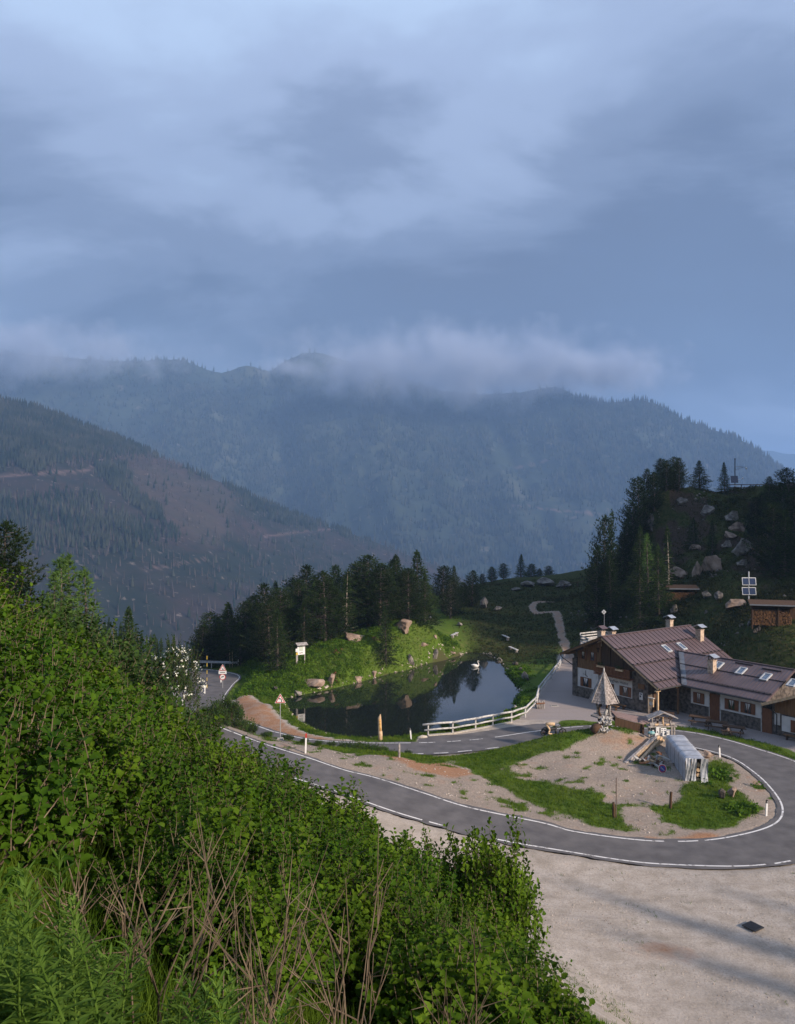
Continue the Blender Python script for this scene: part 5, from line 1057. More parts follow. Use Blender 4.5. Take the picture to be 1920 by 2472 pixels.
# -- wooden motorcycle
mq = Vector((13.35, 67.75, hz(13.35, 67.75)+.03)); MC = thing('motorcycle_sculpture', 'rustic motorcycle sculpture carrying a pale bent log at the road edge', 'sculpture', mq, 0.03)
def torus(mb_, c, R_, r_, n=20, k2=6):
    o_ = len(mb_.v)
    for i in range(n):
        t = math.tau*i/n
        for j in range(k2):
            q = math.tau*j/k2; mb_.v.append((c[0]+(R_+r_*math.cos(q))*math.cos(t), c[1]+r_*math.sin(q), c[2]+(R_+r_*math.cos(q))*math.sin(t)))
    for i in range(n):
        for j in range(k2):
            mb_.f.append((o_+i*k2+j, o_+((i+1) % n)*k2+j, o_+((i+1) % n)*k2+(j+1) % k2, o_+i*k2+(j+1) % k2)); mb_.m.append(0)
for nm, x, R_ in (('front_wheel', .88, .33), ('rear_wheel', -.78, .28)):
    m_ = MB(); torus(m_, (x, 0, R_), R_-.05, .055); wl = link(nm, m_.mesh(nm, black_p, True), MC); m_ = MB()
    for k_ in range(6): a = k_*math.tau/6; m_.tube((x, 0, R_), (x+(R_-.06)*math.cos(a), 0, R_+(R_-.06)*math.sin(a)), .02, n=5)
    link('spoke', m_.mesh('spoke', wood_d), wl)
m_ = MB(); m_.path([(-.95, 0, .5), (-.7, 0, .62), (-.2, 0, .55), (.25, 0, .62), (.5, 0, .9)], [.08, .14, .16, .13, .07], 8); m_.path([(-.9, 0, .22), (-.2, 0, .16), (.5, 0, .18)], [.05, .09, .05], 7); m_.path([(-.5, 0, .5), (-.35, 0, .2)], .08, 6); m_.path([(.25, 0, .55), (.3, 0, .2)], .09, 6); link('frame', m_.mesh('frame', iron, True), MC)
m_ = MB(); m_.path([(.88, 0, .33), (.62, 0, .95)], [.04, .05], 6); m_.path([(.62, -.32, 1.02), (.6, 0, .97), (.62, .32, 1.02)], .03, 6); link('fork', m_.mesh('fork', iron), MC)
m_ = MB(); m_.ball((.38, 0, .88), (.3, .18, .16), 10, 6); link('tank', m_.mesh('tank', zinc_dull, True), MC)
m_ = MB(); m_.path([(-.62, -.1, 1.02), (-.2, -.1, 1.04), (.15, -.1, 1.02)], [.13, .15, .13], 8); m_.path([(-.58, -.12, 1.0), (-.32, -.2, .62), (-.3, -.2, .5)], [.11, .09, .08], 7); m_.path([(-.3, -.2, .5), (-.42, -.22, .24), (-.1, -.22, .2)], [.08, .08, .07], 7); link('bent_log', m_.mesh('bent_log', wood_l, True), MC)
# -- plank benches on the meadow, carved stand
for u0, v0, u1, v1, lab in [(1083, 1543, 1112, 1530, 'grey plank bench on the grass at the knoll end of the pond'), (1214, 1533, 1228, 1550, 'grey plank bench on the slope right above another plank'), (1224, 1562, 1256, 1580, 'long grey plank bench on the far bank of the pond'), (1028, 1484, 1046, 1502, 'grey plank lying behind the pink knoll rock')]:
    a_, b_ = hit(u0, v0, 70), hit(u1, v1, 70); c_ = (a_+b_)/2; o = thing('plank_bench', lab, 'bench', c_, math.atan2(b_.y-a_.y, b_.x-a_.x)); L = min((b_-a_).length, 3.2)
    m_ = MB(); m_.box((0, 0, .32), (L, .42, .09)); link('seat', m_.mesh('seat', white_w), o)
    for sx in (-.35, .35): m_ = MB(); m_.box((sx*L, 0, .08), (.3, .35, .44)); link('leg', m_.mesh('leg', wood_g), o)
p = gp(1304, 1711); CS = thing('carved_stand', 'knobbly carved wooden stand at the bend of the log fence', 'stand', p)
for k_ in range(5): m_ = MB(); x = -.3+k_*.17; m_.path([(x, 0, -.05), (x+.05, .05*k_, .4), (x, 0, .8+.1*math.sin(k_*2))], [.09, .07, .08], 7); link('stem', m_.mesh('stem', wood_g, True), CS)
m_ = MB(); m_.bar((-.4, 0, .55), (.5, .1, .6), .3, .1); link('crosspiece', m_.mesh('crosspiece', wood_r), CS)
# -- the swan
sw = gp(1148, 1610, -.5); SWN = thing('swan', 'white swan floating near the far shore of the pond', 'swan', (sw.x, sw.y, -.5)); wm_ = mat('white_feathers', (.62, .60, .57), .7, base2=(.74, .72, .70), scale=8)
bm = bmesh.new(); mesh = bpy.data.meshes.new('body'); sk = [((-.55, 0, .22), .05), ((-.38, 0, .17), .17), ((-.05, 0, .15), .25), ((.25, 0, .13), .20), ((.42, 0, .2), .10), ((.46, 0, .38), .065), ((.38, 0, .56), .055), ((.30, 0, .72), .05), ((.33, 0, .82), .06), ((.42, 0, .81), .045), ((.52, 0, .78), .02)]
m_ = MB(); m_.path([p_ for p_, r_ in sk], [r_ for p_, r_ in sk], 10); link('body', m_.mesh('body', wm_, True), SWN)
for sy in (-1, 1): m_ = MB(); m_.path([(.2, sy*.18, .2), (-.2, sy*.22, .26), (-.6, sy*.1, .3)], [.06, .11, .02], 8); link('wing', m_.mesh('wing', wm_, True), SWN)
m_ = MB(); m_.path([(.46, 0, .79), (.58, 0, .765)], [.032, .012], 6); link('beak', m_.mesh('beak', orange), SWN); SWN.rotation_euler.z = math.pi*.97+math.pi
# ---------------------------------------------------------------- on the hill
p = hit(1808, 1457, 90); SP = thing('solar_mast', 'pale pole carrying two pairs of framed solar panels on the hillside', 'solar panel', p, -.1); m_ = MB(); m_.tube((0, 0, -.3), (0, 0, 4.1), .075, n=8); link('pole', m_.mesh('pole', white_p), SP); cell = mat('solar_cells', (.020, .030, .075), .15, var=.2, spec=.8)
for z in (2.85, 1.6):
    m_ = MB(); R = Matrix.Rotation(-.25, 3, 'X'); m_.box((0, -.12, z), (1.72, .06, 1.0), R); f_ = link('panel_frame', m_.mesh('panel_frame', white_p), SP)
    for sx in (-.41, .41): m_ = MB(); m_.box((sx, -.16, z), (.72, .04, .84), R); link('panel', m_.mesh('panel', cell), f_)
logm = mat('split_firewood', (.085, .040, .018), .9, base2=(.22, .12, .055), scale=5, detail=5, objvar=.35)
def woodshed(p, w_, h_, dp_, yaw, label, bays):
    o = thing('firewood_shed', label, 'shed', p, yaw); rs2 = np.random.RandomState(int(w_*10))
    m_ = MB(); m_.prism([(-w_/2-.35, -.45, h_+.12), (w_/2+.35, -.45, h_+.12), (w_/2+.35, dp_+.2, h_+.5), (-w_/2-.35, dp_+.2, h_+.5)], (0, 0, .09)); rf_ = link('roof', m_.mesh('roof', wood_d), o); m_ = MB(); m_.bar((-w_/2-.35, -.47, h_+.14), (w_/2+.35, -.47, h_+.14), .05, .16); link('fascia', m_.mesh('fascia', zinc_dull), rf_)
    for k_ in range(bays+1):
        x = -w_/2+w_*k_/bays; m_ = MB(); m_.box((x, 0, h_/2-.2), (.14, .14, h_+.5)); link('post', m_.mesh('post', wood_d), o)
    m_ = MB(); m_.box((0, dp_, h_/2-.1), (w_, .06, h_+.6)); link('back_wall', m_.mesh('back_wall', wood_d), o)
    tri = MB(); tri.tube((0, 0, 0), (0, .9, 0), .085, n=5); me_ = tri.mesh('split_log', logm); n_ = 0
    nxl = int((w_-.2)/.165); nz_ = int((h_-.35)/.15)
    for i in range(nxl):
        for j in range(nz_):
            if rs2.rand() < .03 or n_ > 290: continue
            q = link('split_log', me_, o); q.location = (-w_/2+.16+i*.165+rs2.uniform(-.02, .02), .04+rs2.uniform(-.05, .06), .1+j*.15+rs2.uniform(-.02, .02)); q.rotation_euler = (0, rs2.uniform(0, 6), 0); n_ += 1
    return o
p = hit(1645, 1452, 95); woodshed(p, 4.0, 1.6, 1.2, -.12, 'low firewood shed with one full bay between the boulders', 1)
p = hit(1880, 1512, 80); woodshed(p, 5.6, 2.3, 1.3, -.30, 'large two bay firewood shed on the hillside right of the solar panels', 2)
p = Vector((59.6, 139.0, 0)); p.z = hz(p.x, p.y); WST = thing('weather_station', 'weather station mast with solar panel and lamp arm on a railed platform', 'weather station', p); top = 20-(1108-CV)/FPX*139-p.z
m_ = MB(); m_.tube((0, 0, 0), (0, 0, top), .085, n=7); link('mast', m_.mesh('mast', black_p), WST)
m_ = MB(); m_.ball((0, 0, top), .14); link('sensor', m_.mesh('sensor', black_p), WST)
m_ = MB(); m_.tube((0, 0, top-1.3), (1.9, 0, top-1.45), .04, n=6); m_.tube((0, 0, top-1.95), (1.5, 0, top-1.42), .035, n=6); ar = link('arm', m_.mesh('arm', zinc_dull), WST); m_ = MB(); m_.ball((2.0, 0, top-1.62), (.2, .14, .2)); link('lamp', m_.mesh('lamp', white_p, True), ar)
m_ = MB(); m_.box((-.15, -.1, top-3.6), (1.25, .08, 1.25), Matrix.Rotation(-.2, 3, 'X')); link('solar_panel', m_.mesh('solar_panel', cell), WST)
m_ = MB(); m_.tube((0, 0, top-3.7), (1.3, 0, top-3.5), .03, n=6); m_.ball((1.35, 0, top-3.4), .17); link('anemometer', m_.mesh('anemometer', white_p), WST)
m_ = MB(); m_.box((.15, -.1, top-5.3), (.9, .4, .7)); m_.box((.15, -.1, top-6.4), (1.0, .5, 1.0)); link('cabinet', m_.mesh('cabinet', black_p), WST); m_ = MB(); m_.box((.7, -.2, top-5.3), (.3, .2, .5)); m_.box((.1, -.2, top-4.7), (.4, .2, .25)); m_.box((-.4, -.2, top-5.5), (.4, .2, .2)); link('box', m_.mesh('box', white_p), WST)
m_ = MB(); m_.box((1.6, 0, .02), (7.2, 2.6, .14)); link('platform', m_.mesh('platform', wood_g), WST)
for x in (-1.9, .6, 3.0, 5.1):
    m_ = MB(); m_.box((x, -1.2, .55), (.12, .12, 1.3)); link('rail_post', m_.mesh('rail_post', wood_d), WST)
for z in (.65, 1.15): m_ = MB(); m_.bar((-2.0, -1.2, z), (5.2, -1.2, z), .06, .12); link('rail', m_.mesh('rail', wood_d), WST)
m_ = MB(); m_.tube((-1.9, -1.2, 1.1), (-1.9, -1.2, 2.9), .05, n=6); link('corner_pole', m_.mesh('corner_pole', zinc_dull), WST)
fm = thing('meadow_fence', 'dark pole fence along the crest of the meadow below the hill', 'fence', hit(1363, 1425, 120)); q = [hit(1362, 1424, 120), hit(1395, 1418, 120), hit(1425, 1412, 120)]; q = [Vector((p_.x, p_.y, hz(p_.x, p_.y))) for p_ in q]
for p_ in q: m_ = MB(); m_.box(p_+Vector((0, 0, .5)), (.14, .14, 1.3)); m_.build('post', wood_d, fm)
for a_, b_ in zip(q[:-1], q[1:]): m_ = MB(); m_.bar(a_+Vector((0, 0, 1.0)), b_+Vector((0, 0, 1.0)), .1, .12); m_.build('rail', wood_d, fm)
# ================================================================ boulders
rock_p = mat('pink_granite', (.16, .115, .088), .95, base2=(.38, .285, .225), scale=1.6, detail=9, bump=.8, bscale=5)
rock_g = mat('grey_granite', (.085, .075, .068), .95, base2=(.28, .255, .225), scale=1.6, detail=9, bump=.8, bscale=5)
rock_d = mat('dark_lichen_rock', (.030, .027, .024), .95, base2=(.12, .10, .085), scale=1.8, detail=9, bump=.8, bscale=5)
def rock_mesh(seed, m):
    rs = np.random.RandomState(seed); bm = bmesh.new(); bmesh.ops.create_icosphere(bm, subdivisions=4, radius=1.0)
    V = np.array([v.co[:] for v in bm.verts])
    for k_ in range(17):
        n = unit(rs.normal(size=3)); d = rs.uniform(.42, .80); s = V@n; over = s > d; V[over] -= ((s[over]-d)*.97)[:, None]*n
    off = rs.uniform(0, 50, 3)
    for i, v in enumerate(bm.verts):
        p = Vector(V[i]); v.co = p*(1+.22*mnoise.noise(p*1.4+Vector(off))+.09*mnoise.noise(p*4+Vector(off))+.02*mnoise.noise(p*13+Vector(off)))
    for v in bm.verts:
        k_ = 1+.35*max(0.0, -v.co.z); v.co.x *= k_; v.co.y *= k_      # broad foot
    me_ = bpy.data.meshes.new('boulder'); bm.to_mesh(me_); bm.free(); me_.materials.append(m); return me_
ROCKS = {k_: [rock_mesh(s+i, m) for i in range(4)] for k_, s, m in (('p', 10, rock_p), ('g', 30, rock_g), ('d', 50, rock_d))}
_rc = [0]
def boulder(u0, v0, u1, v1, kind, label, y0=60.0, group=None, flat=1.0, sink=.25):
    p = hit((u0+u1)/2, v1, y0); w_ = (u1-u0)/FPX*p.y; h_ = (v1-v0)/FPX*p.y; _rc[0] += 1; r_ = random.Random(_rc[0])
    o = link('boulder', ROCKS[kind][_rc[0] % 4]); hh = h_/(2-sink)*1.15; o.scale = (w_/2*1.1, w_/2*.9*flat, hh*.95); o.location = (p.x, p.y+w_*.25, p.z+hh*(1-sink)*.85); o.rotation_euler = (r_.uniform(-.2, .2), r_.uniform(-.25, .25), r_.uniform(-.6, .6)); return tag(o, label, 'boulder', group)
for a in [(940, 1492, 1008, 1530, 'p', 'big slanting pink granite slab at the top of the knoll'), (822, 1530, 890, 1552, 'p', 'flat pale pink rock in the knoll shrubs left of the slab'), (1010, 1549, 1037, 1564, 'p', 'small pink rock in the grass at the right end of the knoll'), (721, 1638, 796, 1670, 'p', 'low broad pink boulder at the pond edge below the info board'), (786, 1624, 813, 1661, 'p', 'upright rounded pink boulder standing at the pond edge'), (846, 1634, 882, 1652, 'p', 'small pink boulder on the shore right of the upright one'), (982, 1584, 1003, 1611, 'g', 'pale grey pointed rock at the knoll shore'), (1042, 1569, 1058, 1596, 'g', 'narrow grey rock near the end of the knoll shore'), (698, 1670, 734, 1684, 'g', 'low grey stones at the grassy corner of the pond'), (1044, 1537, 1059, 1549, 'p', 'tiny pink rock near the plank bench'), (658, 1658, 675, 1671, 'd', 'reddish stone behind the bend sign'), (1080, 1574, 1105, 1583, 'p', 'flat pink stone on the last point of the knoll shore'), (890, 1618, 915, 1634, 'p', 'small pink stone in the middle of the knoll shore')]:
    boulder(*a)
HB = [(1550, 1236, 1592, 1274, 'd', 'tall dark cracked block in the cliff left of the hilltop'), (1628, 1202, 1674, 1216, 'g', 'pale flat slab lying under the hilltop clump of trees'), (1692, 1224, 1730, 1247, 'g', 'grey slab below the slender hilltop tree'), (1750, 1234, 1793, 1261, 'g', 'dark grey boulder under the weather station'), (1766, 1258, 1818, 1283, 'p', 'brown ledge below the boulder under the weather station'), (1745, 1285, 1800, 1301, 'p', 'low brown ledge in the middle of the hillside'), (1771, 1304, 1822, 1342, 'g', 'large round pale grey boulder high on the hillside'), (1743, 1306, 1774, 1325, 'g', 'pale rock touching the large round boulder'), (1698, 1332, 1765, 1380, 'p', 'largest orange topped boulder on the hillside'), (1670, 1354, 1704, 1391, 'p', 'dark pointed boulder left of the orange topped one'), (1623, 1366, 1674, 1398, 'p', 'cluster boulder of orange stone above the low firewood shed'), (1779, 1350, 1813, 1368, 'g', 'pale jagged rock above the solar panels'), (1694, 1423, 1725, 1444, 'g', 'greenish grey rock right of the low firewood shed'), (1722, 1430, 1753, 1448, 'g', 'grey angular rock beside the greenish one'), (1761, 1441, 1818, 1470, 'p', 'long reddish split rock at the foot of the solar mast'), (1618, 1459, 1642, 1481, 'g', 'white stone on the grass above the inn roof'), (1840, 1278, 1865, 1297, 'p', 'brown rock before the dark hill trees'), (1903, 1319, 1926, 1342, 'p', 'reddish rock at the right margin of the dark trees'), (1670, 1311, 1700, 1331, 'p', 'brown broken rock in the heather of the hill'), (1876, 1524, 1896, 1561, 'p', 'upright pink standing stone on the meadow above the wing'), (1785, 1503, 1795, 1513, 'g', 'small pale pointed stone below the solar mast'), (1804, 1501, 1815, 1511, 'g', 'small pale leaning stone near the large firewood shed'), (1828, 1508, 1842, 1524, 'd', 'dark boulder left of the large firewood shed'), (1820, 1546, 1834, 1562, 'd', 'dark round stone left of the standing stone'), (1700, 1470, 1712, 1482, 'g', 'tiny grey stone above the right chimney')]
for a in HB:
    kk = a[4]
    boulder(*a[:4], kk, a[5], y0=92, sink=.55)
for a in [(1252, 1404, 1300, 1418, 'g', 'long pale rock slab at the left of the meadow crest'), (1292, 1397, 1345, 1416, 'g', 'broad pale rock slab on the meadow crest'), (1338, 1402, 1386, 1420, 'g', 'pale rock slab at the right of the meadow crest'), (1232, 1416, 1262, 1428, 'g', 'small broken slab below the crest slabs'), (1156, 1444, 1182, 1470, 'g', 'pale upright boulder in front of the rim conifers'), (1190, 1465, 1214, 1476, 'g', 'low boulder in the meadow near the path bend'), (1100, 1503, 1120, 1512, 'g', 'low grey stone on the meadow behind the knoll'), (1196, 1595, 1212, 1604, 'd', 'dark flat stone at the far corner of the pond'), (1255, 1625, 1282, 1645, 'g', 'pale flat stone on the grassy bank right of the pond'), (1250, 1610, 1268, 1622, 'd', 'brown stone on the bank below the long plank bench'), (1238, 1596, 1254, 1606, 'd', 'flat stone at the water behind the swan')]: boulder(*a, y0=72)
boulder(1746, 1755, 1777, 1778, 'p', 'sunlit orange boulder between the picnic tables and the road', 62.0); boulder(1698, 1813, 1728, 1833, 'p', 'brown rock behind the tarpaulin at the road edge', 50.0)
boulder(1733, 1902, 1762, 1930, 'd', 'brown eroded rock in the big leaved plants', 45.0); boulder(1757, 1898, 1786, 1926, 'p', 'reddish eroded rock at the tip of the island grass', 45.0); boulder(1660, 1868, 1690, 1885, 'g', 'pale stones at the foot of the tarpaulin', 45.0)
# ================================================================ conifers
bark = mat('grey_bark', (.055, .045, .038), .95, base2=(.14, .115, .10), scale=6, detail=6, bump=.5)
bark_l = mat('bleached_trunk', (.26, .22, .18), .95, base2=(.42, .37, .31), scale=5, detail=6, bump=.4)
pine_m = mat('stone_pine_needles', (.009, .020, .008), .7, base2=(.036, .062, .018), scale=1.3, detail=5, spec=.04, objvar=.28, trans=.12)
spruce_m = mat('spruce_needles', (.014, .030, .011), .7, base2=(.050, .082, .022), scale=1.6, detail=5, spec=.04, objvar=.28, trans=.12)
larch_m = mat('larch_needles', (.055, .110, .028), .7, base2=(.120, .200, .050), scale=1.6, detail=5, spec=.04, objvar=.10, trans=.22)
def needles(P, Dr, k, length, width, spread, rs):
    n = len(P); Pk = np.repeat(P, k, 0); d = unit(np.repeat(Dr, k, 0)+spread*rs.normal(size=(n*k, 3)))
    L = length*rs.uniform(.6, 1.25, (n*k, 1)); s = unit(np.cross(d, rs.normal(size=(n*k, 3))))*width*rs.uniform(.7, 1.3, (n*k, 1))
    V = np.stack([Pk-s, Pk+s, Pk+d*L], 1).reshape(-1, 3); F = np.arange(len(V)).reshape(-1, 3); return V, F
def conifer(seed, h, R, style):
    rs = np.random.RandomState(seed); T = []; Dd = []; mbT = MB()
    lean = rs.normal(0, .012, 2)
    tr = [(lean[0]*z*z/h, lean[1]*z*z/h, z) for z in np.linspace(-.6, h*.97, 8)]
    mbT.path(tr, [max(.02, ((.026 if style != 'sparse' else .013)*h)*(1-i/7.3)) for i in range(8)], 7)
    z0 = {'pine': .06, 'spruce': .04, 'larch': .10, 'sparse': .12}[style]*h; z = z0; ph = rs.uniform(0, 6)
    lobes = rs.uniform(.72, 1.22, 9); lz = rs.uniform(.75, 1.2, 12)
    while z < h*.985:
        t = (z-z0)/(h-z0)
        if style == 'pine': prof = min(1, (1-t)**.52*1.1)*min(1, .62+t*2.2)
        elif style == 'spruce': prof = (1-t)**.92*min(1, .8+t*2)
        elif style == 'larch': prof = (1-t)**.75*min(1, .6+t*2)
        else: prof = (1-t)**.8*.85
        nb = {'pine': 8, 'spruce': 8, 'larch': 6, 'sparse': 6}[style]; nb = max(4, int(nb*(.6+.4*(1-t))+rs.rand()))
        for b in range(nb):
            a = ph+b*6.2832/nb+rs.normal(0, .22); li = (a % 6.2832)/6.2832*9; l0 = int(li) % 9; lob = lobes[l0]*(1-li % 1)+lobes[(l0+1) % 9]*(li % 1)
            L = R*prof*lob*lz[int(t*11.9)]*rs.uniform(.72, 1.12)
            if rs.rand() < (.06 if style != 'sparse' else .2): L *= .45
            L = max(L, .12)
            if style == 'pine': droop, rise = -.10, .42
            elif style == 'spruce': droop, rise = -.42+.5*t, .16
            elif style == 'larch': droop, rise = -.15, .20
            else: droop, rise = -.25, .25
            ns = max(2, int(L/.26)); ca, sa = math.cos(a), math.sin(a); bp = []
            for k in range(ns+1):
                q = k/ns; r_ = L*q; zz = z+droop*r_+rise*L*q*q
                p = (ca*r_+lean[0]*z*z/h, sa*r_+lean[1]*z*z/h, zz); bp.append(p)
                if q > (.30 if style != 'sparse' else .15):
                    m_ = 2 if q < .95 else 1
                    for e in range(m_ if style != 'sparse' else 1):
                        side = rs.uniform(-1, 1)*(.34*L*(1.1-q)+.12); off = np.array([-sa*side, ca*side, rs.normal(0, .06)])
                        T.append(np.array(p)+off); up = .75 if style in ('pine', 'larch') else .15
                        Dd.append([ca*.7-sa*side*.8, sa*.7+ca*side*.8, up])
            if L > .5: mbT.path([bp[0], bp[len(bp)//2], bp[-1]], [.018+.006*L, .012+.003*L, .006], 3, cap=False)
        ph += 2.4; z += {'pine': .30, 'spruce': .33, 'larch': .40, 'sparse': .42}[style]*rs.uniform(.8, 1.2)*(1.05-.35*t)
    for k in range(8): T.append(np.array([lean[0]*h, lean[1]*h, h-.07*k])+rs.normal(0, .05, 3)); Dd.append([0, 0, 1])
    T = np.array(T); Dd = np.array(Dd, float)
    if style == 'pine': V, F = needles(T, Dd, 10, .30, .030, .60, rs)
    elif style == 'spruce': V, F = needles(T, Dd, 9, .30, .034, .55, rs)
    elif style == 'larch': V, F = needles(T, Dd, 9, .26, .026, .75, rs)
    else: V, F = needles(T, Dd, 10, .30, .030, .6, rs)
    m = {'pine': pine_m, 'spruce': spruce_m, 'larch': larch_m, 'sparse': spruce_m}[style]
    return tri_mesh('crown', V, F, m), mbT.mesh('trunk', bark_l if style == 'sparse' else bark, True), h
VAR = {'pine': [conifer(100+i, 10, r, 'pine') for i, r in enumerate((3.2, 2.8, 3.5, 2.6))], 'spruce': [conifer(200+i, 10, r, 'spruce') for i, r in enumerate((2.8, 2.3, 3.1))],
       'larch': [conifer(300+i, 8, r, 'larch') for i, r in enumerate((2.1, 1.8))], 'sparse': [conifer(400+i, 10, r, 'sparse') for i, r in enumerate((1.8, 1.3))]}
NAMES = {'pine': 'stone_pine', 'spruce': 'spruce', 'larch': 'larch', 'sparse': 'thin_spruce'}
LOOKS = {'conifers on the knoll beside the pond': ('dark pointed spruce in the clump on the knoll behind the info board', 'dark round topped stone pine in the clump on the knoll beside the pond'),
 'conifers along the far rim of the meadow': ('pointed spruce at the rim of the meadow behind the pond', 'round topped stone pine at the rim of the meadow behind the pond'),
 'conifers on the rocky hill': ('small dark spruce growing between the boulders of the hill', 'near black stone pine on the rocky hill above the inn'),
 'sunlit conifers at the hill foot': ('sunlit feathery conifer at the foot of the rocky hill behind the low shed', 'tall sunlit stone pine left of the rocky hill behind the inn')}
_tc = [0]
def tree(u, vt, Y, style, label, group, wf=1.0, base=None, xyh=None):
    if xyh: x, y, h = xyh; zg = hz(x, y)
    else:
        p = px(u, vt, Y); x, y = p.x, p.y; zg = hz(x, y) if base is None else base; h = p.z-zg
    h = max(h, 1.2)
    if group in LOOKS: label = LOOKS[group][style == 'pine']
    vs_ = VAR[style]; cr, tk, h0 = vs_[_tc[0] % len(vs_)]; _tc[0] += 1
    s = h/h0; w = s**.65*wf if h < h0 else s**.8*wf
    o = thing(NAMES[style], label, 'tree', (x, y, zg), (_tc[0]*2.39996) % 6.283, group, (w, w, s)); link('crown', cr, o); link('trunk', tk, o); return o
K = 'dark conifer in the clump on the knoll behind the info board'; KG = 'conifers on the knoll beside the pond'
for u, v, Y, st, w in [(506, 1478, 108, 'pine', 1.0), (528, 1490, 112, 'spruce', 1), (551, 1455, 107, 'spruce', 1.1), (592, 1452, 113, 'pine', 1), (615, 1475, 108, 'spruce', .9), (640, 1411, 112, 'pine', .9), (661, 1404, 120, 'spruce', .8), (694, 1436, 108, 'pine', .9), (703, 1396, 119, 'pine', .9), (737, 1366, 117, 'pine', 1.0), (734, 1447, 104, 'spruce', .8), (763, 1400, 122, 'pine', .9), (785, 1380, 114, 'pine', 1), (815, 1367, 120, 'pine', .9), (868, 1356, 117, 'pine', 1), (891, 1340, 112, 'pine', 1.25), (917, 1362, 111, 'pine', 1.1), (945, 1352, 120, 'pine', 1), (960, 1340, 116, 'spruce', 1), (985, 1372, 113, 'pine', 1.05), (1008, 1329, 117, 'spruce', .95), (1026, 1385, 115, 'spruce', .8), (670, 1470, 104, 'spruce', .8), (580, 1500, 104, 'spruce', .8), (488, 1510, 106, 'pine', .9), (605, 1440, 118, 'pine', 1), (680, 1420, 114, 'pine', 1), (720, 1400, 113, 'pine', 1), (755, 1415, 111, 'spruce', 1), (800, 1395, 116, 'pine', 1), (855, 1385, 113, 'pine', 1), (935, 1385, 114, 'pine', 1), (972, 1380, 115, 'pine', 1), (540, 1480, 113, 'pine', 1), (650, 1455, 108, 'pine', .9)]:
    tree(u, v, Y-(9 if (620 < u < 690 or 775 < u < 850) and Y < 119 else 0 if u <= 620 else 1), st, K, KG, w*1.3)
tree(836, 1376, 107, 'sparse', 'thin spruce with a bleached bare trunk at the knoll edge', None, 1.5)
tree(932, 1464, 103, 'spruce', 'small pale green spruce in front of the pink knoll rock', None, .8)
tree(705, 1550, 99, 'spruce', 'little spruce sapling behind the info board', None, .8)
B = 'dark conifer standing at the rim of the meadow behind the pond'; BG = 'conifers along the far rim of the meadow'
for u, v, Y, st, w in [(1069, 1366, 140, 'pine', 1.2), (1098, 1366, 137, 'spruce', .8), (1088, 1395, 134, 'pine', 1), (1140, 1378, 141, 'pine', 1.2), (1120, 1405, 144, 'pine', 1), (1188, 1368, 167, 'pine', 1.2), (1216, 1360, 172, 'pine', 1.1), (1257, 1338, 178, 'spruce', 1), (1282, 1361, 182, 'pine', 1.2), (1303, 1372, 184, 'pine', 1), (1325, 1366, 186, 'pine', 1.2), (1355, 1386, 190, 'spruce', .9), (1376, 1385, 195, 'pine', 1), (1397, 1395, 200, 'pine', 1), (1165, 1385, 165, 'pine', 1)]:
    tree(u, v, Y, st, B, BG, w)
H = 'near black conifer on the rocky hill above the inn'; HG = 'conifers on the rocky hill'
for u, v, Y, st, w in [(1563, 1133, 133, 'pine', .9), (1594, 1107, 136, 'pine', 1), (1609, 1112, 134, 'pine', 1.1), (1629, 1103, 138, 'pine', 1.0), (1640, 1106, 134, 'pine', 1), (1542, 1152, 131, 'pine', .9), (1580, 1140, 132, 'pine', .9), (1527, 1214, 130, 'pine', .9), (1514, 1255, 129, 'pine', .8), (1502, 1290, 128, 'pine', .8), (1857, 1150, 130, 'pine', .9), (1903, 1130, 122, 'pine', 1.4), (1890, 1168, 115, 'pine', 1.2), (1868, 1215, 108, 'pine', 1.1), (1840, 1192, 120, 'pine', .9), (1915, 1180, 110, 'pine', 1.2), (1895, 1230, 106, 'spruce', 1), (1825, 1200, 118, 'pine', .9), (1545, 1270, 118, 'spruce', .8), (1675, 1250, 122, 'spruce', .9), (1720, 1255, 118, 'spruce', .7)]:
    tree(u, v, Y, st, H, HG, w)
tree(1689, 1112, 137, 'spruce', 'broad dark conifer alone on the hilltop beside the twin tree clump', None, 1.3)
tree(1750, 1116, 136, 'spruce', 'slender dark conifer alone on the hilltop left of the weather station', None, .8)
F = 'green sunlit conifer at the foot of the rocky hill behind the inn'; FG = 'sunlit conifers at the hill foot'
for u, v, Y, st, w in [(1458, 1246, 121, 'pine', .75), (1440, 1320, 119, 'pine', .8), (1474, 1330, 118, 'spruce', .8), (1565, 1290, 111, 'larch', .9), (1590, 1315, 109, 'spruce', .8), (1545, 1345, 109, 'spruce', .8)]:
    tree(u, v, Y, st, F, FG, w)
tree(1476, 1234, 125, 'sparse', 'dark half bare spruce leaning out of the cliff edge', None, 1)
tree(1615, 1272, 112, 'sparse', 'sunlit thin tree with pale trunk on the slope above the log shed', None, 1.2)
tree(8, 1262, 40, 'pine', 'tall stone pine rising over the bushes at the rim of the slope', None, 1.0)
tree(-30, 1310, 42, 'pine', 'second stone pine pressed against the tall one on the slope', None, 1.0)
L_ = 'bright green larch rising behind the alder bushes'; LG = 'larches behind the alder bushes'
for u, v, Y in [(150, 1345, 38), (172, 1343, 40), (212, 1374, 39), (128, 1385, 37)]: tree(u, v, Y, 'larch', L_, LG, 1.1)
tree(305, 1468, 55, 'spruce', 'small lone spruce behind the bushes above the road', None, .8)
V_ = 'distant conifer in the valley forest below the road'; VG = 'conifers below the road'
rr = random.Random(4)
for i in range(26):
    u = 225+i*10.5+rr.uniform(-5, 5); tree(u, 1496+(u-225)*.27+rr.uniform(-14, 14), 215+rr.uniform(-25, 45), 'spruce', V_, VG, .55)
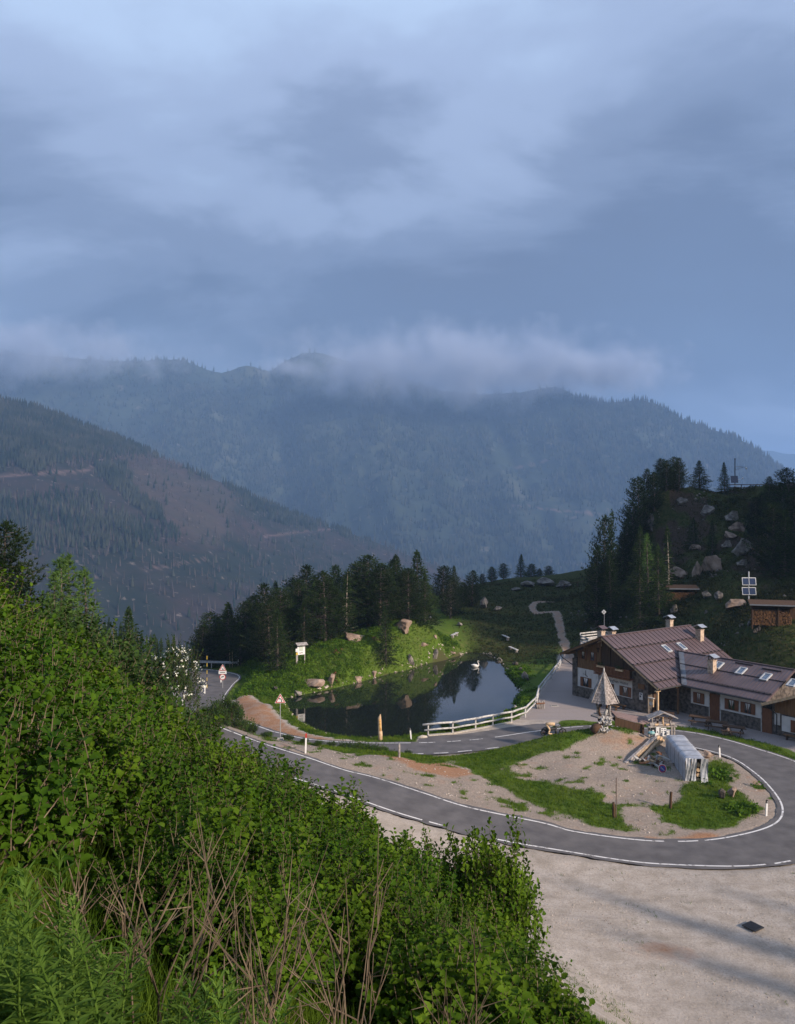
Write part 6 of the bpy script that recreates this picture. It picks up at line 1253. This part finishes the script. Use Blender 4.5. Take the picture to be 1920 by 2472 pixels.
S_ = 'tall dark conifer at the edge of the gravel parking'; SG = 'conifers shading the gravel parking'
for x, y, h in [(26.5, 30.0, 10), (33.5, 30.2, 9.5), (28.5, 24.5, 11), (37, 26, 10), (31, 20, 10), (41, 33, 9)]:
    tree(0, 0, 0, 'spruce', S_, SG, .5, xyh=(x, y, h))
# ================================================================ alder thicket and other shrubs
alder_m = mat('alder_leaves', (.021, .058, .005), .55, base2=(.068, .134, .010), scale=1.6, detail=6, spec=.04, objvar=.18, trans=.20)
alder_y = mat('young_alder_leaves', (.034, .078, .006), .55, base2=(.094, .158, .012), scale=2.0, detail=6, spec=.04, objvar=.14, trans=.25)
shrub_m = mat('dark_shrub_leaves', (.020, .045, .010), .6, base2=(.052, .095, .020), scale=2.0, detail=5, spec=.04, objvar=.16, trans=.2)
twig_m = mat('alder_twigs', (.085, .060, .040), .85, base2=(.19, .145, .10), scale=8, detail=5)
dead_m = mat('dead_twigs', (.075, .052, .034), .85, base2=(.18, .135, .09), scale=6, detail=5)
def leaves(P, ax, nm, L, wd, rs):
    """ovate, folded leaves: P base points, ax direction of the midrib, nm upper side"""
    n = len(P); ax = unit(ax); sd_ = unit(np.cross(nm, ax)); nm = np.cross(ax, sd_); L = L.reshape(-1, 1); w = L*wd; fold = .22*w; cur = -.12*L*rs.uniform(.2, 1.6, (n, 1))
    m0 = P; m1 = P+ax*L*.5-nm*cur*.2; m2 = P+ax*L+nm*cur
    l1 = P+ax*L*.28+sd_*w*.46+nm*fold; l2 = P+ax*L*.70+sd_*w*.40+nm*(fold+cur*.4); r1 = P+ax*L*.28-sd_*w*.46+nm*fold; r2 = P+ax*L*.70-sd_*w*.40+nm*(fold+cur*.4)
    V = np.stack([m0, m1, m2, l1, l2, r1, r2], 1).reshape(-1, 3); o = (np.arange(n)*7)[:, None]
    F = np.concatenate([o+np.array(t)[None] for t in ([0, 1, 3], [1, 4, 3], [1, 2, 4], [0, 5, 1], [1, 5, 6], [1, 6, 2])], 1).reshape(-1, 3); return V, F
def bush(seed, H, R, nshoot, nleaf, Ls, leafm, twm, wd=.78, shoot=.42, hollow=.35, nstem=13, tipup=.8):
    rs = np.random.RandomState(seed); P = []; AX = []; NM = []; LL = []; mbs = MB(); c = np.array([0, 0, H*.55])
    ph = rs.uniform(0, 10, 6); tips = []
    for s in range(nshoot):
        d = rs.normal(size=3); d /= np.linalg.norm(d)
        if d[2] < -.35: d[2] = -d[2]*.5
        az = math.atan2(d[1], d[0]); bump = 1+.16*math.sin(3*az+ph[0])+.12*math.sin(5*az+4*d[2]+ph[1])+.10*math.sin(7*d[2]+2*az+ph[2])
        rr_ = (rs.uniform(hollow, 1)**.5)*bump; tip = c+d*np.array([R, R, H*.46])*rr_
        if tip[2] < .1: tip[2] = .1+rs.rand()*.2
        sd_ = unit(d*.55+np.array([0, 0, tipup])+rs.normal(0, .28, 3)); Ln = shoot*rs.uniform(.6, 1.3); b0 = tip-sd_*Ln; tips.append(b0)
        mbs.path([b0, b0*.4+tip*.6+rs.normal(0, .012, 3), tip], [.005, .0038, .0015], 3, cap=False)
        k = max(4, int(nleaf*rs.uniform(.7, 1.2))); q = np.linspace(.06, 1, k); an = np.arange(k)*2.4+rs.uniform(0, 6)
        e1 = unit(np.cross(sd_, [.3, .2, .9])); e2 = np.cross(sd_, e1)
        side = np.cos(an)[:, None]*e1+np.sin(an)[:, None]*e2
        ax = unit(side*.9+sd_*(.25+.75*q[:, None]**3)+rs.normal(0, .18, (k, 3))+np.array([0, 0, -.05])); nm = unit(sd_*.5+np.array([0, 0, .8])+d*.35+rs.normal(0, .35, (k, 3)))
        P.append(b0+sd_*Ln*q[:, None]+ax*.012); AX.append(ax); NM.append(nm); LL.append(Ls*rs.uniform(.45, 1.35, k)*(1-.25*q))
    tips = np.array(tips)
    for s in range(nstem):
        a = rs.uniform(0, 6.28); tgt = tips[rs.randint(len(tips))]; b = np.array([math.cos(a), math.sin(a), 0])*rs.uniform(0, .16); b[2] = -.35
        mid = b*.4+tgt*.6+np.array([0, 0, .2*H])*rs.uniform(-.3, .5); mid[:2] *= .8
        mbs.path([b, b*.6+mid*.4+rs.normal(0, .03, 3), mid, tgt*.7+mid*.3+rs.normal(0, .03, 3), tgt], [.020, .017, .012, .008, .004], 4, cap=False)
        for e in range(6):
            t2 = tips[np.argsort(np.linalg.norm(tips-(mid*.5+tgt*.5), axis=1))[rs.randint(1, min(25, len(tips)))]]; st_ = mid*(1-e*.12)+tgt*e*.12
            mbs.path([st_, (st_+t2)/2+rs.normal(0, .03, 3), t2], [.007, .006, .004], 3, cap=False)
    P = np.concatenate(P); V, F = leaves(P, np.concatenate(AX), np.concatenate(NM), np.concatenate(LL), wd, rs)
    return tri_mesh('foliage', V, F, leafm, True), mbs.mesh('stems', twm), H
NEAR = [bush(500+i, 2.0, r, 430, 15, .088, m, twig_m) for i, (r, m) in enumerate(((1.05, alder_m), (.95, alder_y), (1.15, alder_m), (.9, alder_m), (1.0, alder_y)))]
willow_m = mat('willow_leaves', (.026, .062, .008), .6, base2=(.066, .118, .016), scale=2.0, detail=6, spec=.04, objvar=.15, trans=.2)
NEAR += [bush(520, 2.0, 1.0, 430, 20, .085, willow_m, twig_m, .36), bush(521, 2.0, 1.05, 330, 12, .115, alder_y, twig_m, .85)]
MIDB = [bush(600+i, 2.0, r, 230, 15, .105, m, twig_m, shoot=.5) for i, (r, m) in enumerate(((1.1, alder_m), (1.2, shrub_m), (1.0, shrub_m)))]
def put_bush(name, var, x, y, h, label, group, wf=1.0, z=None, cat='bush'):
    fo, st, H0 = var; s = h/H0; zg = hz(x, y) if z is None else z
    o = thing(name, label, cat, (x, y, zg-.03), random.uniform(0, 6.28), group, (s*wf, s*wf, s)); link('foliage', fo, o); link('stems', st, o); return o
AL = 'leafy green alder bush in the thicket covering the near slope'; AG = 'alder bushes of the near slope thicket'
XR = ([4.2, 5.0, 5.7, 6.5, 8, 9.5, 11, 12, 13, 14.5], [-2.0, -.85, -.05, .6, 1.35, 1.75, 1.5, .95, .1, -1.2])
rr = random.Random(21); y = 4.3; row = 0
while y < 14.2:
    x = -.56*y-1.3+(row % 2)*.45; xr_ = np.interp(y, *XR)
    while x < xr_:
        xx = x+rr.uniform(-.3, .3); yy = y+rr.uniform(-.3, .3)
        if xx < np.interp(yy, *XR)+.1:
            g = hz(xx, yy); top = 19.24-.66*xx-.31*yy+rr.uniform(-.30, .22); h = min(max((top-g)*np.interp(xx/yy, [-.5, -.36, -.2, .1, .3], [.72, .62, .70, .84, .86]), .9), 2.5)
            if yy < 5.3: h = min(h, 1.75)
            put_bush('alder_bush', NEAR[(0, 1, 2, 3, 4, 6, 0, 2, 1, 6, 5)[rr.randrange(11)]], xx, yy, h, AL, AG, rr.uniform(.9, 1.12))
        x += .98
    y += .92; row += 1
for xx, yy, top in ((1.35, 11.6, 15.95), (1.15, 11.9, 15.6), (.2, 11.4, 15.7), (2.05, 9.2, 14.3), (1.95, 8.4, 14.6), (2.1, 10.1, 14.2)):
    put_bush('alder_bush', NEAR[1], xx, yy, (top-hz(xx, yy))*.86, AL, AG, .62)
SL = 'alder shrub on the hidden lower slope between thicket and road'; SLG = 'shrubs of the lower slope'
for i in range(44):
    yy = rr.uniform(14.5, 38); xx = rr.uniform(-.5*yy-1, 6.3-.30*yy+.0)
    g = hz(xx, yy); lim = 20-(1500 if xx < -.25*yy else 1900)/FPX*0
    u = CU+FPX*xx/yy; vlim = np.interp(u, [0, 300, 500, 700, 1000, 1200, 1300], [1500, 1600, 1720, 1880, 2060, 2130, 2300]); ztop = CAMZ-(vlim+65-CV)/FPX*yy
    h = min(2.6, ztop-g)
    if h > .7: put_bush('alder_shrub', MIDB[rr.randrange(3)], xx, yy, h, SL, SLG, 1.1)
DS = 'dark shrub under the larches at the rim of the near slope'; DSG = 'shrubs under the larches'
for u, v, Y in [(30, 1432, 17), (75, 1440, 19), (115, 1452, 21), (165, 1495, 22), (215, 1500, 25), (245, 1515, 26), (40, 1455, 14), (95, 1480, 15), (190, 1525, 18), (320, 1590, 22), (255, 1530, 20)]:
    p = px(u, v, Y); g = hz(p.x, p.y); put_bush('dark_shrub', MIDB[1+rr.randrange(2)], p.x, p.y, max(1.2, p.z-g), DS, DSG, .9)
RS_ = 'green shrub on the verge of the upper road by the bend sign'; RSG = 'shrubs along the upper road'
for u, v, Y in [(440, 1622, 50), (470, 1640, 52), (495, 1662, 58), (520, 1668, 60), (548, 1672, 64), (565, 1690, 66), (590, 1725, 68), (455, 1668, 50), (540, 1715, 66), (505, 1700, 66), (610, 1745, 66), (575, 1730, 64), (650, 1765, 64), (700, 1785, 63), (640, 1775, 63), (735, 1790, 62), (770, 1792, 62), (800, 1786, 64), (835, 1786, 64.5), (870, 1785, 65), (900, 1792, 65), (925, 1798, 65), (690, 1772, 64.5), (950, 1808, 64.8), (985, 1818, 64.6)]:
    p = px(u, v, Y); g = hz(p.x, p.y); h = p.z-g
    h = min(max(h, .6), 3.2)
    put_bush('verge_shrub', MIDB[rr.randrange(3)], p.x, p.y, h, RS_, RSG, min(1.3, .75/h*1.3+.45))
for u, v, Y in [(1075, 1738, 73.2), (1100, 1745, 73)]:
    p = px(u, v, Y); put_bush('shore_shrub', MIDB[0], p.x, p.y, max(1.0, p.z-hz(p.x, p.y)), 'loose green shrub growing on the pond bank behind the white fence', 'shrubs behind the white fence', .9)
# -- white flowering rowan beside the road
fl_m = mat('white_blossom', (.62, .62, .52), .8, base2=(.78, .78, .70), scale=12)
RW_ = bush(700, 4.0, 1.85, 620, 15, .115, shrub_m, twig_m, .62, .5)
p = px(412, 1535, 52); g = hz(p.x, p.y); o = put_bush('rowan', RW_, p.x, p.y, p.z-g, 'flowering rowan shrub with white blossom clusters beside the road', None, .62, cat='shrub')
rs = np.random.RandomState(3); fv = MB()
for k_ in range(85):
    d = rs.normal(size=3); d /= np.linalg.norm(d); d[2] = abs(d[2])*.9-.25; q = np.array([0, 0, 2.35])+d*np.array([1.95, 1.95, 1.9])*rs.uniform(.93, 1.06)
    for e in range(7):
        c_ = q+rs.normal(0, .06, 3); n_ = unit(np.array([rs.normal(0, .4), rs.normal(0, .4)-.3, 1.0])); a_ = unit(np.cross(n_, [1, .2, 0])); b_ = np.cross(n_, a_); s_ = .05
        fv.add([c_+a_*s_, c_+b_*s_, c_-a_*s_, c_-b_*s_], [(0, 1, 2, 3)])
tag(link('blossom', fv.mesh('blossom', fl_m), o), kind='stuff')
# -- willowherb and dead twigs at the photographer's feet
wh_m = mat('willowherb_leaves', (.065, .130, .018), .6, base2=(.130, .215, .040), scale=5, detail=4, spec=.04, objvar=.10, trans=.30)
def willowherb(seed, H):
    rs = np.random.RandomState(seed); mbs = MB(); bend = rs.normal(0, .10, 2); pts = [np.array([bend[0]*t*t*H, bend[1]*t*t*H, t*H]) for t in np.linspace(-.1, 1, 7)]
    mbs.path(pts, [.006, .006, .005, .005, .004, .003, .002], 5, cap=False); n = 74; q = np.linspace(.18, 1, n)**.85; P = np.stack([np.interp(q, np.linspace(-.1, 1, 7), [p[k] for p in pts]) for k in range(3)], 1)
    an = np.arange(n)*2.39; el = .25+.9*q**4; ax = np.stack([np.cos(an), np.sin(an), el], 1)+rs.normal(0, .1, (n, 3)); nm = np.stack([-np.cos(an)*.4, -np.sin(an)*.4, np.ones(n)], 1)
    V, F = leaves(P, unit(ax), unit(nm), .115*rs.uniform(.7, 1.2, n)*(1.1-.55*q**3), .17, rs); return tri_mesh('foliage', V, F, wh_m, True), mbs.mesh('stem', wh_m), H
WH = [willowherb(800+i, 1.0) for i in range(4)]
WL = 'tall narrow leaved willowherb stalk among the bushes of the near slope'; WG = 'willowherb stalks'
for i in range(58):
    if i < 44: Y = rr.uniform(2.6, 3.9); u = rr.uniform(-30, 300); vt = 2120+.55*max(0, u-80)+rr.uniform(-40, 190)
    else: Y = rr.uniform(2.8, 3.6); u = rr.uniform(380, 620); vt = rr.uniform(2330, 2430)
    p = px(u, vt, Y); g = hz(p.x, p.y); h = max(.5, p.z-g); fo, st, H0 = WH[i % 4]
    o = thing('willowherb', WL, 'plant', (p.x, p.y, p.z-h), rr.uniform(0, 6.28), WG, (h**.5, h**.5, h)); link('foliage', fo, o); link('stem', st, o)
def dead_shrub(seed, n=11, H=1.7):
    rs = np.random.RandomState(seed); parts = []
    for i in range(n):
        mbs = MB(); a = rs.uniform(0, 6.28); out = rs.uniform(.1, .55); b = np.array([rs.normal(0, .10), rs.normal(0, .10), -.2]); tip = np.array([math.cos(a)*out, math.sin(a)*out*.6, H*rs.uniform(.6, 1.0)])
        pts = [b*(1-t)+tip*t+np.array([0, 0, .12*math.sin(t*3.1)])+rs.normal(0, .018, 3) for t in np.linspace(0, 1, 7)]; mbs.path(pts, np.linspace(.0085, .002, 7), 5)
        for e in range(5):
            k_ = rs.randint(2, 6); q = pts[k_]; d = unit(tip-b+rs.normal(0, .55, 3)*np.array([1, 1, .3])); L = rs.uniform(.2, .6); mbs.path([q, q+d*L*.5+rs.normal(0, .015, 3), q+d*L+np.array([0, 0, .05])], [.0042, .003, .0015], 4)
            for f in range(2): d2 = unit(d+rs.normal(0, .5, 3)); mbs.path([q+d*L*.5, q+d*L*.5+d2*.18], [.003, .0015], 3)
        parts.append(mbs)
    return parts
for k_, (u, v, Y, h, n_) in enumerate([(395, 2455, 3.6, 1.7, 6), (640, 2470, 3.3, 1.4, 6), (255, 2460, 3.9, 1.5, 5), (780, 2480, 3.6, 1.0, 5), (1120, 2480, 5.0, 1.5, 5)]):
    p = px(u, v, Y); g = hz(p.x, p.y); labs = ['tall clump of bare brown twigs rising beside the willowherb', 'fan of bare tan branches between two green bushes', 'sparse bare twigs standing in the willowherb', 'low bare reddish twigs leaning at the thicket foot', 'leafless grey twigs poking from the alder thicket']
    o = thing('dead_shrub', labs[k_], 'shrub', (p.x, p.y, g), rr.uniform(0, 6), 'bare shrubs'); H_ = p.z-g+h*.45
    for mbs in dead_shrub(900+k_, n_, H_): link('branch', mbs.mesh('branch', dead_m), o)
p = px(1590, 2425, 3.4); put_bush('alder_sapling', bush(720, 1.6, .22, 16, 8, .06, alder_y, twig_m, shoot=.22, nstem=6), p.x, p.y, p.z-hz(p.x, p.y), 'single young alder shoot in front of the gravel parking', None, 1.0)
# ================================================================ grass, low shrubs, scree
gr_m = mat('grass_blades', (.048, .098, .009), .8, base2=(.125, .185, .022), scale=.7, detail=6, spec=.04, trans=.25, coord='World')
gd_m = mat('heath_blades', (.020, .030, .008), .85, base2=(.075, .070, .030), scale=.6, detail=6, spec=.04, trans=.15, coord='World')
lo_m = mat('low_shrub_leaves', (.036, .088, .009), .7, base2=(.098, .175, .018), scale=.8, detail=6, spec=.04, trans=.2, coord='World')
ro_m = mat('alpenrose_bloom', (.14, .045, .035), .8, base2=(.24, .075, .055), scale=3, coord='World')
GI.update({'grass': grass.reshape(ny, nx), 'meadow': meadow.reshape(ny, nx), 'sp': sp.reshape(ny, nx)})
def blades(name, P, k, h, w, spread, m, rs):
    n = len(P); z = sample('z', P); B = np.repeat(np.c_[P, z-.02], k, 0)+np.c_[rs.normal(0, .07, (n*k, 2)), np.zeros(n*k)]; H = np.repeat(h*rs.uniform(.5, 1.4, n), k)*rs.uniform(.6, 1.2, n*k)
    d = np.c_[rs.normal(0, spread, (n*k, 2)), np.ones(n*k)]; a = rs.uniform(0, 6.28, n*k); s = np.c_[np.cos(a), np.sin(a), np.zeros(n*k)]*w
    V = np.stack([B-s, B+s, B+unit(d)*H[:, None]], 1).reshape(-1, 3); return tag(link(name, tri_mesh(name, V, np.arange(len(V)).reshape(-1, 3), m)), kind='stuff')
def clumps(name, P, k, r, h, ls, m, rs):
    n = len(P); z = sample('z', P); R_ = r*rs.uniform(.6, 1.4, n); d = unit(rs.normal(size=(n*k, 3))); d[:, 2] = np.abs(d[:, 2]); C = np.repeat(np.c_[P, z], k, 0)+d*np.repeat(R_, k)[:, None]*np.array([1, 1, h/r])
    ax = unit(d+rs.normal(0, .7, (n*k, 3))); nm = unit(d*.6+np.array([0, 0, .7])+rs.normal(0, .4, (n*k, 3))); s = unit(np.cross(ax, nm)); L = ls*rs.uniform(.6, 1.4, (n*k, 1))
    V = np.stack([C, C+ax*L*.5+s*L*.38, C+ax*L, C+ax*L*.5-s*L*.38], 1).reshape(-1, 3); return tag(link(name, tri_mesh(name, V, np.arange(len(V)).reshape(-1, 4), m)), kind='stuff')
rs = np.random.RandomState(77)
def scatter(n, x0, x1, y0, y1, f):
    P = np.c_[rs.uniform(x0, x1, n), rs.uniform(y0, y1, n)]; return P[rs.rand(n) < f(P)]
_rw = np.c_[RC[:, :2], RW][::3]
def off_road(P):
    d_, w__ = seg_dist(P, _rw); return d_ > w__+.42
okg = lambda P: np.clip(sample('grass', P)*1.4-.25, 0, 1)*(sample('sp', P) > .1)*off_road(P)*(sdf(P, PULLOUT) > .1)
P1 = scatter(75000, -16, 33, 47, 76, okg); blades('grass', P1, 5, .17, .022, .45, gr_m, rs)
P2 = scatter(45000, -24, 12, 72, 118, lambda P: okg(P)*(1-sample('meadow', P))); blades('grass', P2, 5, .26, .035, .5, gr_m, rs)
P3 = scatter(60000, 6, 62, 84, 165, lambda P: okg(P)*sample('meadow', P)*np.clip(60/(P[:, 1]-40), 0, 1)); blades('meadow_grass', P3, 4, .30, .045, .6, gd_m, rs)
P0 = scatter(16000, -4.5, 3.5, 1.6, 9, lambda P: np.ones(len(P))); blades('near_grass', P0, 6, .28, .006, .45, gr_m, rs)
PT = scatter(26000, 1, 10, 16, 36, lambda P: sample('grass', P) > .35); blades('slope_grass', PT, 6, .24, .018, .5, gr_m, rs)
kn = lambda P: ((P[:, 0] > -20) & (P[:, 0] < 9) & (P[:, 1] > 86) & (P[:, 1] < 118) & (sample('sp', P) > .4))*smooth(.42, .6, vnoise(P, .16, 15))*(okg(P) > .5)
P4 = scatter(5200, -20, 9, 86, 118, kn); clumps('low_shrubs', P4, 34, .34, .34, .15, lo_m, rs)
P5 = scatter(1500, -8, 6, 94, 112, lambda P: kn(P)*smooth(.58, .68, vnoise(P, .3, 19))); clumps('alpenrose', P5, 26, .30, .34, .12, ro_m, rs)
P6 = scatter(6500, 26, 64, 92, 142, lambda P: smooth(.45, .62, vnoise(P, .15, 23))*(sample('z', P) > 3.0)*.9); clumps('hill_heath', P6, 26, .42, .36, .2, gd_m, rs)
P7 = scatter(900, 22.5, 29, 50, 61, lambda P: (okg(P) > .6)*smooth(.4, .55, vnoise(P, .4, 25))*1.0); clumps('dock_leaves', P7, 20, .3, .25, .24, lo_m, rs)
P8 = scatter(2600, -26, -8, 60, 98, lambda P: (okg(P) > .7)*smooth(.5, .65, vnoise(P, .22, 27))); clumps('verge_plants', P8, 28, .36, .34, .16, lo_m, rs)
P9 = scatter(3000, 9, 17, 76, 104, lambda P: (okg(P) > .7)*smooth(.45, .6, vnoise(P, .3, 29))*(sample('sp', P) < 5)); clumps('bank_plants', P9, 22, .3, .26, .16, lo_m, rs)
# loose stones on the gravel and at the water's edge
st_m = mat('loose_stones', (.26, .22, .19), .95, base2=(.55, .48, .42), scale=1.5, detail=5, coord='World')
def stones(name, P, r0, r1):
    n = len(P); z = sample('z', P); r = rs.uniform(0, 1, n)**2.5*(r1-r0)+r0; T = np.array([(1, 0, 0), (-.8, .3, 0), (0, 1, 0), (.1, -.9, 0), (0, 0, .8), (.2, .1, -.6)]); V = np.c_[P, z][:, None, :]+T[None]*r[:, None, None]*rs.uniform(.6, 1.3, (n, 6, 1)); V = V.reshape(-1, 3); o = (np.arange(n)*6)[:, None]
    F = np.concatenate([o+np.array(t)[None] for t in ([0, 2, 4], [2, 1, 4], [1, 3, 4], [3, 0, 4], [2, 0, 5], [1, 2, 5], [3, 1, 5], [0, 3, 5])], 1).reshape(-1, 3); return tag(link(name, tri_mesh(name, V, F, st_m)), kind='stuff')
nog = lambda P: (1-np.clip(sample('grass', P)*1.5, 0, 1))*(sample('sp', P) > .1)
rdm = lambda P: (seg_dist(P, RC[:, :2][::4])[0] > 2.75)
stones('loose_stones', scatter(6000, -8, 30, 46, 72, lambda P: nog(P)*rdm(P)*inside(P, ISLAND)), .015, .10)
stones('loose_stones', scatter(12000, 4, 26, 29, 47, lambda P: nog(P)*rdm(P)*smooth(.35, .6, vnoise(P, .35, 51))), .012, .055)
PW = scatter(9000, 2, 24, 28, 47, lambda P: (nog(P) > .5)*rdm(P)*(smooth(.66, .74, vnoise(P, .5, 53))*.25+smooth(1.6, .2, np.abs(18.2-.55*P[:, 0]-.42*P[:, 1]-.5-np.where(P[:, 0] > 8, (P[:, 0]-8)*.25, 0)))*.8)); blades('parking_weeds', PW, 6, .12, .012, .6, gr_m, rs)
stones('shore_stones', scatter(16000, -16, 18, 68, 120, lambda P: ((sample('sp', P) > -.15) & (sample('sp', P) < .55))*.8), .05, .28)
st_m = mat('scree_stones', (.07, .06, .052), .95, base2=(.20, .17, .145), scale=1.5, detail=5, coord='World')
stones('hill_scree', scatter(2200, 26, 64, 90, 142, lambda P: smooth(.55, .68, vnoise(P, .2, 33))*(sample('z', P) > 2)), .05, .42)
# ================================================================ the air
def box_obj(name, lo, hi):
    mb = MB(); lo = Vector(lo); hi = Vector(hi); mb.box((lo+hi)/2, hi-lo); return mb
hm = bpy.data.materials.new('haze'); hm.use_nodes = True; N = hm.node_tree.nodes; N.clear()
pv = N.new('ShaderNodeVolumePrincipled'); pv.inputs['Color'].default_value = (.36, .58, .92, 1); pv.inputs['Density'].default_value = 1.85e-4; pv.inputs['Anisotropy'].default_value = 0.0
ou = N.new('ShaderNodeOutputMaterial'); hm.node_tree.links.new(pv.outputs[0], ou.inputs['Volume'])
tag(box_obj('haze', (-5200, -400, -1200), (6500, 9500, 840)).build('haze', hm), kind='stuff')
# fog clinging to the ridges
fg = bpy.data.materials.new('ridge_fog'); fg.use_nodes = True; N = fg.node_tree.nodes; L = fg.node_tree.links; N.clear()
pv = N.new('ShaderNodeVolumePrincipled'); pv.inputs['Color'].default_value = (.60, .67, .80, 1); ou = N.new('ShaderNodeOutputMaterial'); L.new(pv.outputs[0], ou.inputs['Volume'])
tcn = N.new('ShaderNodeTexCoord'); geo = N.new('ShaderNodeNewGeometry')
nz = N.new('ShaderNodeTexNoise'); nz.inputs['Scale'].default_value = .0062; nz.inputs['Detail'].default_value = 8; nz.inputs['Roughness'].default_value = .6; L.new(geo.outputs['Position'], nz.inputs['Vector'])
ln = N.new('ShaderNodeVectorMath'); ln.operation = 'LENGTH'; L.new(tcn.outputs['Object'], ln.inputs[0])
def fm_(op, a, b, clamp=False):
    n = N.new('ShaderNodeMath'); n.operation = op; n.use_clamp = clamp
    for i, s in enumerate((a, b)):
        if isinstance(s, (int, float)): n.inputs[i].default_value = s
        else: L.new(s, n.inputs[i])
    return n.outputs[0]
# dense in the middle of the bank, torn at its rim
body_ = fm_('SUBTRACT', 1.0, ln.outputs['Value']); den = fm_('ADD', fm_('MULTIPLY', body_, 1.5), fm_('MULTIPLY', fm_('SUBTRACT', nz.outputs['Fac'], .55), 3.2), True)
L.new(fm_('MULTIPLY', fm_('MULTIPLY', den, den), .010), pv.inputs['Density'])
for c, r, lab in (((250, 3000, 585), (980, 290, 215), 0), ((-1750, 3120, 665), (1150, 270, 165), 0), ((-430, 3280, 640), (170, 110, 60), 0), ((780, 2960, 575), (360, 200, 90), 0)):
    m_ = MB(); m_.ball((0, 0, 0), 1.0, 20, 12); o = link('fog_bank', m_.mesh('fog_bank', fg)); o.location = c; o.scale = r; tag(o, kind='stuff')
